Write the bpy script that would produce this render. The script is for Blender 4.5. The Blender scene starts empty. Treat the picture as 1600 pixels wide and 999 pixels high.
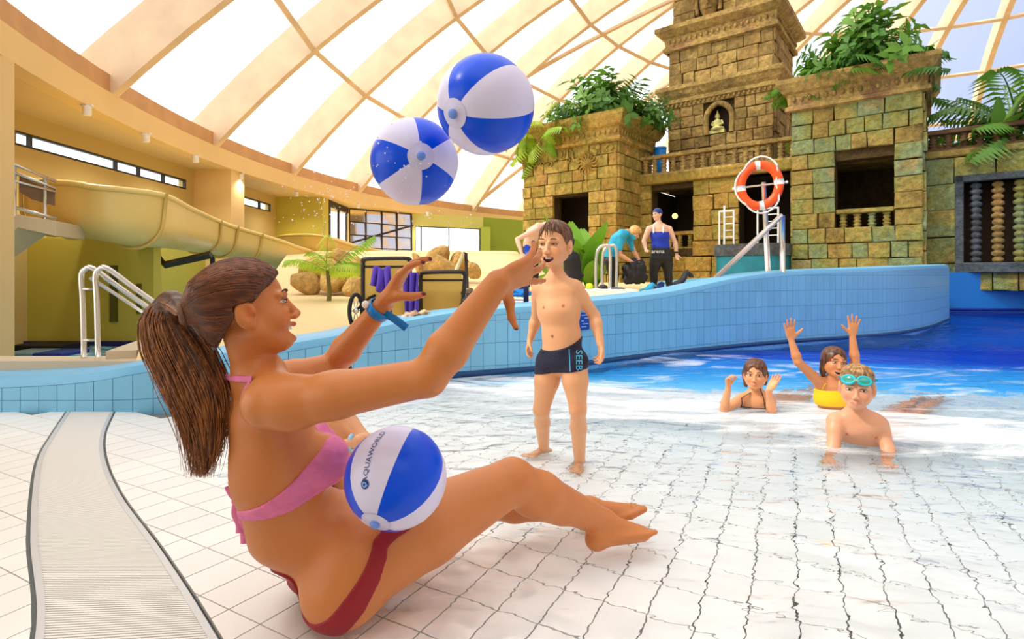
import bpy, bmesh, math, random
import numpy as np
from mathutils import Vector, Matrix
S = bpy.context.scene
C = S.collection
FPX, HY, HC = 850.0, 430.0, 0.94            # focal length in px, horizon row, eye height
# ---------------------------------------------------------------- camera
cam = bpy.data.cameras.new('camera'); cam_o = bpy.data.objects.new('camera', cam); C.objects.link(cam_o)
cam_o.location = (0, 0, HC); cam_o.rotation_euler = (math.pi/2, 0, 0)
cam.sensor_width = 36; cam.lens = FPX/1600*36; cam.shift_y = -(499.5-HY)/1600
cam.clip_start = .05; cam.clip_end = 400
S.camera = cam_o
# ---------------------------------------------------------------- world and sun
SUN_DIR = Vector((-.76, -.12, .72)).normalized()      # from the scene towards the sun
W = bpy.data.worlds.new('sky'); S.world = W; W.use_nodes = True
wt = W.node_tree; wt.nodes.clear()
wo = wt.nodes.new('ShaderNodeOutputWorld'); bg = wt.nodes.new('ShaderNodeBackground')
tc = wt.nodes.new('ShaderNodeTexCoord'); dt = wt.nodes.new('ShaderNodeVectorMath'); dt.operation = 'DOT_PRODUCT'
nv = wt.nodes.new('ShaderNodeVectorMath'); nv.operation = 'NORMALIZE'
dt.inputs[1].default_value = Vector((-.9, .1, .42)).normalized()
cr = wt.nodes.new('ShaderNodeValToRGB')
cr.color_ramp.elements[0].position = .28; cr.color_ramp.elements[0].color = (.25, .30, .46, 1)
cr.color_ramp.elements[1].position = .75; cr.color_ramp.elements[1].color = (1.0, .985, .95, 1)
e = cr.color_ramp.elements.new(.36); e.color = (.34, .38, .47, 1)
e = cr.color_ramp.elements.new(.42); e.color = (.52, .52, .52, 1)
e = cr.color_ramp.elements.new(.55); e.color = (.9, .9, .9, 1)
mp = wt.nodes.new('ShaderNodeMath'); mp.operation = 'MULTIPLY_ADD'; mp.inputs[1].default_value = .5; mp.inputs[2].default_value = .5
L = wt.links
L.new(tc.outputs['Generated'], nv.inputs[0]); L.new(nv.outputs[0], dt.inputs[0]); L.new(dt.outputs['Value'], mp.inputs[0])
L.new(mp.outputs[0], cr.inputs[0]); L.new(cr.outputs[0], bg.inputs[0]); L.new(bg.outputs[0], wo.inputs[0])
bg.inputs[1].default_value = 2.25
sun = bpy.data.lights.new('sun', 'SUN'); sun.energy = 2.5; sun.angle = math.radians(3); sun.color = (1, .93, .80)
sun_o = bpy.data.objects.new('sun', sun); C.objects.link(sun_o); sun_o.rotation_euler = SUN_DIR.to_track_quat('Z', 'Y').to_euler()
sun_o.location = SUN_DIR*60
S.view_settings.view_transform = 'Standard'; S.view_settings.look = 'None'; S.view_settings.gamma = 1
S.view_settings.use_curve_mapping = False; S.view_settings.exposure = 0.0
S.cycles.max_bounces = 12; S.cycles.transparent_max_bounces = 16; S.cycles.transmission_bounces = 10
S.cycles.diffuse_bounces = 5; S.cycles.sample_clamp_indirect = 6
rnd = random.Random(7)
# ---------------------------------------------------------------- helpers
def px(x, y, Y):
    """point seen at pixel (x, y) of the 1600x999 frame, at distance Y"""
    return Vector(((x-800)*Y/FPX, Y, HC-(y-HY)*Y/FPX))
def sm(a, b, x):
    t = min(1, max(0, (x-a)/(b-a))); return t*t*(3-2*t)
class MB:
    def __init__(s): s.v = []; s.f = []
    def add(s, vs, fs):
        n = len(s.v); s.v += [tuple(v) for v in vs]; s.f += [tuple(i+n for i in f) for f in fs]; return s
    def box(s, a, b, M=None):
        x0, y0, z0 = a; x1, y1, z1 = b
        vs = [Vector(p) for p in ((x0,y0,z0),(x1,y0,z0),(x1,y1,z0),(x0,y1,z0),(x0,y0,z1),(x1,y0,z1),(x1,y1,z1),(x0,y1,z1))]
        if M: vs = [M @ v for v in vs]
        return s.add(vs, [(3,2,1,0),(4,5,6,7),(0,1,5,4),(1,2,6,5),(2,3,7,6),(3,0,4,7)])
    def tube(s, pts, r, n=8, closed=False, cap=True, flat=None):
        pts = [Vector(p) for p in pts]; m = len(pts)
        rs = r if isinstance(r, (list, tuple)) else [r]*m
        up = None; rings = []
        for i, p in enumerate(pts):
            if closed: t = pts[(i+1) % m]-pts[i-1]
            else: t = pts[min(i+1, m-1)]-pts[max(i-1, 0)]
            t.normalize()
            if up is None:
                up = Vector((0,0,1)) if abs(t.z) < .9 else Vector((0,1,0))
                if flat is not None: up = Vector(flat)
            up = (up-t*up.dot(t)).normalized(); sd = t.cross(up)
            k = 1 if flat is None else .25
            rings.append([p+(up*math.cos(a)*k+sd*math.sin(a))*rs[i] for a in [2*math.pi*j/n for j in range(n)]])
        vs = [v for rg in rings for v in rg]; fs = []
        for i in range(m if closed else m-1):
            a = i*n; b = ((i+1) % m)*n
            for j in range(n): fs.append((a+j, b+j, b+(j+1) % n, a+(j+1) % n))
        if cap and not closed: fs.append(tuple(range(n-1, -1, -1))); fs.append(tuple((m-1)*n+j for j in range(n)))
        return s.add(vs, fs)
    def lathe(s, prof, n=12, M=None, cap=True):
        vs = []; fs = []
        for r, z in prof:
            for j in range(n):
                a = 2*math.pi*j/n; v = Vector((r*math.cos(a), r*math.sin(a), z)); vs.append(M @ v if M else v)
        for i in range(len(prof)-1):
            for j in range(n): fs.append((i*n+j, i*n+(j+1) % n, (i+1)*n+(j+1) % n, (i+1)*n+j))
        if cap: fs.append(tuple(range(n-1, -1, -1))); fs.append(tuple((len(prof)-1)*n+j for j in range(n)))
        return s.add(vs, fs)
    def sphere(s, c, r, n=10, m=6, M=None):
        rr = r if isinstance(r, (tuple, list)) else (r, r, r); vs = []; fs = []
        for i in range(m+1):
            th = math.pi*i/m
            for j in range(n):
                a = 2*math.pi*j/n
                v = Vector((rr[0]*math.sin(th)*math.cos(a), rr[1]*math.sin(th)*math.sin(a), rr[2]*math.cos(th)))
                vs.append((M @ v if M else v)+Vector(c))
        for i in range(m):
            for j in range(n): fs.append((i*n+j, (i+1)*n+j, (i+1)*n+(j+1) % n, i*n+(j+1) % n))
        return s.add(vs, fs)
    def grid(s, rows):
        n = len(rows[0]); vs = [p for r in rows for p in r]
        return s.add(vs, [(i*n+j, i*n+j+1, (i+1)*n+j+1, (i+1)*n+j) for i in range(len(rows)-1) for j in range(n-1)])
    def mesh(s, name):
        me = bpy.data.meshes.new(name); me.from_pydata(s.v, [], s.f); me.update(); return me
    def build(s, name, m, parent=None, smooth=False, bevel=0, **kw):
        return link(name, s.mesh(name), m, parent, smooth, bevel, **kw)
def link(name, me, m, parent=None, smooth=False, bevel=0, **kw):
    o = bpy.data.objects.new(name, me); C.objects.link(o)
    if m is not None and not me.materials: me.materials.append(m)
    if smooth:
        me.shade_smooth()
        if smooth == 'auto':
            try: me.set_sharp_from_angle(angle=math.radians(40))
            except Exception: pass
    if bevel:
        b = o.modifiers.new('bevel', 'BEVEL'); b.width = bevel; b.segments = 1; b.limit_method = 'ANGLE'
    if parent: o.parent = parent
    tag(o, **kw); return o
def tag(o, label=None, cat=None, group=None, kind=None):
    if label: o['label'] = label
    if cat: o['category'] = cat
    if group: o['group'] = group
    if kind: o['kind'] = kind
    return o
def thing(name, loc, label, cat, group=None, rz=0):
    o = bpy.data.objects.new(name, None); C.objects.link(o); o.location = loc; o.rotation_euler = (0, 0, rz)
    o.empty_display_size = .1
    return tag(o, label, cat, group)
def part(name, mb, m, root, smooth=False, bevel=0, **kw):
    """mesh given in world coordinates, kept as a child of root"""
    me = mb.mesh(name) if isinstance(mb, MB) else mb
    r = root; M = Matrix.Identity(4)
    while r is not None:
        M = Matrix.LocRotScale(r.location, r.rotation_euler, r.scale) @ M; r = r.parent
    me.transform(M.inverted())
    return link(name, me, m, root, smooth, bevel, **kw)
def spline(pts, k=8, closed=False):
    pts = [Vector(p) for p in pts]; n = len(pts); out = []
    for i in range(n if closed else n-1):
        p0 = pts[i-1] if (i > 0 or closed) else pts[0]*2-pts[1]
        p1 = pts[i]; p2 = pts[(i+1) % n]
        p3 = pts[(i+2) % n] if (i+2 < n or closed) else p2*2-p1
        for j in range(k):
            t = j/k
            out.append(.5*((2*p1)+(p2-p0)*t+(2*p0-5*p1+4*p2-p3)*t*t+(3*p1-p0-3*p2+p3)*t**3))
    if not closed: out.append(pts[-1])
    return out
# ---------------------------------------------------------------- materials
class MT:
    def __init__(s, name):
        s.m = bpy.data.materials.new(name); s.m.use_nodes = True; s.t = s.m.node_tree; s.N = s.t.nodes
        s.b = s.N['Principled BSDF']; s.out = s.N['Material Output']
    def n(s, typ, **kw):
        o = s.N.new('ShaderNode'+typ)
        for k, v in kw.items():
            if hasattr(o, k): setattr(o, k, v)
            else: o.inputs[k.replace('_', ' ')].default_value = v
        return o
    def l(s, a, b): s.t.links.new(a, b)
def rgb(h, k=1.0):
    """sRGB triple 0..255 to linear"""
    return tuple(min(1, k*(((c/255+.055)/1.055)**2.4 if c > 10 else c/3294.6)) for c in h)+(1,)
def mat(name, col, rough=.6, metal=0, spec=.4, var=0, vscale=6, bump=0, bscale=30, sss=0, rand=0, col2=None, coat=0, trans=0, dist=.01):
    M = MT(name); b = M.b
    b.inputs['Roughness'].default_value = rough; b.inputs['Metallic'].default_value = metal
    b.inputs['Specular IOR Level'].default_value = spec; b.inputs['Coat Weight'].default_value = coat
    b.inputs['Base Color'].default_value = rgb(col)
    if sss: b.inputs['Subsurface Weight'].default_value = sss; b.inputs['Subsurface Radius'].default_value = (.02, .008, .005)
    co = M.n('TexCoord')
    src = None
    if var or col2:
        nz = M.n('TexNoise'); nz.inputs['Scale'].default_value = vscale; nz.inputs['Detail'].default_value = 5
        M.l(co.outputs['Object'], nz.inputs['Vector'])
        mx = M.n('Mix', data_type='RGBA')
        c2 = rgb(col2) if col2 else tuple(c*(1-var) for c in rgb(col)[:3])+(1,)
        mx.inputs[6].default_value = rgb(col); mx.inputs[7].default_value = c2
        rp = M.n('MapRange'); rp.inputs[1].default_value = .35; rp.inputs[2].default_value = .65
        M.l(nz.outputs['Fac'], rp.inputs[0]); M.l(rp.outputs[0], mx.inputs[0]); src = mx.outputs[2]
        M.l(src, b.inputs['Base Color'])
    if rand:
        oi = M.n('ObjectInfo'); hs = M.n('HueSaturation')
        mr = M.n('MapRange'); mr.inputs[3].default_value = 1-rand; mr.inputs[4].default_value = 1+rand*.6
        M.l(oi.outputs['Random'], mr.inputs[0]); M.l(mr.outputs[0], hs.inputs['Value'])
        if src: M.l(src, hs.inputs['Color'])
        else: hs.inputs['Color'].default_value = rgb(col)
        M.l(hs.outputs[0], b.inputs['Base Color'])
    if bump:
        n2 = M.n('TexNoise'); n2.inputs['Scale'].default_value = bscale; n2.inputs['Detail'].default_value = 6
        M.l(co.outputs['Object'], n2.inputs['Vector'])
        bp = M.n('Bump'); bp.inputs['Strength'].default_value = bump; bp.inputs['Distance'].default_value = dist
        M.l(n2.outputs['Fac'], bp.inputs['Height']); M.l(bp.outputs[0], b.inputs['Normal'])
    if trans: b.inputs['Transmission Weight'].default_value = trans
    return M.m
def glass_mat(name, tint=(.95, .97, 1, 1), gloss=.08, tr=1.0):
    M = MT(name); M.N.remove(M.b)
    t = M.n('BsdfTransparent'); t.inputs[0].default_value = tint
    g = M.n('BsdfGlossy'); g.inputs['Roughness'].default_value = .03
    fr = M.n('LayerWeight'); pw = M.n('Math', operation='POWER'); pw.inputs[1].default_value = 4; M.l(fr.outputs['Facing'], pw.inputs[0])
    mu = M.n('Math', operation='MULTIPLY_ADD'); mu.inputs[1].default_value = gloss*5; mu.inputs[2].default_value = gloss*.5
    mx = M.n('MixShader'); M.l(pw.outputs[0], mu.inputs[0]); M.l(mu.outputs[0], mx.inputs[0]); M.l(t.outputs[0], mx.inputs[1]); M.l(g.outputs[0], mx.inputs[2])
    M.l(mx.outputs[0], M.out.inputs[0]); return M.m
m_wood = mat('glulam_wood', (234, 206, 172), .55, var=.16, vscale=1.3, bump=.1, bscale=12)
m_wood2 = mat('ring_beam_wood', (214, 164, 112), .55, var=.15, vscale=1.5)
m_cream = mat('cream_plaster', (238, 206, 146), .8, var=.05, vscale=.7)
m_soffit = mat('soffit_paint', (226, 200, 150), .85)
m_green = mat('green_wall_paint', (202, 192, 84), .8, var=.06, vscale=.6)
m_olive = mat('olive_wall_paint', (204, 178, 112), .8)
m_steel = mat('brushed_steel', (215, 212, 205), .25, metal=.85)
m_white = mat('white_plastic', (240, 240, 240), .4)
m_black = mat('black_plastic', (22, 22, 24), .45)
m_dark = mat('dark_frame', (50, 44, 36), .5)
m_dome_glass = glass_mat('roof_glass', (.97, .98, 1, 1), .05)
# ---------------------------------------------------------------- glass dome on radial ribs
DC = (18.6, 16.65); DR = 27.9; DZ = 5.0; RISE = 10.45; PW = 2.82
def dome(r, off=0):
    z = DZ+RISE*(1-(r/DR)**PW); dz = -RISE*PW*(r/DR)**(PW-1)/DR
    n = Vector((-dz, 0, 1)).normalized()
    return r+n.x*off, z+n.z*off
def dpt(az, r, off=0):
    rr, z = dome(r, off); a = math.radians(az)
    return Vector((DC[0]+rr*math.cos(a), DC[1]+rr*math.sin(a), z))
roof = thing('glass_dome_roof', (DC[0], DC[1], DZ), 'big glass dome roof on curved wooden ribs over the whole pool hall', 'roof')
roof['kind'] = 'structure'
RINGS = [27.9, 24.8, 21.1, 17.4, 13.4, 9.2, 4.8]
ribs_me = None
def rib_mesh(r0, r1, width, depth, n=26):
    mb = MB(); secs = []
    for i in range(n+1):
        r = r0+(r1-r0)*i/n; a = dome(r); b = dome(r, depth)
        secs.append([Vector((a[0], -width/2, a[1]-DZ)), Vector((a[0], width/2, a[1]-DZ)), Vector((b[0], width/2, b[1]-DZ)), Vector((b[0], -width/2, b[1]-DZ))])
    for k in range(4):
        mb.add([s[k] for s in secs]+[s[(k+1) % 4] for s in secs], [(i, i+1, n+2+i, n+1+i) for i in range(n)])
    return mb.mesh('rib')
for i in range(36):
    me = ribs_me = ribs_me or rib_mesh(28.2, 4.8, .26, 1.05)
    o = link('rib', me, m_wood, roof); o.rotation_euler = (0, 0, math.radians(9+10*i))
for q, r in enumerate(RINGS[1:]):
    me = None
    for i in range(36):
        if me is None:
            a0, a1 = 0, math.radians(10); rr, z = dome(r, .1)
            mb = MB(); d = .09
            p = [Vector((rr*math.cos(a), rr*math.sin(a), z-DZ)) for a in (a0, a1)]
            mb.tube(p, d*1.25, 4); me = mb.mesh('purlin')
        o = link('purlin', me, m_wood, roof); o.rotation_euler = (0, 0, math.radians(9+10*i))
    if q == 0 or q == 1: pass
for q in range(len(RINGS)-1):
    rows = []; n = 5
    for a in (0, 10):
        rows.append([]); 
        for k in range(n+1):
            r = RINGS[q]+(RINGS[q+1]-RINGS[q])*k/n; rr, z = dome(r, 1.02); a_ = math.radians(a)
            rows[-1].append(Vector((rr*math.cos(a_), rr*math.sin(a_), z-DZ)))
    mb = MB().grid(rows); me = mb.mesh('roof_pane')
    for i in range(36):
        o = link('roof_pane', me, m_dome_glass, roof, smooth=True); o.rotation_euler = (0, 0, math.radians(9+10*i))
# diagonal braces in two bays
for a, r0, r1 in ((139, 27.5, 21.1), (149, 21.1, 13.4), (129, 24.8, 17.4), (59, 24.8, 17.4), (69, 27.5, 21.1), (49, 27.5, 21.1)):
    pts = [dpt(a-10*t, r0+(r1-r0)*t, .15) for t in [k/8 for k in range(9)]]
    part('brace', MB().tube(pts, .12, 6), m_wood, roof)
def arcband(name, r0, r1, z0, z1, m, a0=0, a1=360, n=144, **kw):
    mb = MB(); k = n
    P = []
    for i in range(k+1):
        a = math.radians(a0+(a1-a0)*i/k); c, s = math.cos(a), math.sin(a)
        P.append([Vector((DC[0]+r*c, DC[1]+r*s, z)) for r, z in ((r0, z0), (r1, z0), (r1, z1), (r0, z1))])
    for j in range(4):
        mb.add([p[j] for p in P]+[p[(j+1) % 4] for p in P], [(i, i+1, k+2+i, k+1+i) for i in range(k)])
    mb.build(name, m, None, smooth='auto', kind='structure', **kw)
arcband('trim_1', 27.95, 28.5, 5.0, 5.42, m_wood2, label='orange wooden ring beam at the foot of the roof ribs')
arcband('trim_2', 27.9, 28.3, 4.45, 5.0, m_cream, label='curved cream fascia band under the wooden ring beam')
cmb = MB(); P = []
for i in range(181):
    a = math.radians(2*i); c_, s_ = math.cos(a), math.sin(a); ro = 31.5
    if c_ < -.5: ro = min(ro, (DC[0]+10.8)/-c_)
    P.append([Vector((DC[0]+r*c_, DC[1]+r*s_, z)) for r, z in ((28.3, 4.45), (ro, 4.45), (ro, 4.6), (28.3, 4.6))])
for j in range(4): cmb.add([p[j] for p in P]+[p[(j+1) % 4] for p in P], [(i, i+1, 182+i, 181+i) for i in range(180)])
cmb.build('ceiling', m_soffit, None, kind='structure', label='flat cream soffit outside the glass dome')
# ---------------------------------------------------------------- walls of the hall
def wall_run(name, pts, z0, z1, m, t=.2, holes=(), label=None):
    """vertical wall along a 2-point line with rectangular holes [(s0, s1, z0, z1)]"""
    a, b = Vector(pts[0]+(0,)), Vector(pts[1]+(0,)); d = (b-a); Lg = d.length; d.normalize()
    M = Matrix.Translation(a) @ Matrix((( d.x, -d.y, 0, 0), (d.y, d.x, 0, 0), (0, 0, 1, 0), (0, 0, 0, 1)))
    mb = MB(); xs = sorted({0, Lg}|{h[0] for h in holes}|{h[1] for h in holes})
    for x0, x1 in zip(xs, xs[1:]):
        zs = [z0, z1]; hh = sorted([(h[2], h[3]) for h in holes if h[0] <= x0+1e-6 and h[1] >= x1-1e-6])
        cur = z0
        for h0, h1 in hh:
            if h0 > cur: mb.box((x0, 0, cur), (x1, t, h0), M)
            cur = h1
        if cur < z1: mb.box((x0, 0, cur), (x1, t, z1), M)
    o = mb.build(name, m, None, kind='structure', label=label); return o, M
def glazed(name, M, rect, mull, fm, gm, label, fw=.05, depth=.1):
    """window as its own structure object: frame, mullions, one pane per bay"""
    s0, s1, z0, z1 = rect; root = thing(name, M @ Vector((s0, .1, z0)), None, None); tag(root, label, kind='structure')
    xs = [s0]+list(mull)+[s1]
    fr = MB(); fr.box((s0, 0, z0), (s1, depth, z0+fw), M); fr.box((s0, 0, z1-fw), (s1, depth, z1), M)
    for x in xs: fr.box((max(s0, x-fw/2), 0, z0+fw), (min(s1, x+fw/2), depth, z1-fw), M)
    part('window_frame', fr, fm, root)
    for a, b in zip(xs, xs[1:]):
        part('pane', MB().box((a+fw/2, depth*.45, z0+fw), (b-fw/2, depth*.55, z1-fw), M), gm, root)
    return root
m_win = glass_mat('window_glass', (.95, .98, 1, 1), .1)
# clerestory wall at the left (wall runs along +Y at x = -10.6; s is measured from y = 4)
h1 = (7.6, 13.7, 3.72, 4.04); h2 = (17.0, 19.9, 3.70, 4.06)
wl, Ml = wall_run('wall_left', ((-10.6, 4.0), (-10.6, 25.0)), -.6, 4.45, m_olive, .25, [h1, h2], 'olive upper wall with a ribbon of clerestory windows')
glazed('window_1', Ml, h1, [8.0, 10.6, 11.5, 12.6], m_dark, m_win, 'long dark framed ribbon window high on the left wall')
glazed('window_2', Ml, h2, [18.9], m_dark, m_win, 'short dark framed ribbon window right of the cream pier')
MB().box((-12.5, 8.55, -.6), (-8.14, 8.9, 4.45)).build('column_near', m_cream, kind='structure', label='wide cream column at the left edge of the photo').name = 'trim_3'
MB().box((-10.6, 18.1, -.6), (-9.35, 19.0, 4.45)).build('trim_4', m_cream, kind='structure', label='square cream pier between the two ribbon windows')
MB().box((-10.6, 24.4, -.6), (-8.5, 25.2, 4.45)).build('trim_5', m_green, kind='structure', label='dark green pier under the far left soffit')
# lower green wall
wall_run('wall_left_2', ((-17, 11.9), (-7.84, 11.9)), -1.2, 1.75, m_green, .25, label='green lower wall behind the small pool')
MB().box((-10.4, 12.15, -1.2), (-10.2, 27, 1.9)).build('wall_left_3', m_green, kind='structure', label='green lower wall going back under the slide')
MB().box((-10.2, 26.8, -1.2), (-4.0, 27.0, 1.3)).build('wall_left_4', m_green, kind='structure', label='green low wall behind the rocks')
k_ = 11.9/9.5
MB().box((-8.78, 11.86, -.08), (-8.62, 11.9, 1.15)).box((-8.2, 11.86, .1), (-8.1, 11.9, .75)).build('trim_6', mat('dark_green_slot', (92, 90, 20), .8), kind='structure', label='narrow dark slots in the green lower wall')
# far wall pieces
wd, Md = wall_run('wall_back_1', ((-8.5, 25.2), (-8.5, 28.6)), -.6, 4.45, m_dark, .2, [(.3, 3.2, 1.2, 4.2)], 'dark wall beside the glass corner')
glazed('window_3', Md, (.3, 3.2, 1.2, 4.2), [1.6], m_dark, m_win, 'dark window strip left of the tall glass wall')
a, b = (-8.5, 28.3), (-5.65, 31.0)
wg, Mg = wall_run('wall_back_2', (a, b), -.6, 4.45, m_cream, .2, [(.05, 3.85, 1.7, 4.4)], 'cream wall around the tall glass grid')
# reflective glazing: mirrors the sunny roof ribs
m_refl = mat('mirror_glass', (255, 246, 226), .05, metal=.85)
gw = thing('window_4', (-7, 29.6, 1.7), None, None); tag(gw, 'tall gridded glass wall reflecting the roof ribs', kind='structure')
n, m_ = 4, 4
for i in range(n):
    for j in range(m_):
        s0, s1 = .05+3.8*i/n, .05+3.8*(i+1)/n; z0, z1 = 1.7+2.7*j/m_, 1.7+2.7*(j+1)/m_
        R = Matrix.Rotation(math.radians(rnd.uniform(-1.2, 1.2)), 4, 'Z') @ Matrix.Rotation(math.radians(rnd.uniform(-4, -1)), 4, 'X')
        c = Mg @ Vector(((s0+s1)/2, .05, (z0+z1)/2)); M3 = Matrix.Translation(c) @ Mg.to_3x3().to_4x4() @ R
        part('pane', MB().box((-(s1-s0)/2+.02, -.01, -(z1-z0)/2+.02), ((s1-s0)/2-.02, .01, (z1-z0)/2-.02), M3), m_refl, gw)
fr = MB()
for i in range(n+1): fr.box((.05+3.8*i/n-.02, -.04, 1.7), (.05+3.8*i/n+.02, .08, 4.4), Mg)
for j in range(m_+1): fr.box((.05, -.04, 1.7+2.7*j/m_-.02), (3.85, .08, 1.7+2.7*j/m_+.02), Mg)
fr.tube([Mg @ Vector((.05, -.12, 2.6)), Mg @ Vector((3.85, -.12, 3.75))], .05, 6)
part('window_frame', fr, m_dark, gw)
a, b = (-5.65, 31.0), (-1.75, 33.0)
ww, Mw = wall_run('wall_back_3', (a, b), -.6, 4.45, mat('pale_green_plaster', (206, 205, 120), .8), .2, [(.15, 4.2, 1.4, 3.75)], 'pale green wall around the wide window')
glazed('window_5', Mw, (.15, 4.2, 1.4, 3.75), [.5, 2.2], m_dark, m_win, 'wide bright window looking outside at the far end')
wall_run('wall_back_4', ((-1.75, 33.0), (1.6, 35.5)), -.6, 4.45, mat('bright_green_paint', (140, 160, 50), .8), .2, label='bright green wall right of the wide window')
MB().box((-1.85, 32.3, -.6), (-1.3, 33.1, 3.8)).build('trim_7', mat('lime_green_paint', (160, 178, 70), .8), kind='structure', label='light green column at the right end of the wide window')
wall_run('wall_back_5', ((1.6, 35.5), (6, 44.0)), -.6, 4.45, m_green, .2, label='green wall behind the temple')
arcband('wall_right', 31.0, 31.3, -1.5, 4.5, m_cream, -140, 100, n=60, label='cream outer wall of the hall beyond the pool')
# what the wide window looks out on: a far hill slope
hill = MB()
hill.grid([[Vector((-60+i*4, 90+j*10, -2+max(0, 9*math.exp(-((i*4-60-22-j*3)/24)**2))*(1 if j else .1))) for i in range(31)] for j in range(4)])
hill.build('hillside', mat('far_hill', (208, 200, 172), .9), None, smooth=True, kind='structure', label='pale hillside outside the far window')
# ---------------------------------------------------------------- pool floor and water level
SLOPE = .08; WZ = -.022
def fd(x, y): return .76*x+.65*y-.335
def fz(x, y):
    d = fd(x, y)
    if d < 0: return -.015*d*0
    if d < 7: return -SLOPE*d
    return max(-1.5, -SLOPE*7-(d-7)*.22)
GR = [Vector(p+(0,)) for p in ((.75, -.3), (.05, .5), (-.33, .93), (-.76, 1.404), (-1.2, 1.858), (-1.66, 2.31), (-2.06, 2.755), (-2.4, 3.2), (-2.74, 3.74))]
GL = [Vector(p+(0,)) for p in ((.30, -.55), (-.42, .28), (-.82, .80), (-1.23, 1.404), (-1.70, 1.92), (-2.13, 2.42), (-2.45, 2.82), (-2.72, 3.22), (-3.06, 3.74))]
GRs = spline(GR, 6); GLs = spline(GL, 6)
def side(poly, p):
    """signed distance to a polyline (positive = right-hand / pool side) and local line"""
    best = None
    for a, b in zip(poly, poly[1:]):
        d = b-a; t = max(0, min(1, (p-a).dot(d)/d.dot(d))); q = a+d*t; e = (p-q).length
        if best is None or e < best[0]:
            nrm = Vector((d.y, -d.x, 0)).normalized(); best = (e, q, nrm)
    e, q, nrm = best
    return (p-q).dot(nrm), q, nrm
def clip(poly, q, n):
    out = []
    for i in range(len(poly)):
        a, b = poly[i], poly[(i+1) % len(poly)]; da, db = (a-q).dot(n), (b-q).dot(n)
        if da >= 0: out.append(a)
        if da*db < 0: out.append(a+(b-a)*(da/(da-db)))
    return out
# ---------------------------------------------------------------- curved pool wall
WP = [(-7.0, 3.72, .18), (-3.5, 3.74, .24), (-2.45, 3.82, .35), (-1.45, 4.35, .46), (-.59, 5.0, .60), (.38, 5.46, .66), (1.77, 6.4, .745), (3.48, 7.4, .98), (5.7, 8.42, 1.07), (7.08, 9.4, 1.11), (8.4, 10.65, 1.15), (9.6, 12.0, 1.17), (10.15, 13.6, 1.14)]
WS = spline(WP, 24)
# pool floor surface (grout colour) as a grid well under the tiles
def tile_mat(name, c, rough=.25, rand=.05, spec=.5):
    return mat(name, c, rough, spec=spec, rand=rand, var=.03, vscale=3)
m_tile = tile_mat('white_floor_tile', (244, 241, 236), .3, .04)
m_grout = mat('dark_grout', (116, 120, 118), .9)
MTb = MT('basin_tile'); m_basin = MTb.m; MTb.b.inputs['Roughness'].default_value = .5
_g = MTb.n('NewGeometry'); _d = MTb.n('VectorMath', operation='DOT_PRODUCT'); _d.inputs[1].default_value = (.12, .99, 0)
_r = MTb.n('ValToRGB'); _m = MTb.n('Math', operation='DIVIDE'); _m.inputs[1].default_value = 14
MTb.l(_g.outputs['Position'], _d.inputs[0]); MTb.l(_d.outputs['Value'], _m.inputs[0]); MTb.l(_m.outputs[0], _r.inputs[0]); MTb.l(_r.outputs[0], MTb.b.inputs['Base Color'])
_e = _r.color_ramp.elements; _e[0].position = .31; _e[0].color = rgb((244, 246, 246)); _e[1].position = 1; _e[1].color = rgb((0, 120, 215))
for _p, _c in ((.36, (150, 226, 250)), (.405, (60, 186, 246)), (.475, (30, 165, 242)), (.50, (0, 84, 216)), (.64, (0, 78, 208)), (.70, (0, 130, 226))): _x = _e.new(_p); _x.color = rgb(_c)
NX, NY = 90, 60
rows = []
for j in range(NY+1):
    y = -3+17.5*j/NY
    rows.append([Vector((x, y, fz(x, y)-.012)) for x in [-9+31*i/NX for i in range(NX+1)]])
def wall_y(x):
    for a, b in zip(WS, WS[1:]):
        if a.x <= x <= b.x: return a.y+(b.y-a.y)*(x-a.x)/(b.x-a.x+1e-9)
    return 99
fmb = MB().grid(rows)
def _keep(f):
    c = sum((Vector(fmb.v[i]) for i in f), Vector())/4
    return not (c.y > wall_y(c.x)+.25 or (c.x < -7 and c.y > 3.9))
fmb.f = [f for f in fmb.f if _keep(f)]
floor = fmb.build('floor', m_grout, None, smooth=True, kind='structure', label='gently sloping beach floor of the wave pool')
ang = math.atan2(.89, .455)
ta = Vector((math.cos(ang), math.sin(ang), 0)); tb = Vector((ta.y, -ta.x, 0))
TL, TW = .195, .130
def tile_poly(i, j, g=.0022):
    c = ta*(i*TL)+tb*(j*TW)+Vector((.958, 1.404, 0))
    P = [c+ta*(sx*(TL/2-g))+tb*(sy*(TW/2-g)) for sx, sy in ((-1, -1), (1, -1), (1, 1), (-1, 1))]
    return P
def prism(P, z, t=.012):
    n = len(P); mb = MB()
    top = [Vector((p.x, p.y, z(p.x, p.y))) for p in P]; bot = [p-Vector((0, 0, t)) for p in top]
    area = (P[1]-P[0]).cross(P[2]-P[0]).z
    if area < 0: top.reverse(); bot.reverse()
    mb.add(top+bot, [tuple(range(n))]+[(i, n+i, n+(i+1) % n, (i+1) % n) for i in range(n)])
    return mb
tiles = []
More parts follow.
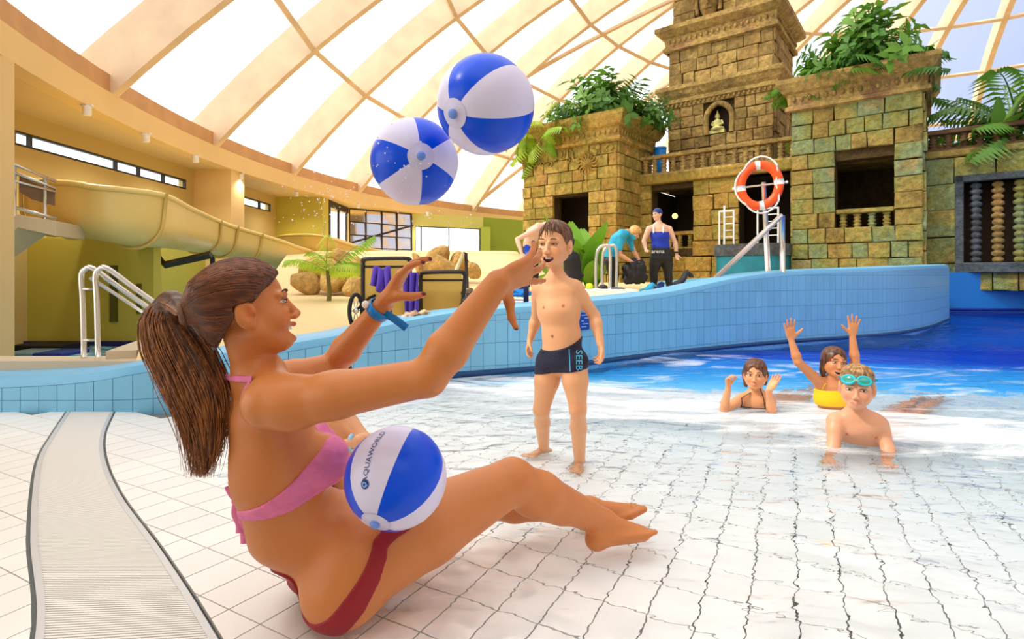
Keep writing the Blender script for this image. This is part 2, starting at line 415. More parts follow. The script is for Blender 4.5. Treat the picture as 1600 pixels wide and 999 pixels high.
for i in range(-42, 46):
    for j in range(-52, 52):
        P = tile_poly(i, j); c = sum(P, Vector())/4
        if c.y < .2 or c.y > 4.9 or c.x < -7 or c.x > 6.0: continue
        if c.y > wall_y(c.x)-.02: continue
        dr, q, n = side(GRs, c); dl, q2, n2 = side(GLs, c)
        if c.y > 3.72 and c.x < -2.3: continue
        if dr < -.12 and dl > .12: continue
        if dr > -.12 and c.y > -9 and (dr < .13) : P = clip(P, q+n*.012, n)
        elif dl < .12 and dl > -.13 and dr < 0: P = clip(P, q2-n2*.012, -n2)
        if len(P) < 3: continue
        c = sum(P, Vector())/len(P)
        X, Y = c.x, c.y
        u = 800+FPX*X/max(Y, .1); v = HY+FPX*HC/max(Y, .1)
        big = 0
        if Y > 1.3 and -30 < u < 1630 and v < 1030:
            hid = (330 < u < 700 and v > 830 and u > 330+(v-830)*.5)
            big = 1/(Y*Y*max(1, Y-.5)) * (.05 if hid else 1) * (1.0)
        tiles.append((big, P))
tiles.sort(key=lambda t: -t[0])
for k, (bg_, P) in enumerate(tiles[:300]): prism(P, fz).build('tile', m_tile, floor)
mb = MB()
for bg_, P in tiles[300:]:
    q = prism(P, fz); mb.add(q.v, q.f)
mb.build('tiles', m_tile, floor, kind='stuff')
# remaining basin beyond the modelled tiles: pale lining with faint tile relief
rows = []
for j in range(41):
    y = 4.35+10.65*j/40
    rows.append([Vector((x, y, fz(x, y)-.004-.012*(1-sm(4.7, 5.0, y)))) for x in [-1.3+23.3*i/60 for i in range(61)]])
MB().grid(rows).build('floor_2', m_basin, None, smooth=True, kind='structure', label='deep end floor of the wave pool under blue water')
# ---- drainage grate
grate = thing('drain_grate', (-1.7, 2.3, 0), 'curved white slatted drainage grate set in the tiled beach, left foreground', 'grate')
def along(poly, t):
    k = t*(len(poly)-1); i = min(int(k), len(poly)-2); return poly[i].lerp(poly[i+1], k-i)
m_slat = mat('white_slat', (236, 233, 228), .4)
chan = MB(); n = 60
chan.grid([[along(GRs, i/n)-Vector((0, 0, .03)) for i in range(n+1)], [along(GLs, i/n)-Vector((0, 0, .03)) for i in range(n+1)]])
part('channel', chan, mat('channel_dark', (105, 100, 96), .8), grate)
for poly, sgn in ((GRs, -1), (GLs, 1)):
    mb = MB(); pts = [along(poly, i/n) for i in range(n+1)]
    off = []
    for i, p in enumerate(pts):
        d = (pts[min(i+1, n)]-pts[max(i-1, 0)]).normalized(); nn = Vector((d.y, -d.x, 0))*sgn; off.append((p, p+nn*.018))
    for (a, b), (c, d) in zip(off, off[1:]):
        q = [a, b, d, c]; z = .003; mb.add([Vector((v.x, v.y, z)) for v in q]+[Vector((v.x, v.y, -.03)) for v in q], [(0,1,2,3),(4,5,1,0),(6,7,3,2),(5,6,2,1),(7,4,0,3)])
    part('edge_strip', mb, mat('pale_steel_edge', (205, 205, 205), .35, metal=.3), grate)
t0 = .30; NS = 290
for i in range(NS):
    t = t0+(1-t0)*i/NS; w = (1-t0)/NS*.60
    sh = .012
    a0, a1 = along(GRs, min(1, t+sh)), along(GRs, min(1, t+sh+w)); b0, b1 = along(GLs, max(0, t-sh*0)), along(GLs, min(1, t+w))
    i0 = (b0-a0).normalized()*.02; a0 = a0+i0; a1 = a1+i0; b0 = b0-i0; b1 = b1-i0
    q = [a0, a1, b1, b0]; mb = MB()
    mb.add([Vector((v.x, v.y, .001)) for v in q]+[Vector((v.x, v.y, -.014)) for v in q], [(0,1,2,3),(4,5,1,0),(6,7,3,2),(5,6,2,1),(7,4,0,3)])
    part('slat', mb, m_slat, grate)
m_bluewall = mat('pale_blue_wall', (112, 182, 222), .35, spec=.5, var=.06, vscale=.8)
m_bluetile = tile_mat('pale_blue_tile', (118, 186, 222), .3, .07)
m_bluegrout = mat('blue_grey_grout', (66, 128, 168), .8)
m_bluefar = mat('deep_blue_wall', (20, 118, 196), .4, var=.08, vscale=.6)
# wall body
def perp(pts, i):
    d = (pts[min(i+1, len(pts)-1)]-pts[max(i-1, 0)]); d.z = 0; d.normalize(); return Vector((-d.y, d.x, 0))
body = MB(); P = []
for i, p in enumerate(WS):
    n = perp(WS, i); a = Vector((p.x, p.y, 0)); z = p.z
    P.append([a+Vector((0,0,-1.8)), a+Vector((0,0,z-.06)), a+n*.02+Vector((0,0,z-.018)), a+n*.07+Vector((0,0,z)), a+n*.34+Vector((0,0,z)), a+n*.36+Vector((0,0,z-.03)), a+n*.36+Vector((0,0,-.6))])
body.grid(P)
body.f = [tuple(reversed(f)) for f in body.f]
pwall = body.build('wall_pool', m_bluewall, None, smooth='auto', kind='structure', label='long curved pale blue pool wall behind the bathers')
# tiles on the wall face
acc = [0]
for a, b in zip(WS, WS[1:]): acc.append(acc[-1]+Vector((b.x-a.x, b.y-a.y, 0)).length)
def wat(s):
    lo = 0
    import bisect
    i = max(1, min(len(acc)-1, bisect.bisect_left(acc, s))); t = (s-acc[i-1])/(acc[i]-acc[i-1]+1e-9)
    return WS[i-1].lerp(WS[i], t)
TWW, TH = .125, .215
s = 0; wt_ = []; stuffw = MB(); Ltot = acc[-1]
grid_back = MB(); bk = []
for i, p in enumerate(WS):
    n = perp(WS, i); bk.append([Vector((p.x, p.y, -1.8))-n*.002, Vector((p.x, p.y, p.z-.075))-n*.002])
grid_back.grid(bk); grid_back.f = [tuple(reversed(f)) for f in grid_back.f]
part('grout_bed', grid_back, m_bluegrout, pwall, smooth='auto')
while s < Ltot-TWW:
    a, b = wat(s+.002), wat(s+TWW-.002); d = Vector((b.x-a.x, b.y-a.y, 0)).normalized(); n = Vector((d.y, -d.x, 0))
    zt = max(a.z, b.z)-.075; z = -TH*.5-.03
    while z < zt-.004:
        za, zb = z+.002, min(z+TH-.002, a.z-.078); zc = min(z+TH-.002, b.z-.078)
        zb = max(zb, za+.001); zc = max(zc, za+.001)
        if 1:
            A = Vector((a.x, a.y, 0)); B = Vector((b.x, b.y, 0)); f0 = n*.008
            vs = [A+f0+Vector((0,0,za)), B+f0+Vector((0,0,za)), B+f0+Vector((0,0,zc)), A+f0+Vector((0,0,zb)),
                  A+Vector((0,0,za)), B+Vector((0,0,za)), B+Vector((0,0,zc)), A+Vector((0,0,zb))]
            fs = [(0,1,2,3),(4,5,1,0),(5,6,2,1),(6,7,3,2),(7,4,0,3)]
            m = (A+B)/2; u = 800+FPX*m.x/m.y; vis = (-20 < u < 1330 and z > -.05 and m.y < 8.2)
            q = MB().add(vs, fs); wt_.append(((1 if vis else 0)/m.y*(0.3 if 250 < u < 430 else 1), q))
        z += TH
    s += TWW
wt_.sort(key=lambda t: -t[0])
for k, (w_, q) in enumerate(wt_[:300]): q.build('tile', m_bluetile, pwall)
mb = MB()
for w_, q in wt_[300:]: mb.add(q.v, q.f)
mb.build('tiles', m_bluetile, pwall, kind='stuff')
# dark waterline trim
pts = [Vector((p.x, p.y, .015))-perp(WS, i)*.012 for i, p in enumerate(WS) if p.x > -.8]
MB().tube(pts, .028, 6).build('trim_8', mat('navy_waterline', (10, 62, 110), .4), smooth=True, kind='structure', label='dark blue waterline strip along the curved wall')
cp_ = spline([px(1030, 440, 11.6), px(1100, 435, 11.1), px(1180, 430, 10.4), px(1240, 425, 9.7), px(1300, 424, 9.7)], 8)
rows = [[Vector((p.x, p.y, .3)) for p in cp_], [Vector((p.x, p.y, p.z)) for p in cp_], [Vector((p.x+.05, p.y+.3, p.z)) for p in cp_], [Vector((p.x+.05, p.y+.3, .3)) for p in cp_]]
MB().grid(rows).build('trim_13', m_bluewall, None, smooth='auto', kind='structure', label='low blue curb on the deck behind the curved wall')
# far basin walls
fp = [Vector(p) for p in ((9.6, 13.75, .97), (11.5, 13.55, 1.02), (14, 13.3, 1.08), (17, 13.0, 1.14), (20, 12.6, 1.2))]
fpS = spline(fp, 6); rows = [[Vector((p.x, p.y, -1.8)) for p in fpS], [Vector((p.x, p.y, p.z)) for p in fpS], [Vector((p.x, p.y+.5, p.z)) for p in fpS], [Vector((p.x, p.y+.5, -1)) for p in fpS]]
far = MB().grid(rows).build('wall_far', m_bluefar, None, smooth='auto', kind='structure', label='deep blue far wall of the pool at the right edge')
m_navy = mat('navy_line', (8, 30, 130), .4)
MB().box((14.05, 13.2, .55), (14.6, 13.24, .82)).build('trim_10', m_navy, kind='structure', label='small navy square on the far blue wall')
for k, z in enumerate((.08, -.02)):
    MB().tube([Vector((p.x, p.y-.02, z)) for p in fpS], .035, 6).build('trim_%d' % (11+k), m_navy, smooth=True, kind='structure', label=('upper' if k == 0 else 'lower')+' navy lane line on the far blue wall')
wall_run('wall_near', ((20, 12.7), (20, -6)), -1.8, 1.0, m_bluefar, .3, label='blue pool wall outside the frame at the right')
# ---------------------------------------------------------------- deck behind the wall
def deck_z(x, y):
    z = .42+.037*(y-5.6)
    z = min(z, .62+.01*(y-11)) if y > 11 else z
    z += 1.15*sm(9.5, 21, y)*(1-sm(-.5, 2.0, x-(y-12)*.05))
    z += .25*sm(-2.2, -3.0, x)*0
    return z
rows = []
for i in range(0, len(WS), 4):
    p = WS[i]
    if p.x < -2.9: continue
    n = perp(WS, i); q = Vector((p.x, p.y, 0))+n*.34; r = []
    for k in range(46):
        y = q.y+(44-q.y)*(k/45)**1.6; x = q.x+(y-q.y)*(-.33*sm(.5, -2.9, q.x)*(1 if y < 20 else 1)+.17*max(0, q.x-.5)*.6)
        r.append(Vector((x, y, min(deck_z(x, y), p.z-.02 if k == 0 else 9))))
    rows.append(r)
m_sand = mat('sand_coloured_deck', (236, 208, 152), .85, var=.07, vscale=.5, bump=.1, bscale=4)
deck = MB().grid(rows); deck.f = [tuple(reversed(f)) for f in deck.f]
deck.build('floor_3', m_sand, None, smooth=True, kind='structure', label='sand coloured deck rising behind the curved pool wall')
MB().box((10, 14.0, -1), (46, 44, .85)).build('floor_4', m_olive, None, kind='structure', label='ground under the temple at the right')
# side pool at the left
sp = MB(); sp.box((-12.6, 4.05, -1.2), (-2.75, 4.30, .30))
n_ = Vector((11.8, 3.9, 0)).normalized()*.2
q = [Vector((-2.9, 4.2, 0)), Vector((-6.9, 16.3, 0))]; q += [q[1]-n_, q[0]-n_]
sp.add([v+Vector((0, 0, -1.2)) for v in q]+[v+Vector((0, 0, .36)) for v in q], [(0,1,2,3),(7,6,5,4),(0,4,5,1),(1,5,6,2),(2,6,7,3),(3,7,4,0)])
sp.build('wall_side_pool', mat('grey_rim', (196, 178, 150), .6), None, kind='structure', label='grey rim between the beach wall and the small raised pool')
MB().box((-17, 4.0, -1.3), (-2.8, 22, -1.2)).build('floor_5', m_bluefar, None, kind='structure', label='floor of the small side pool')
MB().box((-17, 11.8, -1.2), (-7.8, 11.88, -.50)).build('trim_9', mat('navy_band', (40, 38, 110), .5), kind='structure', label='navy tile band round the small side pool')
m_jac = water_small = MT('side_pool_water'); b_ = m_jac.b; b_.inputs['Roughness'].default_value = .08; b_.inputs['Base Color'].default_value = rgb((40, 170, 214))
_n = m_jac.n('TexNoise'); _n.inputs['Scale'].default_value = 3; _n.inputs['Detail'].default_value = 6; _r = m_jac.n('ValToRGB'); _r.color_ramp.elements[0].position = .42; _r.color_ramp.elements[0].color = rgb((60, 190, 232)); _r.color_ramp.elements[1].position = .68; _r.color_ramp.elements[1].color = rgb((230, 245, 250))
_t = m_jac.n('TexCoord'); m_jac.l(_t.outputs['Object'], _n.inputs['Vector']); m_jac.l(_n.outputs[0], _r.inputs[0]); m_jac.l(_r.outputs[0], b_.inputs['Base Color'])
_b = m_jac.n('Bump'); _b.inputs['Distance'].default_value = .2; m_jac.l(_n.outputs[0], _b.inputs['Height']); m_jac.l(_b.outputs[0], b_.inputs['Normal'])
MB().grid([[Vector((x, y, -.60+.03*math.sin(3*x+2*y)+.02*math.sin(5*y))) for x in [-16.8+.35*i for i in range(41)]] for y in [4.2+.35*j for j in range(51)]]).build('side_pool_water', m_jac.m, None, smooth=True, label='bubbling turquoise water of the small pool by the green wall', cat='water', kind='stuff')
# ---------------------------------------------------------------- water
def water_mat(name, foam_glare_amt=1.0, absorb=True, scale=1.0):
    M = MT(name); M.N.remove(M.b)
    geo = M.n('NewGeometry'); pos = geo.outputs['Position']
    mpn = M.n('Mapping'); mpn.inputs['Scale'].default_value = (1.0, 1.7, 1); mpn.inputs['Rotation'].default_value = (0, 0, -.35); M.l(pos, mpn.inputs[0])
    n1 = M.n('TexNoise'); n1.inputs['Scale'].default_value = 2.6*scale; n1.inputs['Detail'].default_value = 2.5; n1.inputs['Distortion'].default_value = .6
    n2 = M.n('TexNoise'); n2.inputs['Scale'].default_value = 9*scale; n2.inputs['Detail'].default_value = 2
    M.l(mpn.outputs[0], n1.inputs['Vector']); M.l(mpn.outputs[0], n2.inputs['Vector'])
    ad = M.n('Math', operation='MULTIPLY_ADD'); ad.inputs[1].default_value = .28; M.l(n2.outputs[0], ad.inputs[0]); M.l(n1.outputs[0], ad.inputs[2])
    bp = M.n('Bump'); bp.inputs['Strength'].default_value = 1.0; bp.inputs['Distance'].default_value = .055; M.l(ad.outputs[0], bp.inputs['Height'])
    rf = M.n('BsdfRefraction'); rf.inputs['IOR'].default_value = 1.33; rf.inputs['Roughness'].default_value = 0; rf.inputs['Color'].default_value = (1.33, 1.33, 1.33, 1)   # overbright tint: n-squared scaling, makes up for the sunlight missing underwater
    M.l(bp.outputs[0], rf.inputs['Normal'])
    gl = M.n('BsdfGlossy'); gl.inputs['Roughness'].default_value = .02; M.l(bp.outputs[0], gl.inputs['Normal'])
    fr = M.n('Fresnel'); fr.inputs[0].default_value = 1.33; M.l(bp.outputs[0], fr.inputs['Normal'])
    mx = M.n('MixShader'); fm_ = M.n('Math', operation='MULTIPLY'); fm_.inputs[1].default_value = .62; M.l(fr.outputs[0], fm_.inputs[0]); M.l(fm_.outputs[0], mx.inputs[0]); M.l(rf.outputs[0], mx.inputs[1]); M.l(gl.outputs[0], mx.inputs[2])
    # glare of the over-exposed shallows painted as white diffuse, plus churned foam streaks
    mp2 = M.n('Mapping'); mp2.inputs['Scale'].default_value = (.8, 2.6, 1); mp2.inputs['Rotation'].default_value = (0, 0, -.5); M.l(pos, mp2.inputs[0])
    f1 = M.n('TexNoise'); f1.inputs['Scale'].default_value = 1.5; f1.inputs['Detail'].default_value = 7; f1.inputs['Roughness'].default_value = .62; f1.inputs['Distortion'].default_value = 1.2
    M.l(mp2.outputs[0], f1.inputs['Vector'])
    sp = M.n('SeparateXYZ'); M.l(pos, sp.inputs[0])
    # distance along the slope drives the painted glare band and the breaking waves
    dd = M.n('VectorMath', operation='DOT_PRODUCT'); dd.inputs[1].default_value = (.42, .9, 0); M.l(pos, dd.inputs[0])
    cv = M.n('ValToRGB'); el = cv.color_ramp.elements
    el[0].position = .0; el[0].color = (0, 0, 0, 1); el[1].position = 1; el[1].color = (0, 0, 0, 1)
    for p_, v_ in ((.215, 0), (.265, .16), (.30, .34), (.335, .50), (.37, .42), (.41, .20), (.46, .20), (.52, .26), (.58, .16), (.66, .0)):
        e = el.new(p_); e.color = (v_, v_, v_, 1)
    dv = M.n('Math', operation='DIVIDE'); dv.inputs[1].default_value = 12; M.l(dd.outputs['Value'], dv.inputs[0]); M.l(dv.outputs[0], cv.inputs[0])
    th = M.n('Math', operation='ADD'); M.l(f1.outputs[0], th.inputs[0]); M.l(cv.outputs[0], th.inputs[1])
    rp = M.n('MapRange'); rp.inputs[1].default_value = .74; rp.inputs[2].default_value = 1.08; rp.inputs[4].default_value = .85*foam_glare_amt; M.l(th.outputs[0], rp.inputs[0])
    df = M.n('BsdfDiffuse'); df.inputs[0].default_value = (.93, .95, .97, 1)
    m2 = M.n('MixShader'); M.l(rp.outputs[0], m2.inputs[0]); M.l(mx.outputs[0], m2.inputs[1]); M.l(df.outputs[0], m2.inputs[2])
    M.l(m2.outputs[0], M.out.inputs[0])
    if absorb:
        va = M.n('VolumeAbsorption'); va.inputs[0].default_value = (.10, .62, .93, 1); va.inputs['Density'].default_value = .5
        M.l(va.outputs[0], M.out.inputs['Volume'])
    return M.m
def wave(x, y):
    d = .42*x+.9*y
    a = .002+.022*sm(3.0, 6.0, d)
    return a*(math.sin(2.1*d+.6*math.sin(.9*x))+.5*math.sin(4.3*d-1.7*x+1)+.35*math.sin(3.1*x+5.2*y))
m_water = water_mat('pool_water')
xs = [-2.2+.11*i for i in range(203)]; ny = 110; nx = len(xs); V = []; F = []
def wy(x):
    if x < 10.1: return wall_y(x)+.012
    return 13.75-.06*(x-10)
for j in range(ny):
    for x in xs:
        y0 = max(-1.0, (.335+.10-.76*x)/.65); y = y0+(wy(x)-y0)*(j/(ny-1)); V.append((x, y, WZ+wave(x, y)))
for x, y, z in V[:]: V.append((x, y, min(-.30, fz(x, y)-.25)))
N0 = nx*ny
for j in range(ny-1):
    for i in range(nx-1):
        a = j*nx+i; F.append((a, a+1, a+nx+1, a+nx)); F.append((N0+a, N0+a+nx, N0+a+nx+1, N0+a+1))
for i in range(nx-1):
    F.append((i+1, i, N0+i, N0+i+1)); a = (ny-1)*nx+i; F.append((a, a+1, N0+a+1, N0+a))
for j in range(ny-1):
    a = j*nx; F.append((a, a+nx, N0+a+nx, N0+a)); a = j*nx+nx-1; F.append((a+nx, a, N0+a, N0+a+nx))
me = bpy.data.meshes.new('pool_water'); me.from_pydata(V, [], F); me.update()
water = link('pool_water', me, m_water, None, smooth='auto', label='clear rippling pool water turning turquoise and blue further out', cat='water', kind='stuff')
water.cycles.is_caustics_caster = True; sun.cycles.is_caustics_light = True
for o in bpy.data.objects:
    if o.name.startswith(('floor', 'tile')): o.cycles.is_caustics_receiver = True
# ---------------------------------------------------------------- temple ruin
TO = Vector((3.49, 18.0, 0)); TA = math.atan2(-.6115, .791)
cu, su = math.cos(TA), math.sin(TA)
def stone_mat(name, cols, green=0, sc=.5):
    M = MT(name); b = M.b; b.inputs['Roughness'].default_value = .85; b.inputs['Specular IOR Level'].default_value = .25
    g = M.n('NewGeometry'); co = M.n('TexCoord'); oi = M.n('ObjectInfo')
    n = M.n('TexNoise'); n.inputs['Scale'].default_value = sc; n.inputs['Detail'].default_value = 6; n.inputs['Roughness'].default_value = .65; M.l(g.outputs['Position'], n.inputs['Vector'])
    ad = M.n('Math', operation='MULTIPLY_ADD'); ad.inputs[1].default_value = .24; M.l(oi.outputs['Random'], ad.inputs[0])
    sb = M.n('Math', operation='SUBTRACT'); sb.inputs[1].default_value = .12; M.l(n.outputs[0], ad.inputs[2]); M.l(ad.outputs[0], sb.inputs[0])
    r = M.n('ValToRGB'); e = r.color_ramp.elements; e[0].position = .25; e[0].color = rgb(cols[0]); e[1].position = .75; e[1].color = rgb(cols[-1])
    for i, c in enumerate(cols[1:-1]): x = e.new(.25+.5*(i+1)/(len(cols)-1)); x.color = rgb(c)
    M.l(sb.outputs[0], r.inputs[0])
    n3 = M.n('TexNoise'); n3.inputs['Scale'].default_value = 7; n3.inputs['Detail'].default_value = 8; n3.inputs['Roughness'].default_value = .7; M.l(g.outputs['Position'], n3.inputs['Vector'])
    mx = M.n('Mix', data_type='RGBA', blend_type='MULTIPLY'); mx.inputs[0].default_value = .75
    r3 = M.n('ValToRGB'); r3.color_ramp.elements[0].position = .33; r3.color_ramp.elements[0].color = (.45, .40, .32, 1); r3.color_ramp.elements[1].position = .62; r3.color_ramp.elements[1].color = (1.15, 1.1, 1, 1)
    M.l(n3.outputs[0], r3.inputs[0]); M.l(r.outputs[0], mx.inputs[6]); M.l(r3.outputs[0], mx.inputs[7])
    M.l(mx.outputs[2], b.inputs['Base Color'])
    v = M.n('TexVoronoi'); v.inputs['Scale'].default_value = 5; M.l(g.outputs['Position'], v.inputs['Vector'])
    a2 = M.n('Math', operation='MULTIPLY_ADD'); a2.inputs[1].default_value = .5; M.l(v.outputs['Distance'], a2.inputs[0]); M.l(n3.outputs[0], a2.inputs[2])
    bp = M.n('Bump'); bp.inputs['Strength'].default_value = 1.0; bp.inputs['Distance'].default_value = .10; M.l(a2.outputs[0], bp.inputs['Height']); M.l(bp.outputs[0], b.inputs['Normal'])
    return M.m
m_stone = stone_mat('ochre_temple_stone', [(134, 108, 52), (188, 152, 76), (160, 146, 70), (212, 180, 100), (176, 134, 80)])
m_stone2 = stone_mat('mossy_temple_stone', [(122, 106, 60), (172, 150, 84), (148, 150, 84), (136, 156, 118), (184, 154, 96)], sc=.75)
m_stone3 = stone_mat('brown_tower_stone', [(116, 96, 56), (180, 148, 90), (152, 130, 80), (200, 172, 106), (160, 124, 92)])
m_joint = stone_mat('dark_stone_joint', [(64, 50, 28), (82, 66, 38), (92, 74, 44)])
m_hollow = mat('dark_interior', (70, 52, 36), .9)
m_greyframe = stone_mat('bluish_stone_frame', [(60, 70, 80), (92, 104, 112), (80, 84, 96), (110, 96, 84)], sc=1.2)
STONES = []
for q in range(8):
    bm = bmesh.new(); bmesh.ops.create_cube(bm, size=1)
    rr = random.Random(q)
    for v in bm.verts:
        if v.co.y < 0: v.co.x += rr.uniform(-.03, .03); v.co.z += rr.uniform(-.035, .035); v.co.y += rr.uniform(-.25, .1)
    fe = [e for e in bm.edges if all(v.co.y < -.2 for v in e.verts)]
    bmesh.ops.bevel(bm, geom=fe, offset=.05, segments=1, affect='EDGES')
    me = bpy.data.meshes.new('stone_block'); bm.to_mesh(me); bm.free(); STONES.append(me)
def stonework(root, m, s0, s1, z0, z1, off, face='front', holes=(), ch=.40, w=(.34, .72), name='stone_block', seed=0, out=.0):
    """courses of blocks on a wall face; s runs along u (front) or v (right side); off = plane position"""
    rr = random.Random(seed+int(off*10)+int(s0*7)); nrow = max(1, round((z1-z0)/ch)); h = (z1-z0)/nrow
    rows = []
    for j in range(nrow):
        a, b = z0+j*h, z0+(j+1)*h; x = s0; segs = []
        iv = [(s0, s1)]
        for hh in holes:
            if hh[2] < b-h*.3 and hh[3] > a+h*.3:
                iv = [q for (p0, p1) in iv for q in ((p0, min(p1, hh[0])), (max(p0, hh[1]), p1)) if q[1]-q[0] > .05]
        for p0, p1 in iv:
            x = p0
            while x < p1-.02:
                ww = rr.uniform(*w)
                if p1-x-ww < w[0]*.7: ww = p1-x
                tall = 1
                segs.append((x, x+ww)); x += ww
        for x0, x1 in segs: rows.append((x0, x1, a, b))
    for x0, x1, a, b in rows:
        g = .012; me = rr.choice(STONES)
        me2 = me if me.materials else me
        o = bpy.data.objects.new(name, me); C.objects.link(o); o.parent = root
        d = .16+rr.uniform(-.03, .06)
        if face == 'front':
            o.location = ((x0+x1)/2, off-.0, (a+b)/2); o.scale = (x1-x0-g*2, d, b-a-g*2)
        else:
            o.location = (off+.0, (x0+x1)/2, (a+b)/2); o.scale = (x1-x0-g*2, d, b-a-g*2); o.rotation_euler = (0, 0, math.pi/2)
        o.material_slots[0].link = 'OBJECT' if o.material_slots else 'DATA'
        if o.material_slots: o.material_slots[0].material = m
for me in STONES: me.materials.append(m_stone)
def LM(name, mb, m, root, **kw):      # mesh in the temple's own frame
    return mb.build(name, m, root, **kw)
def wallbox(mb, u0, u1, v0, v1, z0, z1, holes):
    """front wall slab with holes; v0..v1 thickness"""
    xs = sorted({u0, u1}|{h[0] for h in holes}|{h[1] for h in holes})
    for a, b in zip(xs, xs[1:]):
        cur = z0
        for h in sorted([h for h in holes if h[0] <= a+1e-6 and h[1] >= b-1e-6], key=lambda q: q[2]):
            if h[2] > cur: mb.box((a, v0, cur), (b, v1, h[2]))
            cur = h[3]
        if cur < z1: mb.box((a, v0, cur), (b, v1, z1))
def cornice(root, u0, u1, v0, v1, prof, m, name='cornice', beads=None):
    rows = []
    for o_, z in prof: rows.append([Vector(p) for p in ((u0-o_, v0-o_, z), (u1+o_, v0-o_, z), (u1+o_, v1+o_, z), (u0-o_, v1+o_, z), (u0-o_, v0-o_, z))])
    mb = MB().grid(rows); k = len(rows)-1; mb.f.append((k*5+3, k*5+2, k*5+1, k*5)); mb.f = [tuple(reversed(f)) for f in mb.f]
    mb.f = [tuple(reversed(f)) for f in mb.f]
    o = LM(name, mb, m, root)
    if beads:
        o_, z, r, st = beads; b = MB(); x = u0-o_+st
        while x < u1+o_-.05: b.sphere((x, v0-o_, z), (r*.7, r*.5, r), 6, 4); x += st
        y = v0-o_+st
        while y < v1+o_-.05: b.sphere((u1+o_, y, z), (r*.5, r*.7, r), 6, 4); y += st
        LM('bead_row', b, m, root, smooth=True, kind='stuff')
    return o
BPROF = [(.10, 0), (.10, .06), (.06, .09), (.10, .14), (.10, .18), (.055, .21), (.095, .26), (.095, .31), (.055, .34), (.09, .40), (.09, .44), (.06, .47), (.10, .52), (.10, .58)]
bal_me = MB().lathe(BPROF, 8).mesh('baluster'); bal_me.materials.append(m_stone); bal_me.shade_smooth()
def balustrade(root, u0, u1, v, z, h, st, m, flatslab=True):
    LM('rail', MB().box((u0, v-.16, z+h-.12), (u1, v+.16, z+h)), m, root, bevel=.02)
    LM('plinth', MB().box((u0, v-.14, z), (u1, v+.14, z+.06)), m, root)
    n = max(1, int((u1-u0)/st)); k = (h-.18)/.58
    for i in range(n):
        o = bpy.data.objects.new('baluster', bal_me); C.objects.link(o); o.parent = root
        o.location = (u0+(i+.5)*(u1-u0)/n, v, z+.06); o.scale = (1, 1, k)
        o.material_slots[0].link = 'OBJECT'; o.material_slots[0].material = m
BZ = .55
# left gate tower
t1 = thing('temple_tower', TO, 'squat ochre stone temple tower left of the arcade with a dark doorway and planted top', 'tower', rz=TA)
LW = -3.87; hole = (-2.52, -1.08, BZ, 3.72)
mb = MB(); wallbox(mb, LW, 0, .06, .5, BZ, 5.4, [hole]); mb.box((LW, .5, BZ), (LW+.35, 2.7, 5.4)); mb.box((-.42, .5, BZ), (-.06, 2.7, 5.4)); mb.box((LW, 2.6, BZ), (-.06, 2.8, 5.4)); mb.box((LW, .06, 5.3), (-.06, 2.8, 5.6))
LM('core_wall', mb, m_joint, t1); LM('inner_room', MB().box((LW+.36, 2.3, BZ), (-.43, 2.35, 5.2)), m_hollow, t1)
stonework(t1, m_stone, LW, 0, BZ, 5.4, 0.05, holes=[hole]); stonework(t1, m_stone, 0, 2.75, BZ, 5.4, -.05, 'right', ch=.40)
cornice(t1, LW, 0, 0, 2.75, [(.05, 5.38), (.16, 5.42), (.16, 5.52), (.10, 5.56), (.12, 5.86), (.22, 5.92), (.34, 6.12), (.38, 6.2), (.38, 6.34), (.05, 6.34)], m_stone, beads=(.14, 5.71, .085, .2))
# carved relief slabs under the cornice
rr = random.Random(5); rel = MB()
for k in range(26):
    x = LW+.3+k*.14; z = 4.9+rr.uniform(-.12, .2)
    pts = [(x, -.05, z), (x+rr.uniform(-.1, .1), -.07, z+.12), (x+rr.uniform(-.12, .12), -.05, z+.24)]
    rel.tube(pts, .035, 5)
for k in range(14):
    a = k*math.pi/7; rel.tube([(-1.1, -.06, 4.75), (-1.1+.3*math.cos(a), -.08, 4.75+.3*math.sin(a)), (-1.1+.42*math.cos(a+.3), -.05, 4.75+.42*math.sin(a+.3))], [.05, .035, .02], 5)
rel.tube([(-1.1, -.06, 4.4), (-1.15, -.06, 4.1), (-1.1, -.05, 3.8)], .04, 5)
LM('carved_relief', rel, m_stone, t1, smooth=True)
# arcade wall
t2 = thing('temple_arcade', TO+Vector((cu*2.5-su*1.74, su*2.5+cu*1.74, 0)), 'ochre stone temple wall with two dark openings under a balustrade, between the towers', 'wall', rz=TA)
def sh(root, du, dv):   # shift of geometry so that coordinates stay in tower frame
    return None
t2.location = TO
h1 = (.44, 1.91, 1.84, 3.9); h2 = (3.38, 4.86, BZ, 4.1)
mb = MB(); wallbox(mb, -.05, 5.4, 1.80, 2.3, BZ, 4.4, [h1, h2]); mb.box((-.05, 2.3, 4.1), (5.4, 3.6, 4.4))
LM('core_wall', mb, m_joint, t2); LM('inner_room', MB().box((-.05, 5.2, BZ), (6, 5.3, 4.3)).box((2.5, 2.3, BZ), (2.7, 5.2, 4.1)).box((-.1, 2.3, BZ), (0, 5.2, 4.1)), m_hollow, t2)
stonework(t2, m_stone, 0, 5.05, BZ, 4.1, 1.79, holes=[h1, h2], w=(.42, .95), ch=.5, seed=3)
LM('ledge', MB().box((-.05, 1.58, 4.1), (5.1, 2.3, 4.42)), m_stone, t2, bevel=.03)
balustrade(t2, .05, 5.1, 1.75, 4.42, .68, .33, m_stone3)
balustrade(t2, .44, 1.91, 2.0, 1.84, .6, .36, m_stone)
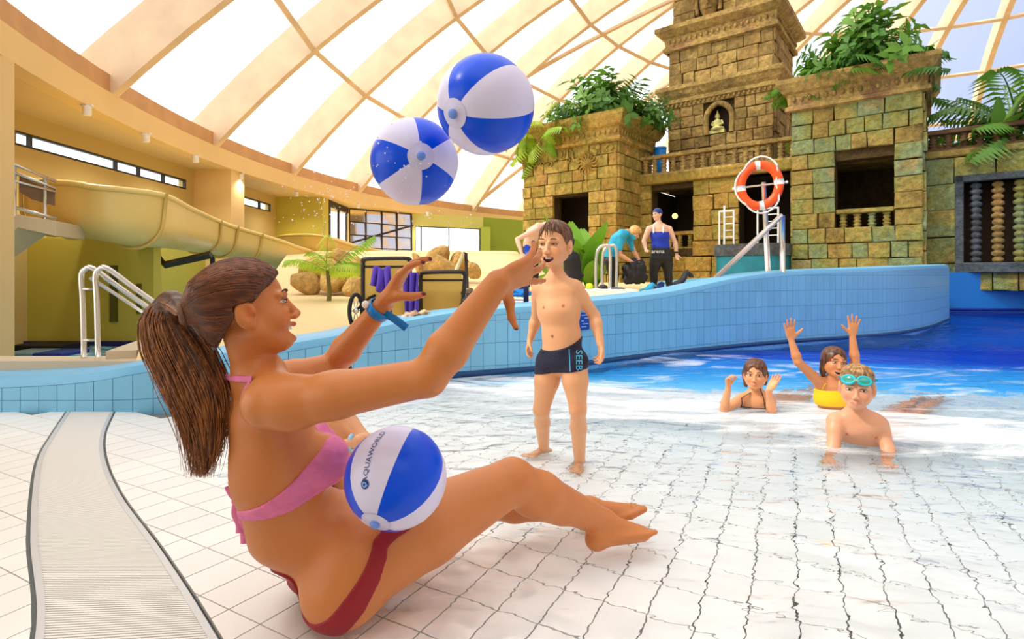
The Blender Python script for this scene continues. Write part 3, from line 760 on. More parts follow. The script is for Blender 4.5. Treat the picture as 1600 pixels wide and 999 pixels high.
lg = MB().sphere((.95, 2.6, 3.05), .10, 12, 8); mlamp = MT('warm_lamp'); mlamp.b.inputs['Emission Color'].default_value = (1, .82, .15, 1); mlamp.b.inputs['Emission Strength'].default_value = 3; mlamp.b.inputs['Base Color'].default_value = (1, .8, .1, 1)
LM('lamp_globe', lg, mlamp.m, t2, smooth=True)
# right gate tower
t3 = thing('temple_tower', TO, 'wide mossy stone temple tower right of the lifebuoy with a railed window and planted top', 'tower', rz=TA)
V3 = .9; U0, U1 = 5.05, 8.07; hole = (6.13, 7.46, 2.14, 4.08)
mb = MB(); wallbox(mb, U0, U1, V3+.06, V3+.5, BZ, 5.65, [hole]); mb.box((U0, V3+.5, BZ), (U0+.3, V3+3, 5.65)); mb.box((U1-.36, V3+.5, BZ), (U1-.06, V3+3, 5.65)); mb.box((U0, V3+2.9, BZ), (U1, V3+3, 5.65)); mb.box((U0, V3+.5, 5.4), (U1, V3+3, 5.7)); mb.box((U0, V3+.5, BZ), (U1, V3+3, 2.0))
LM('core_wall', mb, m_joint, t3)
stonework(t3, m_stone2, U0, U1, BZ, 5.6, V3+.05, holes=[hole], w=(.36, .7), ch=.42, seed=8); stonework(t3, m_stone2, V3, V3+3, BZ, 5.6, U1-.05, 'right', w=(.5, .9), ch=.5)
cornice(t3, U0, U1, V3, V3+2.9, [(.05, 5.58), (.15, 5.62), (.15, 5.72), (.08, 5.77), (.12, 6.08), (.22, 6.13), (.32, 6.3), (.36, 6.36), (.36, 6.48), (.05, 6.48)], m_stone3, beads=(.13, 5.93, .085, .2))
balustrade(t3, 6.13, 7.46, V3+.2, 2.14, .6, .33, m_stone2)
# side wall with stacked-ring columns
t4 = thing('temple_side_wall', TO, 'low stone temple wall at the right edge with ringed columns in a dark opening', 'wall', rz=TA)
V4 = 1.5; hole = (8.85, 12.4, 1.25, 3.28)
mb = MB(); wallbox(mb, 8.0, 14, V4+.06, V4+.6, BZ, 4.1, [hole]); mb.box((8.0, V4+.6, 3.9), (14, V4+3, 4.1)); mb.box((8, V4+2.4, BZ), (14, V4+2.5, 4))
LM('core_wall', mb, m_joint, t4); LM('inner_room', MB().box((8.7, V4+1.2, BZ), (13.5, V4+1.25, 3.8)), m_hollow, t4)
stonework(t4, m_stone2, 8.07, 13.9, BZ, 3.95, V4+.05, holes=[(hole[0]-.12, hole[1]+.12, hole[2]-.1, hole[3]+.14)], w=(.45, .95), ch=.62, seed=4)
fr = MB(); fr.box((8.7, V4-.12, 1.1), (8.87, V4+.4, 3.45)).box((8.7, V4-.12, 3.28), (12.5, V4+.4, 3.45)).box((8.7, V4-.2, 1.0), (12.5, V4+.4, 1.25))
LM('window_surround', fr, m_greyframe, t4, bevel=.02)
LM('ledge', MB().box((8.0, V4-.1, 3.95), (14, V4+.6, 4.13)), m_stone2, t4, bevel=.03)
balustrade(t4, 8.1, 14, V4+.1, 4.13, .55, .3, mat('dark_brown_baluster', (92, 66, 40), .8))
prof = []; nz = 13
for k in range(nz):
    z = k*2.03/nz; prof += [(.065, z), (.115+.015*(k % 2), z+.04), (.115+.015*(k % 2), z+.1), (.065, z+2.03/nz-.01)]
cm = MB().lathe(prof, 10).mesh('ringed_column'); cm.materials.append(m_greyframe); cm.shade_smooth()
for k, u in enumerate((9.11, 9.53, 9.93, 10.35, 10.8, 11.3, 11.8)):
    o = bpy.data.objects.new('ringed_column', cm); C.objects.link(o); o.parent = t4; o.location = (u, V4+.15, 1.25)
    o.material_slots[0].link = 'OBJECT'; o.material_slots[0].material = [m_greyframe, m_stone3, m_stone2][k % 3]
# central tower
t5 = thing('temple_tower', TO, 'tall stepped stone temple tower behind the balustrade, with an arched niche', 'tower', rz=TA)
V5 = 3.6; A0, A1 = .32, 4.0
nic = (1.83, 2.56, 6.05, 6.8)
mb = MB(); wallbox(mb, A0, A1, V5+.06, V5+.6, 4.0, 7.2, [(nic[0], nic[1], nic[2], 7.1)]); mb.box((A0, V5+.6, 4.0), (A1-.06, V5+3.2, 7.2)); mb.box((A0+.02, V5+.08, 7.2), (A1-.08, V5+3.1, 9.4)); mb.box((A0+.15, V5+.2, 9.4), (A1-.4, V5+2.9, 13))
LM('core_wall', mb, m_joint, t5)
stonework(t5, m_stone3, A0, A1, 4.4, 7.2, V5+.05, holes=[(1.66, 2.73, 6.0, 7.2)], seed=11, w=(.3, .62), ch=.4); stonework(t5, m_stone3, V5, V5+3.2, 4.4, 7.2, A1-.05, 'right', w=(.5, .9), ch=.5)
stonework(t5, m_stone3, A0+.02, A1-.02, 8.0, 9.35, V5+.07, seed=12, w=(.35, .7), ch=.45); stonework(t5, m_stone3, V5, V5+3.1, 8.0, 9.35, A1-.07, 'right', w=(.5, .9), ch=.45)
stonework(t5, m_stone3, A0+.15, A1-.35, 10.2, 12.9, V5+.2, seed=13, w=(.4, .8), ch=.55, holes=[(1.3, 2.3, 10.2, 12)]); stonework(t5, m_stone3, V5+.2, V5+2.9, 10.2, 12.9, A1-.4, 'right', w=(.5, .9), ch=.5)
cornice(t5, A0, A1, V5, V5+3.2, [(.05, 7.18), (.10, 7.2), (.10, 7.32), (.17, 7.36), (.17, 7.5), (.25, 7.6), (.33, 7.74), (.38, 7.8), (.38, 7.95), (.05, 8.04)], m_stone3, beads=(.13, 7.28, .07, .17))
cornice(t5, A0, A1, V5, V5+3.1, [(.05, 9.32), (.16, 9.36), (.16, 9.5), (.09, 9.55), (.12, 9.85), (.22, 9.9), (.34, 10.0), (.4, 10.06), (.4, 10.22), (.05, 10.3)], m_stone3, beads=(.13, 9.7, .08, .2))
# niche arch, seated statue, carved face
ar = MB(); pts = [(1.76, V5-.06, 6.0), (1.74, V5-.06, 6.5), (1.78, V5-.06, 6.75), (1.92, V5-.06, 6.96), (2.19, V5-.06, 7.1), (2.47, V5-.06, 6.96), (2.62, V5-.06, 6.75), (2.66, V5-.06, 6.5), (2.64, V5-.06, 6.0)]
ar.tube(spline(pts, 4), .10, 8); LM('niche_arch', ar, m_stone3, t5, smooth=True)
ap = MB()
for k in range(8):
    a0, a1 = math.pi*k/8, math.pi*(k+1)/8
    for q in (0,):
        p0 = Vector((2.195+.365*math.cos(a0), V5, 6.75+.3*math.sin(a0))); p1 = Vector((2.195+.365*math.cos(a1), V5, 6.75+.3*math.sin(a1)))
        ap.add([p0, p1, Vector((p1.x, V5, 7.16)), Vector((p0.x, V5, 7.16)), p0+Vector((0, .5, 0)), p1+Vector((0, .5, 0))], [(0, 1, 2, 3), (0, 4, 5, 1)])
LM('arch_spandrel', ap, m_joint, t5)
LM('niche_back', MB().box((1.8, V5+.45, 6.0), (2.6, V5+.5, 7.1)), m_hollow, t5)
st = thing('seated_statue', TO+Vector((cu*2.1-su*(V5+.12), su*2.1+cu*(V5+.12), 6.05)), 'small pale seated stone statue inside the arched niche of the tall tower', 'statue', rz=TA)
sb = MB().box((-.27, -.13, 0), (.27, .2, .12)).lathe([(.22, .12), (.25, .17), (.17, .23), (.13, .3)], 12).lathe([(.12, .26), (.15, .38), (.14, .46), (.05, .52), (.05, .54), (.085, .58), (.09, .64), (.06, .70), (.035, .73), (.02, .80), (.005, .86)], 12)
sb.tube([(-.14, 0, .46), (-.2, -.04, .34), (-.08, -.14, .27)], .04, 6).tube([(.14, 0, .46), (.2, -.04, .34), (.08, -.14, .27)], .04, 6).tube([(-.2, -.02, .17), (0, -.2, .16), (.2, -.02, .17)], .065, 8)
sb.build('figure', mat('pale_stone_statue', (206, 200, 130), .8), st, smooth='auto')
fm = MB()
fm.sphere((1.8, V5+.12, 10.95), (.36, .22, .62), 16, 12); fm.tube([(1.8, V5-.16, 11.1), (1.8, V5-.2, 10.85), (1.8, V5-.13, 10.78)], [.05, .08, .05], 8)
fm.tube([(1.66, V5-.1, 10.62), (1.8, V5-.14, 10.6), (1.94, V5-.1, 10.62)], .035, 6)
for s_ in (-1, 1): fm.tube([(1.8+s_*.07, V5-.08, 11.12), (1.8+s_*.25, V5-.06, 11.1)], .03, 6); fm.tube([(1.8+s_*.4, V5+.05, 11.3), (1.8+s_*.44, V5+.05, 10.9), (1.8+s_*.4, V5+.05, 10.5)], .07, 6)
LM('carved_face', fm, m_stone3, t5, smooth=True)
# terrace slab
MB().box((-.2, 1.9, 4.2), (14, 9, 4.38)).build('temple_terrace', m_stone3, t5).name = 'terrace_slab'
def tp(u, v, z=0): return TO+Vector((cu*u-su*v, su*u+cu*v, z))
bb_ = thing('water_tank', tp(.40, 2.6, 4.42), 'small bright blue tank standing behind the balustrade beside the left temple tower', 'tank')
MB().lathe([(.2, 0), (.22, .03), (.22, 1.05), (.19, 1.1)], 14).build('tank_body', mat('bright_blue_plastic', (10, 130, 225), .4), bb_, smooth='auto'); MB().lathe([(.23, 1.08), (.23, 1.16), (.05, 1.2)], 14).build('lid', bpy.data.materials['bright_blue_plastic'], bb_, smooth='auto')
# teal block and white ladders at the dark doorway
tb_ = thing('teal_pedestal', tp(4.05, .35, BZ), 'round-fronted teal block with a stone rim in front of the doorway behind the lifebuoy', 'pedestal', rz=TA)
P_ = [(math.cos(a)*.95, -math.sin(a)*.55) for a in [math.pi*k/14 for k in range(15)]]+[(-.95, .7), (.95, .7)]
q = MB().add([(x, y, 0) for x, y in P_]+[(x, y, .95) for x, y in P_], [tuple(range(17)), tuple(range(33, 16, -1))]+[(i, (i+1) % 17, 17+(i+1) % 17, 17+i) for i in range(17)])
q.build('basin_body', mat('teal_paint', (20, 120, 140), .5, var=.3, vscale=2), tb_)
q = MB().add([(x*1.06, y*1.06, .95) for x, y in P_]+[(x*1.06, y*1.06, 1.28) for x, y in P_], [tuple(range(17)), tuple(range(33, 16, -1))]+[(i, (i+1) % 17, 17+(i+1) % 17, 17+i) for i in range(17)])
q.build('stone_rim', m_greyframe, tb_)
for k, (u, ww) in enumerate(((3.35, .42), (4.5, .55))):
    r_ = thing('white_barrier', tp(u, .5, BZ+1.28), ('left' if k == 0 else 'right')+' of the two white metal barriers on the teal block', 'barrier', rz=TA)
    q = MB()
    for x in (-ww/2, ww/2): q.tube([(x, 0, 0), (x, 0, 1.05)], .025, 6)
    q.tube([(-ww/2, 0, 1.03), (ww/2, 0, 1.03)], .025, 6); q.tube([(-ww*.15, 0, 0), (-ww*.15, 0, 1.2)], .03, 6)
    for z in (.25, .45, .65, .85): q.tube([(-ww*.15, 0, z), (ww/2, 0, z)], .015, 5)
    q.build('barrier_frame', m_white, r_)
# ---------------------------------------------------------------- plants
def leaf_mat(name, c1, c2, tr=.35):
    M = MT(name); b = M.b; b.inputs['Roughness'].default_value = .45
    oi = M.n('ObjectInfo'); mx = M.n('Mix', data_type='RGBA'); mx.inputs[6].default_value = rgb(c1); mx.inputs[7].default_value = rgb(c2)
    M.l(oi.outputs['Random'], mx.inputs[0]); M.l(mx.outputs[2], b.inputs['Base Color'])
    t = M.n('BsdfTranslucent'); M.l(mx.outputs[2], t.inputs[0]); ms = M.n('MixShader'); ms.inputs[0].default_value = tr
    M.l(b.outputs[0], ms.inputs[1]); M.l(t.outputs[0], ms.inputs[2]); M.l(ms.outputs[0], M.out.inputs[0]); return M.m
m_leaf = leaf_mat('fresh_green_leaf', (120, 170, 30), (70, 130, 30)); m_leaf2 = leaf_mat('dark_green_leaf', (66, 120, 44), (118, 164, 56)); m_leaf3 = leaf_mat('yellow_green_leaf', (190, 210, 50), (130, 180, 40)); m_stem = mat('plant_stem', (110, 100, 50), .7)
def frond_mesh(n=15, L=1.0, droop=.5, lw=.028, ll=.32):
    mb = MB(); pts = [Vector((L*t*math.cos(droop*t*.9), 0, L*(t*.75-droop*t*t*.9))) for t in [i/10 for i in range(11)]]
    mb.tube(pts, [.012*(1-t*.07) for t in range(11)], 4)
    for i in range(2, n+1):
        t = i/n; k = min(9.99, t*10); p = pts[int(k)].lerp(pts[int(k)+1], k-int(k)) if k < 9.99 else pts[10]
        l = ll*math.sin(math.pi*min(1, .12+t*.85))+.05
        for s in (-1, 1):
            d = Vector((.55, s*.8, -.25)).normalized()*l; w = Vector((.8, -s*.4, .1)).normalized()*lw
            mb.add([p, p+d*.5+w+Vector((0,0,.03)), p+d+Vector((0, 0, -.08)), p+d*.5-w+Vector((0,0,.03))], [(0, 1, 2, 3)])
    return mb.mesh('frond')
def blade_mesh(L=1.0, w=.14, curve=.4, name='leaf'):
    rows = []
    for i in range(8):
        t = i/7; ww = w*math.sin(math.pi*(.06+.93*t))**.7; c = Vector((L*(.35*t+curve*t*t*.6), 0, L*(t-.45*curve*t*t)))
        rows.append([c+Vector((0, -ww, .02)), c, c+Vector((0, ww, .02))])
    return MB().grid(rows).mesh(name)
def sprig_mesh(n=9, seed=0):
    r = random.Random(seed); mb = MB(); tip = Vector((r.uniform(-.2, .2), r.uniform(-.2, .2), .9)); pts = [tip*t+Vector((0, 0, 0)) for t in (0, .5, 1)]
    mb.tube(pts, [.014, .01, .005], 4)
    for i in range(n*3):
        t = .2+.8*i/(n*3); p = tip*t; a = i*2.4; d = Vector((math.cos(a), math.sin(a), .35)).normalized()*r.uniform(.15, .3); w = d.cross(Vector((0, 0, 1))).normalized()*.055
        mb.add([p, p+d*.5+w, p+d+Vector((0, 0, -.04)), p+d*.5-w], [(0, 1, 2, 3)])
    return mb.mesh('sprig')
FR = [frond_mesh(15, 1, d) for d in (.35, .7)]; BLD = [blade_mesh(1, .13, c) for c in (.2, .7)]; BAN = [blade_mesh(1, .2, c, 'leaf') for c in (.15, .5)]; SPR = [sprig_mesh(9, k) for k in range(3)]
for me, m in [(x, m_leaf) for x in FR]+[(x, m_leaf) for x in BLD+BAN]+[(x, m_leaf2) for x in SPR]:
    me.materials.append(m); me.shade_smooth()
def plant(name, loc, label, meshes, n, size, m, spread=(10, 75), cat='plant', group=None, seed=0, pname=None, trunk=0):
    r = random.Random(seed); root = thing(name, loc, label, cat, group)
    if trunk: MB().tube([(0, 0, -.1), (.03, 0, trunk*.5), (0, 0, trunk)], [.05, .035, .03], 8).build('trunk', m_stem, root, smooth=True)
    for i in range(n):
        me = r.choice(meshes); o = bpy.data.objects.new(pname or me.name.split('.')[0], me); C.objects.link(o); o.parent = root
        o.rotation_euler = (0, math.radians(r.uniform(*spread))-math.radians(20), i*2.4+r.uniform(-.4, .4)); s = size*r.uniform(.7, 1.15); o.scale = (s, s, s)
        o.location = (r.uniform(-.05, .05), r.uniform(-.05, .05), trunk)
        o.material_slots[0].link = 'OBJECT'; o.material_slots[0].material = m
    return root
# on the left gate tower (planter top at z 6.34)
Z1 = 6.25; i = 0
for (u, v, kind, n, s, m, lb) in (
    (-3.75, .15, 'f', 24, 1.25, m_leaf3, 'trailing yellow-green fern at the left corner of the left temple tower'),
    (-3.1, .5, 'f', 26, 1.7, m_leaf3, 'tall bright fern just right of the trailing fern on the left tower'),
    (-2.3, .6, 's', 30, 1.15, m_leaf2, 'dark leafy shrub in the middle of the left tower planter'),
    (-1.75, .9, 'b', 12, 1.5, m_leaf3, 'upright bright broad-leaved plant on the left tower'),
    (-.95, .9, 's', 44, 1.9, m_leaf2, 'tallest dark shrub near the front corner of the left tower'),
    (-.25, 1.3, 's', 26, 1.1, m_leaf, 'round shrub behind the front corner of the left tower'),
    (.0, 2.3, 's', 34, 1.3, m_leaf2, 'loose shrub at the right end of the left tower planter')):
    plant('planter_shrub' if kind == 's' else 'planter_fern' if kind == 'f' else 'broad_leaf_plant', tp(u, v, Z1), lb, {'f': FR, 's': SPR, 'b': BLD}[kind], n, s, m, spread=(20, 110) if kind != 'b' else (5, 35), seed=i, group='plants on the temple towers'); i += 1
Z3 = 6.4
for (u, v, kind, n, s, m, lb) in (
    (5.0, 1.2, 'f', 12, .9, m_leaf, 'low spreading fern at the left end of the right tower planter'),
    (5.6, 1.3, 's', 18, .9, m_leaf, 'low green shrub on the left part of the right tower'),
    (6.25, 1.3, 'b', 4, 1.2, m_leaf, 'small upright plant with two pointed leaves on the right tower'),
    (6.8, 1.4, 's', 46, 1.8, m_leaf2, 'spiky dark shrub rising in the middle of the right tower'),
    (7.2, 1.6, 'f', 30, 1.5, m_leaf2, 'tallest feathery plant on the right tower'),
    (7.75, 1.4, 'b', 16, 1.1, m_leaf, 'broad-leaved plant at the right corner of the right tower')):
    plant('planter_shrub' if kind == 's' else 'planter_fern' if kind == 'f' else 'broad_leaf_plant', tp(u, v, Z3), lb, {'f': FR, 's': SPR, 'b': BLD}[kind], n, s, m, spread=(10, 95) if kind != 'b' else (5, 70), seed=i, group='plants on the temple towers'); i += 1
plant('terrace_palm', tp(9.9, 2.4, 4.3), 'large dark palm over the balustrade at the right edge', FR, 26, 2.1, m_leaf2, spread=(-10, 80), cat='palm', seed=41, trunk=.5)
plant('terrace_palm', tp(11.4, 2.2, 4.3), 'second dark palm on the terrace just beyond the right edge', FR, 20, 2.0, m_leaf2, spread=(-10, 90), cat='palm', seed=42, trunk=.6)
plant('broad_leaf_plant', tp(9.6, 1.9, 4.3), 'bushy broad-leaved plant below the dark palm on the right balustrade', BLD, 24, .95, m_leaf2, spread=(20, 110), seed=43)
plant('terrace_palm', tp(5.15, 4.5, 4.4), 'yellow-green palm in the gap right of the tall tower', FR, 12, 1.6, m_leaf3, spread=(0, 80), cat='palm', seed=44, trunk=.7)
# banana clump and ferns behind the boy
for k, (x, y, Y, n, s, lb) in enumerate(((893, 440, 12.5, 7, 1.5, 'tall banana plant with broad upright leaves behind the boy'), (925, 445, 12.2, 8, 1.0, 'shorter banana plant left of the steel pool ladder'), (872, 445, 12.8, 5, 1.15, 'banana plant hidden mostly behind the standing boy'))):
    p = px(x, y, Y); plant('banana_plant', (p.x, p.y, .55), lb, BAN, n, s*1.15, m_leaf, spread=(0, 30), seed=50+k, group='banana plants behind the boy')
p = px(815, 440, 13); plant('fern', (p.x, p.y, .65), 'yellow-green fern left of the bending man in black trousers', FR, 12, 1.0, m_leaf3, spread=(20, 85), seed=61)
p = px(840, 440, 11.5); plant('fern', (p.x, p.y, .6), 'low fern under the bending man behind the bench', FR, 10, .7, m_leaf3, spread=(20, 85), seed=62)
p = px(512, 455, 8.6); plant('young_palm', (p.x, p.y, .35), 'young palm with arching fronds beside the rocks near the slide end', FR, 10, .72, m_leaf3, spread=(-5, 50), cat='palm', seed=63, trunk=.66)
p = px(490, 462, 8.4); plant('fern', (p.x, p.y, .35), 'drooping fern low beside the young palm', FR, 6, .36, m_leaf, spread=(30, 90), seed=64)
# ---------------------------------------------------------------- yellow water slide
m_yel = mat('yellow_fibreglass', (238, 210, 128), .35, spec=.5, var=.05, vscale=.8)
m_yel2 = mat('yellow_flange', (222, 190, 105), .4)
slide = thing('water_slide', px(112, 385, 11), 'long open yellow fibreglass water slide running down in front of the green wall', 'slide')
sp_ = [(88, 328, 11.3, .50), (118, 330, 11.0, .52), (165, 336, 10.9, .53), (212, 345, 11.0, .53), (262, 357, 12.6, .47), (313, 370, 15, .44), (346, 378, 16, .43), (389, 388, 17, .42), (430, 399, 17.8, .42), (465, 411, 18.5, .42), (508, 424, 20, .41), (545, 438, 21.5, .4)]
cs = [px(a, b, c) for a, b, c, d in sp_]; cS = spline(cs, 6); rS = []
for i in range(len(sp_)-1):
    for j in range(6): rS.append(sp_[i][3]+(sp_[i+1][3]-sp_[i][3])*j/6)
rS.append(sp_[-1][3])
def useq(i, k=1.0, thick=0):
    t = (cS[min(i+1, len(cS)-1)]-cS[max(i-1, 0)]).normalized(); s_ = t.cross(Vector((0, 0, 1))).normalized(); u_ = s_.cross(t)
    R = (rS[i]+thick)*k; out = [cS[i]+s_*R*1.12+u_*R*.95]
    out += [cS[i]+s_*R*math.cos(a)*1.08-u_*R*math.sin(a) for a in [math.pi*q/12 for q in range(13)]]
    return out+[cS[i]-s_*R*1.12+u_*R*.95], s_, u_
joints = [1, 3, 5, 6, 7, 9, 10]
seg = [0]+[j*6 for j in joints]+[len(cS)-1]
for a, b in zip(seg, seg[1:]):
    outer = [useq(i)[0] for i in range(a, b+1)]; inner = [useq(i, 1, -.05)[0] for i in range(a, b+1)]
    mb = MB().grid(outer).grid(inner)
    part('flume_section', mb, m_yel, slide, smooth=True)
for s0 in (0, -1):
    part('rim', MB().tube([useq(i)[0][s0] for i in range(len(cS))], .06, 6), m_yel, slide, smooth=True)
for j in joints+[0]:
    r_ = useq(min(j*6, len(cS)-1), 1.02, .03)[0]; part('flange', MB().tube(r_, .035, 6), m_yel2, slide, smooth=True)
arc = [useq(i)[0] for i in range(0, 2)]
for a, b, Yd in ((332, 412, 16.0), (440, 440, 18), (478, 445, 19)):
    p = px(a, b, Yd); part('support_post', MB().tube([Vector((p.x, p.y, -1.0)), Vector((p.x, p.y, p.z+.3))], .07, 8), m_dark, slide, smooth=True)
pv = [px(242, 397, 13), px(258, 414, 13), px(330, 398, 13)]
part('support_bracket', MB().tube(pv, .09, 4), m_dark, slide)
up = thing('water_slide', px(520, 385, 23), 'upper bend of a yellow slide channel seen behind the young palm', 'slide')
q = [px(425, 372, 24), px(452, 368, 23), px(500, 369, 22), (px(550, 384, 22)), px(605, 394, 22), px(650, 397, 22.5)]
qs = spline(q, 5); rows = [[p+Vector((0, 0, 0)), p+Vector((.0, .1, -.35)), p+Vector((0, .35, -.75)), p+Vector((0, .8, -.8)), p+Vector((0, 1.15, -.6)), p+Vector((0, 1.3, 0))] for p in qs]
part('channel', MB().grid(rows), m_yel, up, smooth=True); part('rim', MB().tube(qs, .06, 6), m_yel2, up, smooth=True); part('rim', MB().tube([p+Vector((0, 1.3, 0)) for p in qs], .06, 6), m_yel2, up, smooth=True)
for p in (qs[3], qs[12], qs[20]): part('support_post', MB().tube([Vector((p.x, p.y+.6, -1)), Vector((p.x, p.y+.6, p.z-.7))], .07, 8), m_dark, up)
# ---------------------------------------------------------------- slide stairs
st = thing('slide_staircase', px(40, 380, 9), 'beige slide staircase landing with steel railings at the left edge', 'staircase')
a, b, c_ = px(-60, 385, 8.6), px(30, 340, 9.2), px(90, 352, 9.6)
mb = MB()
for p0, p1, h0, h1_ in ((px(-90, 405, 8.4), px(28, 335, 9.2), .30, .22), (px(28, 335, 9.2), px(88, 346, 9.6), .22, .26)):
    back = Vector((-.25, .95, 0))
    q = [p0, p1, p1+back, p0+back]; mb.add([v for v in q]+[v-Vector((0, 0, h0 if i in (0, 3) else h1_)) for i, v in enumerate(q)], [(3,2,1,0),(4,5,6,7),(0,1,5,4),(1,2,6,5),(2,3,7,6),(3,0,4,7)])
part('stringer', mb, mat('beige_concrete', (214, 196, 158), .8), st)
part('landing_wedge', MB().add([px(20, 355, 9.3), px(88, 368, 9.6), px(36, 352, 9.3), px(20, 355, 9.9), px(88, 368, 10.3), px(36, 352, 10.2)], [(0, 1, 2), (5, 4, 3), (0, 3, 4, 1), (1, 4, 5, 2), (2, 5, 3, 0)]), m_green, st)
for x, y0, y1, Yd in ((22, 258, 350, 9.2), (70, 278, 356, 9.5)):
    part('post', MB().tube([px(x, y0, Yd), px(x, y1, Yd)], .03, 8), m_steel, st, smooth=True)
for l in ([(-80, 318, 8.4), (22, 257, 9.2), (88, 284, 9.6)], [(-80, 340, 8.4), (22, 283, 9.2), (88, 300, 9.6)], [(22, 270, 9.2), (88, 295, 9.6)], [(22, 324, 9.2), (88, 342, 9.6)], [(-80, 390, 8.4), (22, 330, 9.2)]):
    part('handrail', MB().tube([px(*p) for p in l], .028, 8), m_steel, st, smooth=True)
part('mesh_panel', MB().add([px(-60, 345, 8.5), px(20, 290, 9.25), px(20, 335, 9.25), px(-60, 385, 8.5)]+[px(-60, 345, 8.55), px(20, 290, 9.3), px(20, 335, 9.3), px(-60, 385, 8.55)], [(0, 1, 2, 3), (7, 6, 5, 4)]), mat('brown_panel', (140, 108, 70), .7), st)
part('banner_panel', MB().add([px(30, 275, 9.26), px(86, 300, 9.6), px(86, 322, 9.6), px(50, 312, 9.4), px(30, 300, 9.26)]+[px(30, 275, 9.3), px(86, 300, 9.64), px(86, 322, 9.64), px(50, 312, 9.44), px(30, 300, 9.3)], [(0, 1, 2, 3, 4), (9, 8, 7, 6, 5)]), mat('rock_brown', (128, 100, 74), .9), st)
# ---------------------------------------------------------------- steel rails
hr = thing('pool_handrail', px(140, 556, 4.2), 'pair of bent steel handrails standing on the low wall left of the woman', 'handrail')
for dx, Yd in ((0, 4.22), (22, 4.14)):
    pts = [px(131+dx, 558, Yd), px(129+dx, 470, Yd), px(127+dx, 432, Yd), px(133+dx, 421, Yd), px(146+dx, 420, Yd), px(190+dx, 452, Yd+.1), px(240+dx, 487, Yd+.2), px(262+dx, 503, Yd+.25)]
    part('rail', MB().tube(spline(pts, 5), .019, 10), m_steel, hr, smooth=True)
    part('lower_rail', MB().tube([px(140+dx, 434, Yd), px(190+dx, 466, Yd+.1), px(240+dx, 500, Yd+.2)], .013, 8), m_steel, hr, smooth=True)
    part('post', MB().tube([px(232+dx*.5, 556, Yd+.1), px(230+dx*.5, 482, Yd+.2)], .019, 10), m_steel, hr, smooth=True)
for y in (452, 532): part('rung', MB().tube([px(128, y, 4.22), px(152, y, 4.14)], .009, 8), m_steel, hr, smooth=True)
# handrail and lifebuoy on the pool wall
sr = thing('stair_handrail', px(1165, 432, 7.5), 'slanting thick steel handrail on the pool wall beside the lifebuoy', 'handrail')
part('rail', MB().tube([px(1112, 441, 7.35), px(1217, 341, 7.6), px(1222, 337, 7.6)], .036, 10), m_steel, sr, smooth=True)
part('post', MB().tube([px(1222, 337, 7.6), px(1223, 430, 7.6)], .036, 10), m_steel, sr, smooth=True)
part('foot', MB().tube([px(1112, 441, 7.35), px(1107, 448, 7.35)], .05, 10), m_steel, sr, smooth=True)
lb = thing('lifebuoy', px(1196, 428, 7.7), 'orange lifebuoy with white rope on a steel pole on the pool wall', 'lifebuoy')
part('pole', MB().tube([px(1199, 428, 7.7), px(1193, 285, 7.7)], .03, 10), m_steel, lb, smooth=True)
part('pole_stay', MB().tube([px(1203, 428, 7.72), px(1198, 330, 7.72)], .015, 8), m_steel, lb, smooth=True)
cc = px(1187, 290, 7.62); Rl = .285; wv = Vector((.72, -.28, .06)).normalized(); uv = Vector((-.05, 0, 1)).normalized()
m_or = mat('orange_plastic', (250, 88, 24), .4); m_rope = mat('white_rope', (240, 236, 226), .7)
def ringp(a, R, off=0): return cc+wv*math.cos(a)*R*.86+uv*math.sin(a)*R+Vector((0, -off, 0))
rg = [ringp(2*math.pi*i/40, Rl) for i in range(40)]
part('ring', MB().tube(rg, .062, 12, closed=True), m_or, lb, smooth=True)
for a in (0, 90, 180, 270):
    a_ = math.radians(a+3); part('reflective_band', MB().tube([ringp(a_-.13, Rl), ringp(a_, Rl), ringp(a_+.13, Rl)], .065, 12), m_rope, lb, smooth=True)
for k in range(4):
    a0 = math.radians(45+90*k-90); pts = [ringp(a0+math.pi/2*t, Rl+.06+(.05*math.sin(math.pi*t) if k in (1, 2) else -.13*math.sin(math.pi*t) if k == 0 else .05*math.sin(math.pi*t)), .05) for t in [i/8 for i in range(9)]]
    part('grab_rope', MB().tube(pts, .012, 6), m_rope, lb, smooth=True)
part('holder_bar', MB().tube([cc-wv*.33, cc+wv*.33], .012, 6), m_steel, lb); 
for s_ in (-1, 1): part('holder_knob', MB().sphere(cc+wv*.34*s_, .02, 8, 6), m_white, lb, smooth=True)
pl = thing('pool_ladder', px(945, 445, 9.5), 'arched steel pool ladder beside the banana plants', 'ladder')
for dx, Yd in ((0, 9.4), (10, 9.9)):
    pts = [px(931+dx, 460, Yd), px(931+dx, 410, Yd), px(935+dx, 390, Yd), px(945+dx, 384, Yd), px(953+dx, 392, Yd), px(953+dx, 460, Yd)]
    part('rail', MB().tube(spline(pts, 5), .028, 8), m_steel, pl, smooth=True)
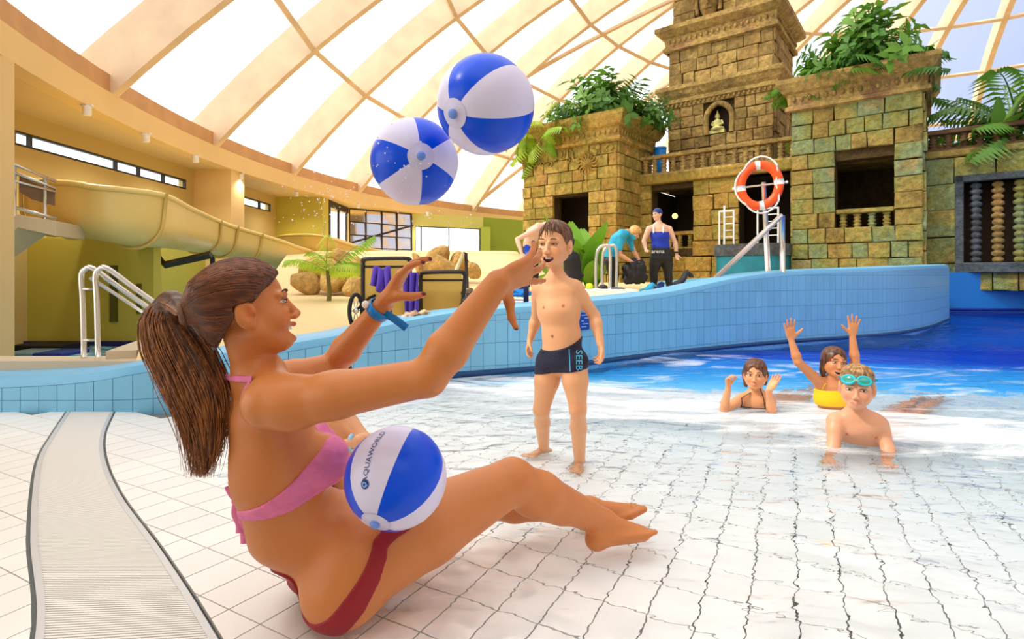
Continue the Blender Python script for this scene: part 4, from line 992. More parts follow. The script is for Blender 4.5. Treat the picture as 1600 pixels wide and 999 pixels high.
# ---------------------------------------------------------------- rocks
m_rock = mat('sandy_rock', (206, 164, 92), .9, var=.35, vscale=3, bump=.8, bscale=5, dist=.06)
def rock_mesh(seed):
    bm = bmesh.new(); bmesh.ops.create_icosphere(bm, subdivisions=3, radius=1); r = random.Random(seed)
    pl_ = [(Vector((r.uniform(-1, 1), r.uniform(-1, 1), r.uniform(-1, 1))).normalized(), r.uniform(.55, .85)) for _ in range(14)]
    for v in bm.verts:
        for n_, d in pl_:
            e = v.co.dot(n_)-d
            if e > 0: v.co -= n_*e*.85
    me = bpy.data.meshes.new('rock'); bm.to_mesh(me); bm.free(); me.materials.append(m_rock); me.shade_smooth(); return me
RK = [rock_mesh(k) for k in range(5)]
for k, (x, y, Y, w, h, lbl) in enumerate((
    (497, 420, 10.2, .42, .30, 'tan rock behind the young palm fronds, top left of the rock pile'), (525, 405, 10.6, .38, .26, 'tan rock at the top of the rock pile beside the palm'),
    (545, 425, 10.2, .42, .30, 'large tan rock at the right of the left rock pile'), (520, 440, 9.8, .36, .26, 'tan rock low in the middle of the left rock pile'), (548, 450, 9.6, .30, .18, 'low tan rock at the foot of the left rock pile by the lounger'), (478, 440, 9.9, .32, .22, 'tan rock at the left foot of the rock pile'),
    (655, 412, 11.5, .34, .15, 'pale rock just right of the catching hand, in the middle rock band'), (682, 407, 12, .42, .16, 'long tan rock in the middle rock band above the low lounger'), (716, 414, 12, .36, .19, 'tan rock behind the leaning pole'), (738, 424, 11.8, .24, .18, 'tan rock at the right end of the middle rock band'), (690, 424, 11.4, .5, .22, 'low tan rock behind the back of the low lounger'))):
    p = px(x, y, Y); o = bpy.data.objects.new('rock', RK[k % 5]); C.objects.link(o); o.location = p; o.scale = (w, w*.8, h); o.rotation_euler = (.2*k, .1*k, k*1.3)
    tag(o, lbl, 'rock', 'tan rocks on the sand coloured slope')
# ---------------------------------------------------------------- loungers, towels, bags
MS_ = MT('khaki_sling'); m_sling = MS_.m; MS_.b.inputs['Base Color'].default_value = rgb((214, 186, 100)); MS_.b.inputs['Roughness'].default_value = .8
_t = MS_.n('BsdfTranslucent'); _t.inputs[0].default_value = rgb((226, 196, 108)); _x = MS_.n('MixShader'); _x.inputs[0].default_value = .5
MS_.l(MS_.b.outputs[0], _x.inputs[1]); MS_.l(_t.outputs[0], _x.inputs[2]); MS_.l(_x.outputs[0], MS_.out.inputs[0])
m_sling3 = m_sling; m_sling2 = mat('dark_sling', (110, 98, 62), .8)
def backrest(x0, x1, y0, y1, Y, label, drop=20):
    """lounger seen from behind its raised back"""
    bz = px(x0, y1, Y).z; root = thing('sun_lounger', px((x0+x1)/2, y1, Y), label, 'lounger', 'sun loungers on the deck')
    pt = lambda x, y, d=0: px(x, y, Y)+Vector((0, d, 0))
    fr = [pt(x0, y1), pt(x0, y0+12, .0), pt(x0+2, y0+3, -.02), pt(x0+9, y0, -.05), pt(x1-9, y0-1, -.05), pt(x1-2, y0+2, -.02), pt(x1-1, y0+12), pt(x1-6, y1)]
    part('back_frame', MB().tube(spline(fr, 4), .022, 8), m_dark, root, smooth=True)
    part('crossbar', MB().tube([pt(x0, y0+drop*.6), pt(x1-2, y0+drop*.6)], .012, 6), m_dark, root)
    part('back_sling', MB().grid([[Vector((x, Y+.003, z)) for x in (pt(x0+2, 0).x, pt(x1-5, 0).x)] for z in (pt(0, y1-8).z, pt(0, y0+2).z)]), m_sling, root)
    s_ = MB(); s_.box((pt(x0+2, 0).x, Y+.03, bz+.30), (pt(x1-4, 0).x, Y+1.25, bz+.33)); part('seat_sling', s_, m_sling, root)
    f2 = MB()
    for x in (pt(x0, 0).x, pt(x1-4, 0).x):
        f2.tube([(x, Y, bz+.3), (x, Y+1.3, bz+.3)], .022, 6)
    part('seat_frame', f2, m_dark, root)
    for x in (pt(x0, 0).x, pt(x1-4, 0).x):
        for yy in (.1, 1.2): part('leg', MB().tube([(x, Y+yy, bz+.3), (x, Y+yy, bz-.01)], .02, 6), m_dark, root)
    return root
backrest(567, 642, 405, 511, 5.5, 'taller sun lounger with purple towels over it, seen from behind')
backrest(657, 727, 426, 503, 5.7, 'lower khaki sun lounger in front of the leaning pole, seen from behind')
m_purple = mat('purple_towel', (98, 72, 190), .9, var=.25, vscale=12, bump=.5, bscale=60)
def drape(name, pts_fn, nu, nv, m, label, cat, th=.012):
    rows = [[pts_fn(i/nu, j/nv) for i in range(nu+1)] for j in range(nv+1)]
    o = MB().grid(rows).build(name, m, None, smooth=True, label=label, cat=cat)
    s_ = o.modifiers.new('solid', 'SOLIDIFY'); s_.thickness = th; return o
drape('towel', lambda u, v: px(585+u*26-(4*v if u < .5 else -2*v), 418+v*38*(1-.5*abs(u-.5)), 5.46)+Vector((0, -.05*math.sin(u*19)*v-.02, .015*math.sin(u*9))), 28, 14, m_purple, 'crumpled purple towel hung over the top left of the taller lounger', 'towel')
drape('towel', lambda u, v: px(632+u*(24-6*v)+3*v, 426+v*72, 5.5)+Vector((0, -.04*math.sin(u*14+v*2)-.03, 0)), 20, 16, m_purple, 'long purple towel hanging between the two loungers', 'towel')
def bundle(name, c, r, m, label, cat, seed=0, z=None):
    bm = bmesh.new(); bmesh.ops.create_icosphere(bm, subdivisions=4, radius=1)
    from mathutils import noise
    for v in bm.verts:
        d = v.co.copy(); k = 1+.28*noise.noise(d*2.2+Vector((seed, 0, 0)))+.12*noise.noise(d*5+Vector((0, seed, 0)))
        k += -.12*abs(math.sin(6*d.x+4*d.y+seed)); v.co = Vector((d.x*r[0], d.y*r[1], max(-.6, d.z)*r[2]))*k
    me = bpy.data.meshes.new(name); bm.to_mesh(me); bm.free(); o = link(name, me, m, None, smooth=True, label=label, cat=cat); o.location = c; return o
bundle('towel', px(645, 498, 4.98), (.10, .08, .07), mat('patterned_beige_towel', (222, 190, 160), .9, col2=(92, 62, 50), vscale=14), 'crumpled beige and brown patterned towel lying on the wall edge', 'towel', 1)
bundle('towel', px(663, 493, 5.0), (.06, .06, .05), mat('cream_cloth', (238, 222, 180), .9, col2=(150, 120, 70), vscale=9), 'small cream cloth right of the patterned towel', 'towel', 2)
bundle('pouch', px(626, 499, 5.05), (.05, .05, .035), mat('red_cloth', (170, 50, 40), .7), 'small dark red pouch left of the patterned towel', 'pouch', 3)
bundle('bag', px(738, 482, 5.6), (.13, .12, .16), mat('black_nylon', (30, 28, 26), .6, bump=.4), 'black bag standing right of the low lounger', 'bag', 4)
bundle('towel', px(748, 466, 5.7), (.14, .1, .045), mat('sky_blue_cloth', (40, 150, 220), .8), 'sky blue cloth lying on top of the black bag', 'towel', 5)
wh = thing('pushchair', px(553, 500, 5.3), 'black pushchair wheel showing left of the taller lounger', 'pushchair')
wc = px(556, 486, 5.3); part('wheel', MB().tube([wc+Vector((.05*math.cos(a), .04*math.cos(a), .16*math.sin(a))) for a in [2*math.pi*i/24 for i in range(24)]], .02, 8, closed=True), m_black, wh, smooth=True)
part('hub', MB().sphere(wc, .03, 8, 6), m_steel, wh, smooth=True)
for k in range(6):
    a = k*math.pi/3; part('spoke', MB().tube([wc, wc+Vector((.05*math.cos(a), .04*math.cos(a), .15*math.sin(a)))], .006, 4), m_steel, wh)
part('frame', MB().tube([wc, wc+Vector((.10, .1, .12)), wc+Vector((.16, .3, .16))], .015, 6), m_black, wh, smooth=True)
lp = thing('folding_pole_frame', px(715, 475, 6.6), 'inverted V of a white pole and a dark post behind the low lounger', 'frame')
part('white_pole', MB().tube([px(694, 466, 6.3), px(724, 396, 6.6)], .022, 8), mat('ivory_pole', (240, 226, 180), .5), lp, smooth=True)
part('dark_post', MB().tube([px(731, 474, 6.7), px(728, 396, 6.6), px(724, 396, 6.6)], .02, 8), m_dark, lp, smooth=True)
# bench with towels and bags left of the boy
bn = thing('deck_bench', px(800, 478, 6.0), 'low wooden bench with a white top behind the pool wall, left of the boy', 'bench')
a = px(756, 470, 5.9); b = px(842, 463, 6.3)
part('white_top', MB().box((a.x, 5.9, .56), (b.x+.1, 6.5, .66)), m_white, bn, bevel=.01)
for k in range(6):
    w = (b.x+.08-a.x)/6; part('wooden_board', MB().box((a.x+k*w+.005, 5.88, .43), (a.x+(k+1)*w-.005, 5.92, .56)), mat('bench_wood', (196, 142, 82), .6, var=.2, vscale=8) if k == 0 else bpy.data.materials['bench_wood'], bn)
part('bench_base', MB().box((a.x+.04, 5.95, .40), (b.x+.04, 6.45, .56)), m_dark, bn)
bundle('bag', px(800, 452, 6.2), (.17, .13, .12), mat('black_blue_bag', (26, 30, 44), .5), 'black bag lying on the white bench top', 'bag', 6)
bundle('towel', px(805, 459, 6.05), (.17, .12, .06), mat('bright_blue_towel', (20, 128, 214), .8), 'bright blue towel spread under the black bag on the bench', 'towel', 7)
bundle('shoe', px(766, 467, 5.98), (.045, .07, .05), m_black, 'black shoe on the left end of the white bench', 'shoe', 8)
drape('strap', lambda u, v: px(818+u*8, 447+v*34, 5.84)+Vector((0, -.01*math.sin(v*4), 0)), 4, 10, mat('navy_strap', (18, 24, 70), .7), 'navy strap hanging down over the bench front beside the boy', 'strap', .01)
# white low table with snorkel gear
wt_ = thing('white_plastic_lounger', px(955, 472, 8.2), 'white slatted plastic lounger covered with diving gear behind the boy', 'lounger')
A = px(915, 462, 8.3); B = px(992, 456, 8.3)
fr = MB()
for yy in (8.1, 8.75): fr.box((A.x, yy, .63), (B.x, yy+.05, .70))
part('side_rail', fr, m_white, wt_)
for k in range(9):
    x = A.x+(B.x-A.x)*(k+.2)/9; part('slat', MB().box((x, 8.1, .70), (x+.055, 8.8, .725)), m_white, wt_)
for x in (A.x+.03, B.x-.08):
    for yy in (8.1, 8.72): part('leg', MB().box((x, yy, .45), (x+.05, yy+.05, .63)), m_white, wt_)
gear = [(921, 448, 'yellow_green', (210, 230, 40), 'yellow-green diving mask on the white lounger', 'diving mask', (.06, .05, .055)), (942, 449, 'charcoal', (40, 40, 46), 'charcoal diving mask in the middle of the white lounger', 'diving mask', (.08, .06, .04)),
        (930, 454, 'silver', (190, 190, 190), 'grey flipper lying on the left of the white lounger', 'flipper', (.12, .06, .025)), (965, 452, 'slate', (60, 66, 76), 'dark grey flipper at the right of the white lounger', 'flipper', (.12, .06, .03))]
for k, (x, y, nm, c, lbl, cat, r) in enumerate(gear): bundle(cat.replace(' ', '_'), px(x, y, 8.4), r, mat(nm+'_rubber', c, .5), lbl, cat, 10+k)
def fin(name, a, b, w, m, label, hump=.0):
    d = (b-a); s_ = d.cross(Vector((0, 0, 1))).normalized(); rows = []
    for i in range(9):
        t = i/8; c = a+d*t+Vector((0, 0, hump*math.sin(math.pi*min(1, t*1.6))**2 if t < .63 else 0)); ww = w*(.45+.75*t)
        rows.append([c-s_*ww, c+Vector((0, 0, .02+hump*.3)), c+s_*ww])
    o = MB().grid(rows).build(name, m, None, smooth=True, label=label, cat='flipper'); s2 = o.modifiers.new('s', 'SOLIDIFY'); s2.thickness = .03; return o
fin('flipper', px(1082, 433, 9.4), px(1052, 446, 9.2), .09, mat('black_rubber', (28, 26, 40), .5), 'black flipper lying right of the standing woman in the cap', .12)
fin('flipper', px(1024, 447, 9.6), px(1006, 453, 9.3), .08, mat('cyan_fin', (30, 170, 220), .5), 'bright blue flipper at the feet of the two women', .05)
fin('flipper', px(1036, 444, 10.3), px(1028, 450, 9.9), .08, mat('navy_fin', (20, 50, 120), .5), 'navy flipper behind the bright blue flipper', .04)
# blue notice on the wall
sg = thing('wall_notice', px(912, 503, 5.62), 'small dark blue notice on the pool wall beside the boy', 'sign')
ns = px(904, 488, 1); 
i0 = min(range(len(WS)), key=lambda i: abs(800+FPX*WS[i].x/WS[i].y-912)); p = WS[i0]; n = -perp(WS, i0); t = Vector((-n.y, n.x, 0)); t = t if t.x > 0 else -t
c = Vector((p.x, p.y, 0))+n*.02; M = Matrix.Translation(c) @ Matrix(((t.x, -n.x, 0, 0), (t.y, -n.y, 0, 0), (0, 0, 1, 0), (0, 0, 0, 1)))
zc = HC-(502-HY)*p.y/FPX
part('board', MB().box((-.065, -.004, zc-.09), (.065, .006, zc+.09), M), mat('sign_navy', (10, 60, 160), .4), sg)
mk = MB()
for k, (a, b) in enumerate(((-.045, .03), (.0, .05), (-.05, -.015), (-.03, .045), (-.045, .02))): mk.box((a, -.009, zc+.06-.03*k), (b, -.004, zc+.068-.03*k), M)
part('printed_lines', mk, mat('sign_pale', (140, 200, 240), .5), sg)
# kickboards and soffit spotlights
for k, (x0, x1, y, c, lbl) in enumerate(((40, 124, 545, (24, 22, 40), 'dark foam mat floating at the far side of the small pool'), (28, 78, 551, (120, 160, 180), 'grey-blue foam mat floating left in the small pool'), (78, 122, 551, (22, 60, 150), 'blue foam mat floating in front of the dark one'))):
    Yd = 11.2 if k == 0 else 10.4; a = px(x0, y, Yd); b = px(x1, y, Yd)
    MB().box((a.x, Yd-.4, -.58), (b.x, Yd+.3, -.50 if k else -.46)).build('foam_mat', mat('foam_%s' % ['black', 'grey', 'blue'][k], c, .6), None, bevel=.02, label=lbl, cat='mat', group='foam mats in the small pool')
for k, (x, y) in enumerate(((136, 173), (228, 216), (306, 249), (376, 276), (463, 303), (560, 322), (668, 335))):
    Yd = FPX*(4.45-.12-HC)/(HY-y); p = px(x, y, Yd)
    r_ = thing('ceiling_spotlight', (p.x, p.y, 4.45), ['nearest', 'second nearest', 'third nearest', 'fourth nearest', 'fifth nearest', 'sixth nearest', 'farthest'][k]+' small white spotlight hanging under the curved fascia', 'spotlight', 'spotlights under the curved fascia')
    MB().lathe([(.07, -.22), (.08, -.2), (.08, -.04), (.03, -.02), (.03, 0)], 12).build('housing', m_white, r_, smooth='auto'); MB().box((-.12, -.03, -.03), (.12, .03, 0)).build('bracket', m_white, r_)
    sl = bpy.data.lights.new('spotlight_lamp', 'SPOT'); sl.energy = 230; sl.spot_size = 2.6; sl.spot_blend = .8; sl.shadow_soft_size = .12; sl.color = (1, .92, .76)
    so = bpy.data.objects.new('lamp', sl); C.objects.link(so); so.parent = r_; so.location = (0, 0, -.24)
# ---------------------------------------------------------------- beach balls
def text_mesh(body, size=1.0):
    cu_ = bpy.data.curves.new('t', 'FONT'); cu_.body = body; cu_.size = size; cu_.resolution_u = 2; cu_.align_x = 'CENTER'; cu_.align_y = 'CENTER'
    o = bpy.data.objects.new('t', cu_); C.objects.link(o); dg = bpy.context.evaluated_depsgraph_get(); me = bpy.data.meshes.new_from_object(o.evaluated_get(dg))
    bpy.data.objects.remove(o); v = [x.co.copy() for x in me.vertices]; f = [tuple(p.vertices) for p in me.polygons]; bpy.data.meshes.remove(me); return v, f
m_bw = mat('white_vinyl', (222, 220, 250), .3, spec=.35); m_bb = mat('blue_vinyl', (0, 80, 236), .28, spec=.3); m_cap = mat('milky_vinyl_cap', (212, 212, 245), .3); m_logo = mat('navy_print', (16, 50, 130), .5)
def ball(c, R, pole, ang, label, squash=1.0, logo=False):
    root = thing('beach_ball', c, label, 'ball', 'blue and white beach balls')
    z = Vector(pole).normalized(); up = Vector((0, 0, 1)); x = (up-z*up.dot(z)).normalized(); y = z.cross(x)
    # x points up in the picture, y = z cross x
    def P(th, ph, r=1.0):
        rr = R*r*(1-.035*(1-math.sin(th))**3)
        return (z*math.cos(th)*squash+(x*math.cos(ph)+y*math.sin(ph))*math.sin(th))*rr
    for k in range(6):
        a0 = math.radians(ang)+k*math.pi/3-math.pi/6; rows = []
        for i in range(17):
            th = .06+(math.pi-.12)*i/16; rows.append([P(th, a0+math.pi/3*(j/8), 1+.018*math.sin(math.pi*j/8)*math.sin(th)) for j in range(9)])
        MB().grid(rows).build('panel', m_bb if k % 2 == 0 else m_bw, root, smooth=True)
    for s_ in (0, math.pi):
        rows = [[P(abs(s_-t), 2*math.pi*j/24, 1.008+(.012 if t < .1 else 0)) for j in range(25)] for t in (.0, .09, .1, .26, .30)]
        cap = MB().grid(rows).build('end_cap', m_cap, root, smooth=True)
    M = Matrix((x, y, z)).transposed().to_4x4(); v = MB().lathe([(.012, R*.985*squash), (.012, R*squash+.004), (.008, R*squash+.008), (.004, R*squash+.009)], 12, M); v.build('valve', mat('blue_valve', (110, 150, 235), .3) if 'blue_valve' not in bpy.data.materials else bpy.data.materials['blue_valve'], root, smooth=True)
    if logo:
        aw = math.radians(ang)+math.pi/3*logo   # middle of a white panel
        V, F = text_mesh('AQUAWORLD', .020); mb = MB(); vs = []
        for q in V: vs.append(P(1.42+q.x/R, aw+q.y/R, 1.024))     # runs away from the pole
        mb.add(vs, [tuple(f) for f in F]); mb.build('lettering', m_logo, root)
        mb = MB(); n = 24; ctr = P(.86, aw, 1.022); mb.add([P(.86+.085*math.cos(2*math.pi*j/n), aw+.085/math.sin(.86)*math.sin(2*math.pi*j/n), 1.022) for j in range(n)], [tuple(range(n))]); d_ = mb.build('logo_disc', m_logo, root)
        q = MB()
        for k, r0 in ((0, .05), (1, .028)):
            pts = [P(.86+r0*math.cos(a), aw+r0/math.sin(.86)*math.sin(a), 1.026) for a in [math.pi*(.2+k*.9+1.3*i/8) for i in range(9)]]; q.tube(pts, .0012, 5)
        q.build('logo_swirl', mat('pale_blue_print', (150, 200, 250), .4), root)
    return root
B1 = px(759, 165, 1.36); B2 = px(648, 253, 1.55)
# angles: 0 = panel centred upwards in the picture
ball(B1, .121, (-.60, -.70, -.38), -22, 'highest and larger blue and white beach ball, in mid air top centre')
ball(B2, .122, (.31, -.95, -.07), -25, 'lower blue and white beach ball in mid air, left of the highest one')
# droplets flung off the balls
dm = MB(); rr = random.Random(3)
for k in range(150):
    if k < 95: p = px(rr.gauss(505, 34), rr.gauss(318, 24), rr.uniform(1.5, 2.0))
    elif k < 115: p = px(rr.uniform(590, 760), rr.uniform(325, 352), rr.uniform(1.5, 2.0))
    else:
        a = rr.uniform(0, 6.28); d_ = rr.uniform(.3, 1.0); p = B2+Vector((.122*d_*math.cos(a), -.125*math.sqrt(max(0, 1-d_*d_))-.006, .122*d_*math.sin(a)))
    r_ = rr.uniform(.0008, .0028); dm.sphere(p, r_, 6, 4)
m_drop = mat('water_drop', (255, 255, 255), .05, spec=1.0, coat=1)
dm.build('water_droplets', m_drop, None, smooth=True, label='spray of small bright water drops around the lower airborne ball', cat='water drops', kind='stuff')
# ---------------------------------------------------------------- bodies: smooth-blended distance fields meshed as one surface
def nv3(*a):
    v = np.array(a[0] if len(a) == 1 else a, dtype=np.float32); return v/np.linalg.norm(v)
def A3(v): return np.array([v[0], v[1], v[2]], dtype=np.float32)
def axis(lo, hi, h, fine):
    xs = [lo]
    while xs[-1] < hi:
        x = xs[-1]; s = h
        for a, b, hf in fine:
            if a <= x < b: s = min(s, hf)
        xs.append(x+s)
    return np.array(xs, dtype=np.float32)
class Field:
    def __init__(s, lo, hi, h, fine=((), (), ())):
        s.ax = [axis(lo[i], hi[i], h, fine[i]) for i in range(3)]
        s.F = np.full([len(a) for a in s.ax], .2, dtype=np.float32); s.spots = []
    def sub(s, lo, hi):
        sl = []
        for i in range(3):
            a = np.searchsorted(s.ax[i], lo[i]); b = np.searchsorted(s.ax[i], hi[i])
            if b <= a: return None
            sl.append(slice(a, b))
        X = s.ax[0][sl[0]][:, None, None]; Y = s.ax[1][sl[1]][None, :, None]; Z = s.ax[2][sl[2]][None, None, :]
        return tuple(sl), X, Y, Z
    def put(s, sl, d, k, mode='add'):
        F = s.F[sl]
        if mode == 'add':
            h = np.clip(.5+.5*(F-d)/k, 0, 1); s.F[sl] = F*(1-h)+d*h-k*h*(1-h)
        else:
            d = -d; h = np.clip(.5-.5*(F-d)/k, 0, 1); s.F[sl] = F*(1-h)+d*h+k*h*(1-h)
    def cap(s, a, b, ra, rb, k=.012, n=None, sq=1.0, mode='add'):
        a = A3(a); b = A3(b); r = max(ra, rb)+k+.012
        q = s.sub(np.minimum(a, b)-r, np.maximum(a, b)+r)
        if q is None: return s
        sl, X, Y, Z = q; ab = b-a; L2 = float(ab.dot(ab))+1e-9
        px_, py_, pz_ = X-a[0], Y-a[1], Z-a[2]
        t = np.clip((px_*ab[0]+py_*ab[1]+pz_*ab[2])/L2, 0, 1)
        dx, dy, dz = px_-t*ab[0], py_-t*ab[1], pz_-t*ab[2]
        d2 = dx*dx+dy*dy+dz*dz
        if n is not None and sq != 1:
            n = nv3(n); c = dx*n[0]+dy*n[1]+dz*n[2]; d2 = d2+c*c*(1/sq**2-1)
        d = np.sqrt(d2)-(ra+(rb-ra)*t)
        s.put(sl, d, k, mode); return s
    def chain(s, pts, rs, k=.012, **kw):
        for i in range(len(pts)-1): s.cap(pts[i], pts[i+1], rs[i], rs[i+1], k, **kw)
        return s
    def ell(s, c, r, ax=None, k=.012, mode='add'):
        c = A3(c); R = max(r)+k+.012; q = s.sub(c-R, c+R)
        if q is None: return s
        sl, X, Y, Z = q; X = X-c[0]; Y = Y-c[1]; Z = Z-c[2]
        if ax is None: u, v, w = X, Y, Z
        else: u, v, w = [X*a[0]+Y*a[1]+Z*a[2] for a in ax]
        k0 = np.sqrt((u/r[0])**2+(v/r[1])**2+(w/r[2])**2); k1 = np.sqrt((u/r[0]**2)**2+(v/r[1]**2)**2+(w/r[2]**2)**2)+1e-6
        s.put(sl, k0*(k0-1)/k1, k, mode); return s
    def sect(s, c0, c1, lat, r0, r1, k=.03):
        """body segment with elliptical section; r = (half width along lat, half depth)"""
        c0 = A3(c0); c1 = A3(c1); R = max(r0+r1)+k+.02; q = s.sub(np.minimum(c0, c1)-R, np.maximum(c0, c1)+R)
        if q is None: return s
        sl, X, Y, Z = q; ab = c1-c0; L = np.linalg.norm(ab); a = ab/L; l = A3(lat); l = l-a*l.dot(a); l /= np.linalg.norm(l); e = np.cross(a, l)
        X = X-c0[0]; Y = Y-c0[1]; Z = Z-c0[2]
        w = X*a[0]+Y*a[1]+Z*a[2]; t = np.clip(w/L, 0, 1); w = w-t*L
        rl = r0[0]+(r1[0]-r0[0])*t; re = r0[1]+(r1[1]-r0[1])*t; m = np.minimum(rl, re)
        d = (np.sqrt(((X*l[0]+Y*l[1]+Z*l[2])/rl)**2+((X*e[0]+Y*e[1]+Z*e[2])/re)**2+(w/m)**2)-1)*m
        s.put(sl, d, k); return s
    def copyF(s):
        o = Field.__new__(Field); o.ax = s.ax; o.F = s.F.copy(); o.spots = []; return o
    def spot(s, c, r, col, soft=.5):
        s.spots.append((A3(c), r if isinstance(r, tuple) else (r, r, r), rgb(col)[:3], soft)); return s
    def shell(s, off, fn, lo, hi, off_fn=None):
        """garment: the field grown by off, kept where fn(X, Y, Z) < 0"""
        sl, X, Y, Z = s.sub(lo, hi); g = Field.__new__(Field); g.ax = [s.ax[i][sl[i]] for i in range(3)]; g.spots = []
        o = off if off_fn is None else off_fn(X, Y, Z)
        g.F = np.maximum(s.F[sl]-o, fn(X, Y, Z)).astype(np.float32)
        for i in range(3):      # close at the border
            ix = [slice(None)]*3
            for e in (0, -1): ix[i] = e; g.F[tuple(ix)] = np.maximum(g.F[tuple(ix)], .01)
        return g
    def net(s, name, smooth_iter=0):
        F = s.F; neg = F < 0; nx, ny, nz = F.shape
        cnt = np.zeros((nx-1, ny-1, nz-1), dtype=np.uint8)
        for i in (0, 1):
            for j in (0, 1):
                for k in (0, 1): cnt += neg[i:nx-1+i, j:ny-1+j, k:nz-1+k]
        act = (cnt > 0) & (cnt < 8); I, J, K = np.nonzero(act); n = len(I)
        idx = np.full(act.shape, -1, dtype=np.int32); idx[I, J, K] = np.arange(n)
        cor = {(i, j, k): F[I+i, J+j, K+k] for i in (0, 1) for j in (0, 1) for k in (0, 1)}
        P = np.zeros((n, 3), dtype=np.float64); W_ = np.zeros(n)
        ax = s.ax; base = [ax[0][I], ax[1][J], ax[2][K]]; step = [ax[0][I+1]-ax[0][I], ax[1][J+1]-ax[1][J], ax[2][K+1]-ax[2][K]]
        for a in cor:
            for d in range(3):
                if a[d] == 0:
                    b = list(a); b[d] = 1; b = tuple(b); fa, fb = cor[a], cor[b]; m = (fa < 0) != (fb < 0)
                    t = np.where(m, fa/(fa-fb+1e-12), 0)
                    q = [base[e]+step[e]*(t if e == d else a[e]) for e in range(3)]
                    for e in range(3): P[:, e] += np.where(m, q[e], 0)
                    W_ += m
        P /= W_[:, None]
        quads = []
        for d in range(3):
            sa = [slice(None)]*3; sb = [slice(None)]*3; sa[d] = slice(0, -1); sb[d] = slice(1, None)
            a_, b_ = neg[tuple(sa)], neg[tuple(sb)]; x = a_ != b_
            E = np.nonzero(x); e1, e2 = (d+1) % 3, (d+2) % 3
            ok = (E[e1] > 0) & (E[e2] > 0) & (E[e1] < F.shape[e1]-1) & (E[e2] < F.shape[e2]-1)
            E = [v[ok] for v in E]; sg = a_[tuple(E)]
            def g(o1, o2):
                c = [None]*3; c[d] = E[d]; c[e1] = E[e1]-o1; c[e2] = E[e2]-o2; return idx[tuple(c)]
            q = np.stack([g(1, 1), g(0, 1), g(0, 0), g(1, 0)], 1); q[~sg] = q[~sg][:, ::-1]; quads.append(q)
        Q = np.concatenate(quads); Q = Q[(Q >= 0).all(1)]
        for _ in range(smooth_iter):
            acc_ = np.zeros_like(P); c_ = np.zeros(n)
            for a, b in ((0, 1), (1, 2), (2, 3), (3, 0)):
                for d in range(3):
                    acc_[:, d] += np.bincount(Q[:, a], P[Q[:, b], d], n)+np.bincount(Q[:, b], P[Q[:, a], d], n)
                c_ += np.bincount(Q[:, a], minlength=n)+np.bincount(Q[:, b], minlength=n)
            P = P*.5+.5*acc_/np.maximum(c_, 1)[:, None]
        me = bpy.data.meshes.new(name); me.vertices.add(n); me.vertices.foreach_set('co', P.astype(np.float32).ravel())
        me.loops.add(len(Q)*4); me.loops.foreach_set('vertex_index', Q.astype(np.int32).ravel()); me.polygons.add(len(Q))
        me.polygons.foreach_set('loop_start', np.arange(0, len(Q)*4, 4, dtype=np.int32)); me.update(calc_edges=True); me.shade_smooth()
        s.P = P; return me
    def paint(s, me, basecol):
        n = len(me.vertices); C_ = np.tile(np.array(rgb(basecol)[:3]), (n, 1))
        for c, r, col, soft in s.spots:
            d = np.sqrt((((s.P-c)/np.array(r))**2).sum(1)); w = np.clip((1-d)/max(soft, 1e-3), 0, 1)[:, None]; w = w*w*(3-2*w); C_ = C_*(1-w)+np.array(col)*w
        at = me.color_attributes.new('Col', 'FLOAT_COLOR', 'POINT'); at.data.foreach_set('color', np.concatenate([C_, np.ones((n, 1))], 1).astype(np.float32).ravel())
def skin_material():
    M = MT('skin'); b = M.b; at = M.n('Attribute', attribute_name='Col'); co = M.n('TexCoord')
    n = M.n('TexNoise'); n.inputs['Scale'].default_value = 14; n.inputs['Detail'].default_value = 4; M.l(co.outputs['Object'], n.inputs['Vector'])
    mr = M.n('MapRange'); mr.inputs[3].default_value = .93; mr.inputs[4].default_value = 1.06; M.l(n.outputs[0], mr.inputs[0])
    hs = M.n('HueSaturation'); M.l(mr.outputs[0], hs.inputs['Value']); M.l(at.outputs['Color'], hs.inputs['Color']); M.l(hs.outputs[0], b.inputs['Base Color'])
    b.inputs['Roughness'].default_value = .42; b.inputs['Specular IOR Level'].default_value = .45
    b.inputs['Subsurface Weight'].default_value = .12; b.inputs['Subsurface Radius'].default_value = (.03, .012, .006); b.inputs['Subsurface Scale'].default_value = .35
    n2 = M.n('TexNoise'); n2.inputs['Scale'].default_value = 160; M.l(co.outputs['Object'], n2.inputs['Vector'])
    bp = M.n('Bump'); bp.inputs['Strength'].default_value = .12; bp.inputs['Distance'].default_value = .002; M.l(n2.outputs[0], bp.inputs['Height']); M.l(bp.outputs[0], b.inputs['Normal'])
    return M.m
m_skin = skin_material()
def hair_mat(name, c1, c2, sc=(60, 60, 5)):
    M = MT(name); b = M.b; b.inputs['Roughness'].default_value = .38; b.inputs['Specular IOR Level'].default_value = .5
    co = M.n('TexCoord'); mp_ = M.n('Mapping'); mp_.inputs['Scale'].default_value = sc; M.l(co.outputs['Object'], mp_.inputs[0])
    n = M.n('TexNoise'); n.inputs['Scale'].default_value = 2.5; n.inputs['Detail'].default_value = 5; M.l(mp_.outputs[0], n.inputs['Vector'])
    r = M.n('ValToRGB'); r.color_ramp.elements[0].position = .35; r.color_ramp.elements[0].color = rgb(c1); r.color_ramp.elements[1].position = .68; r.color_ramp.elements[1].color = rgb(c2)
    M.l(n.outputs[0], r.inputs[0]); M.l(r.outputs[0], b.inputs['Base Color'])
    bp = M.n('Bump'); bp.inputs['Strength'].default_value = .6; bp.inputs['Distance'].default_value = .004; M.l(n.outputs[0], bp.inputs['Height']); M.l(bp.outputs[0], b.inputs['Normal'])
    return M.m
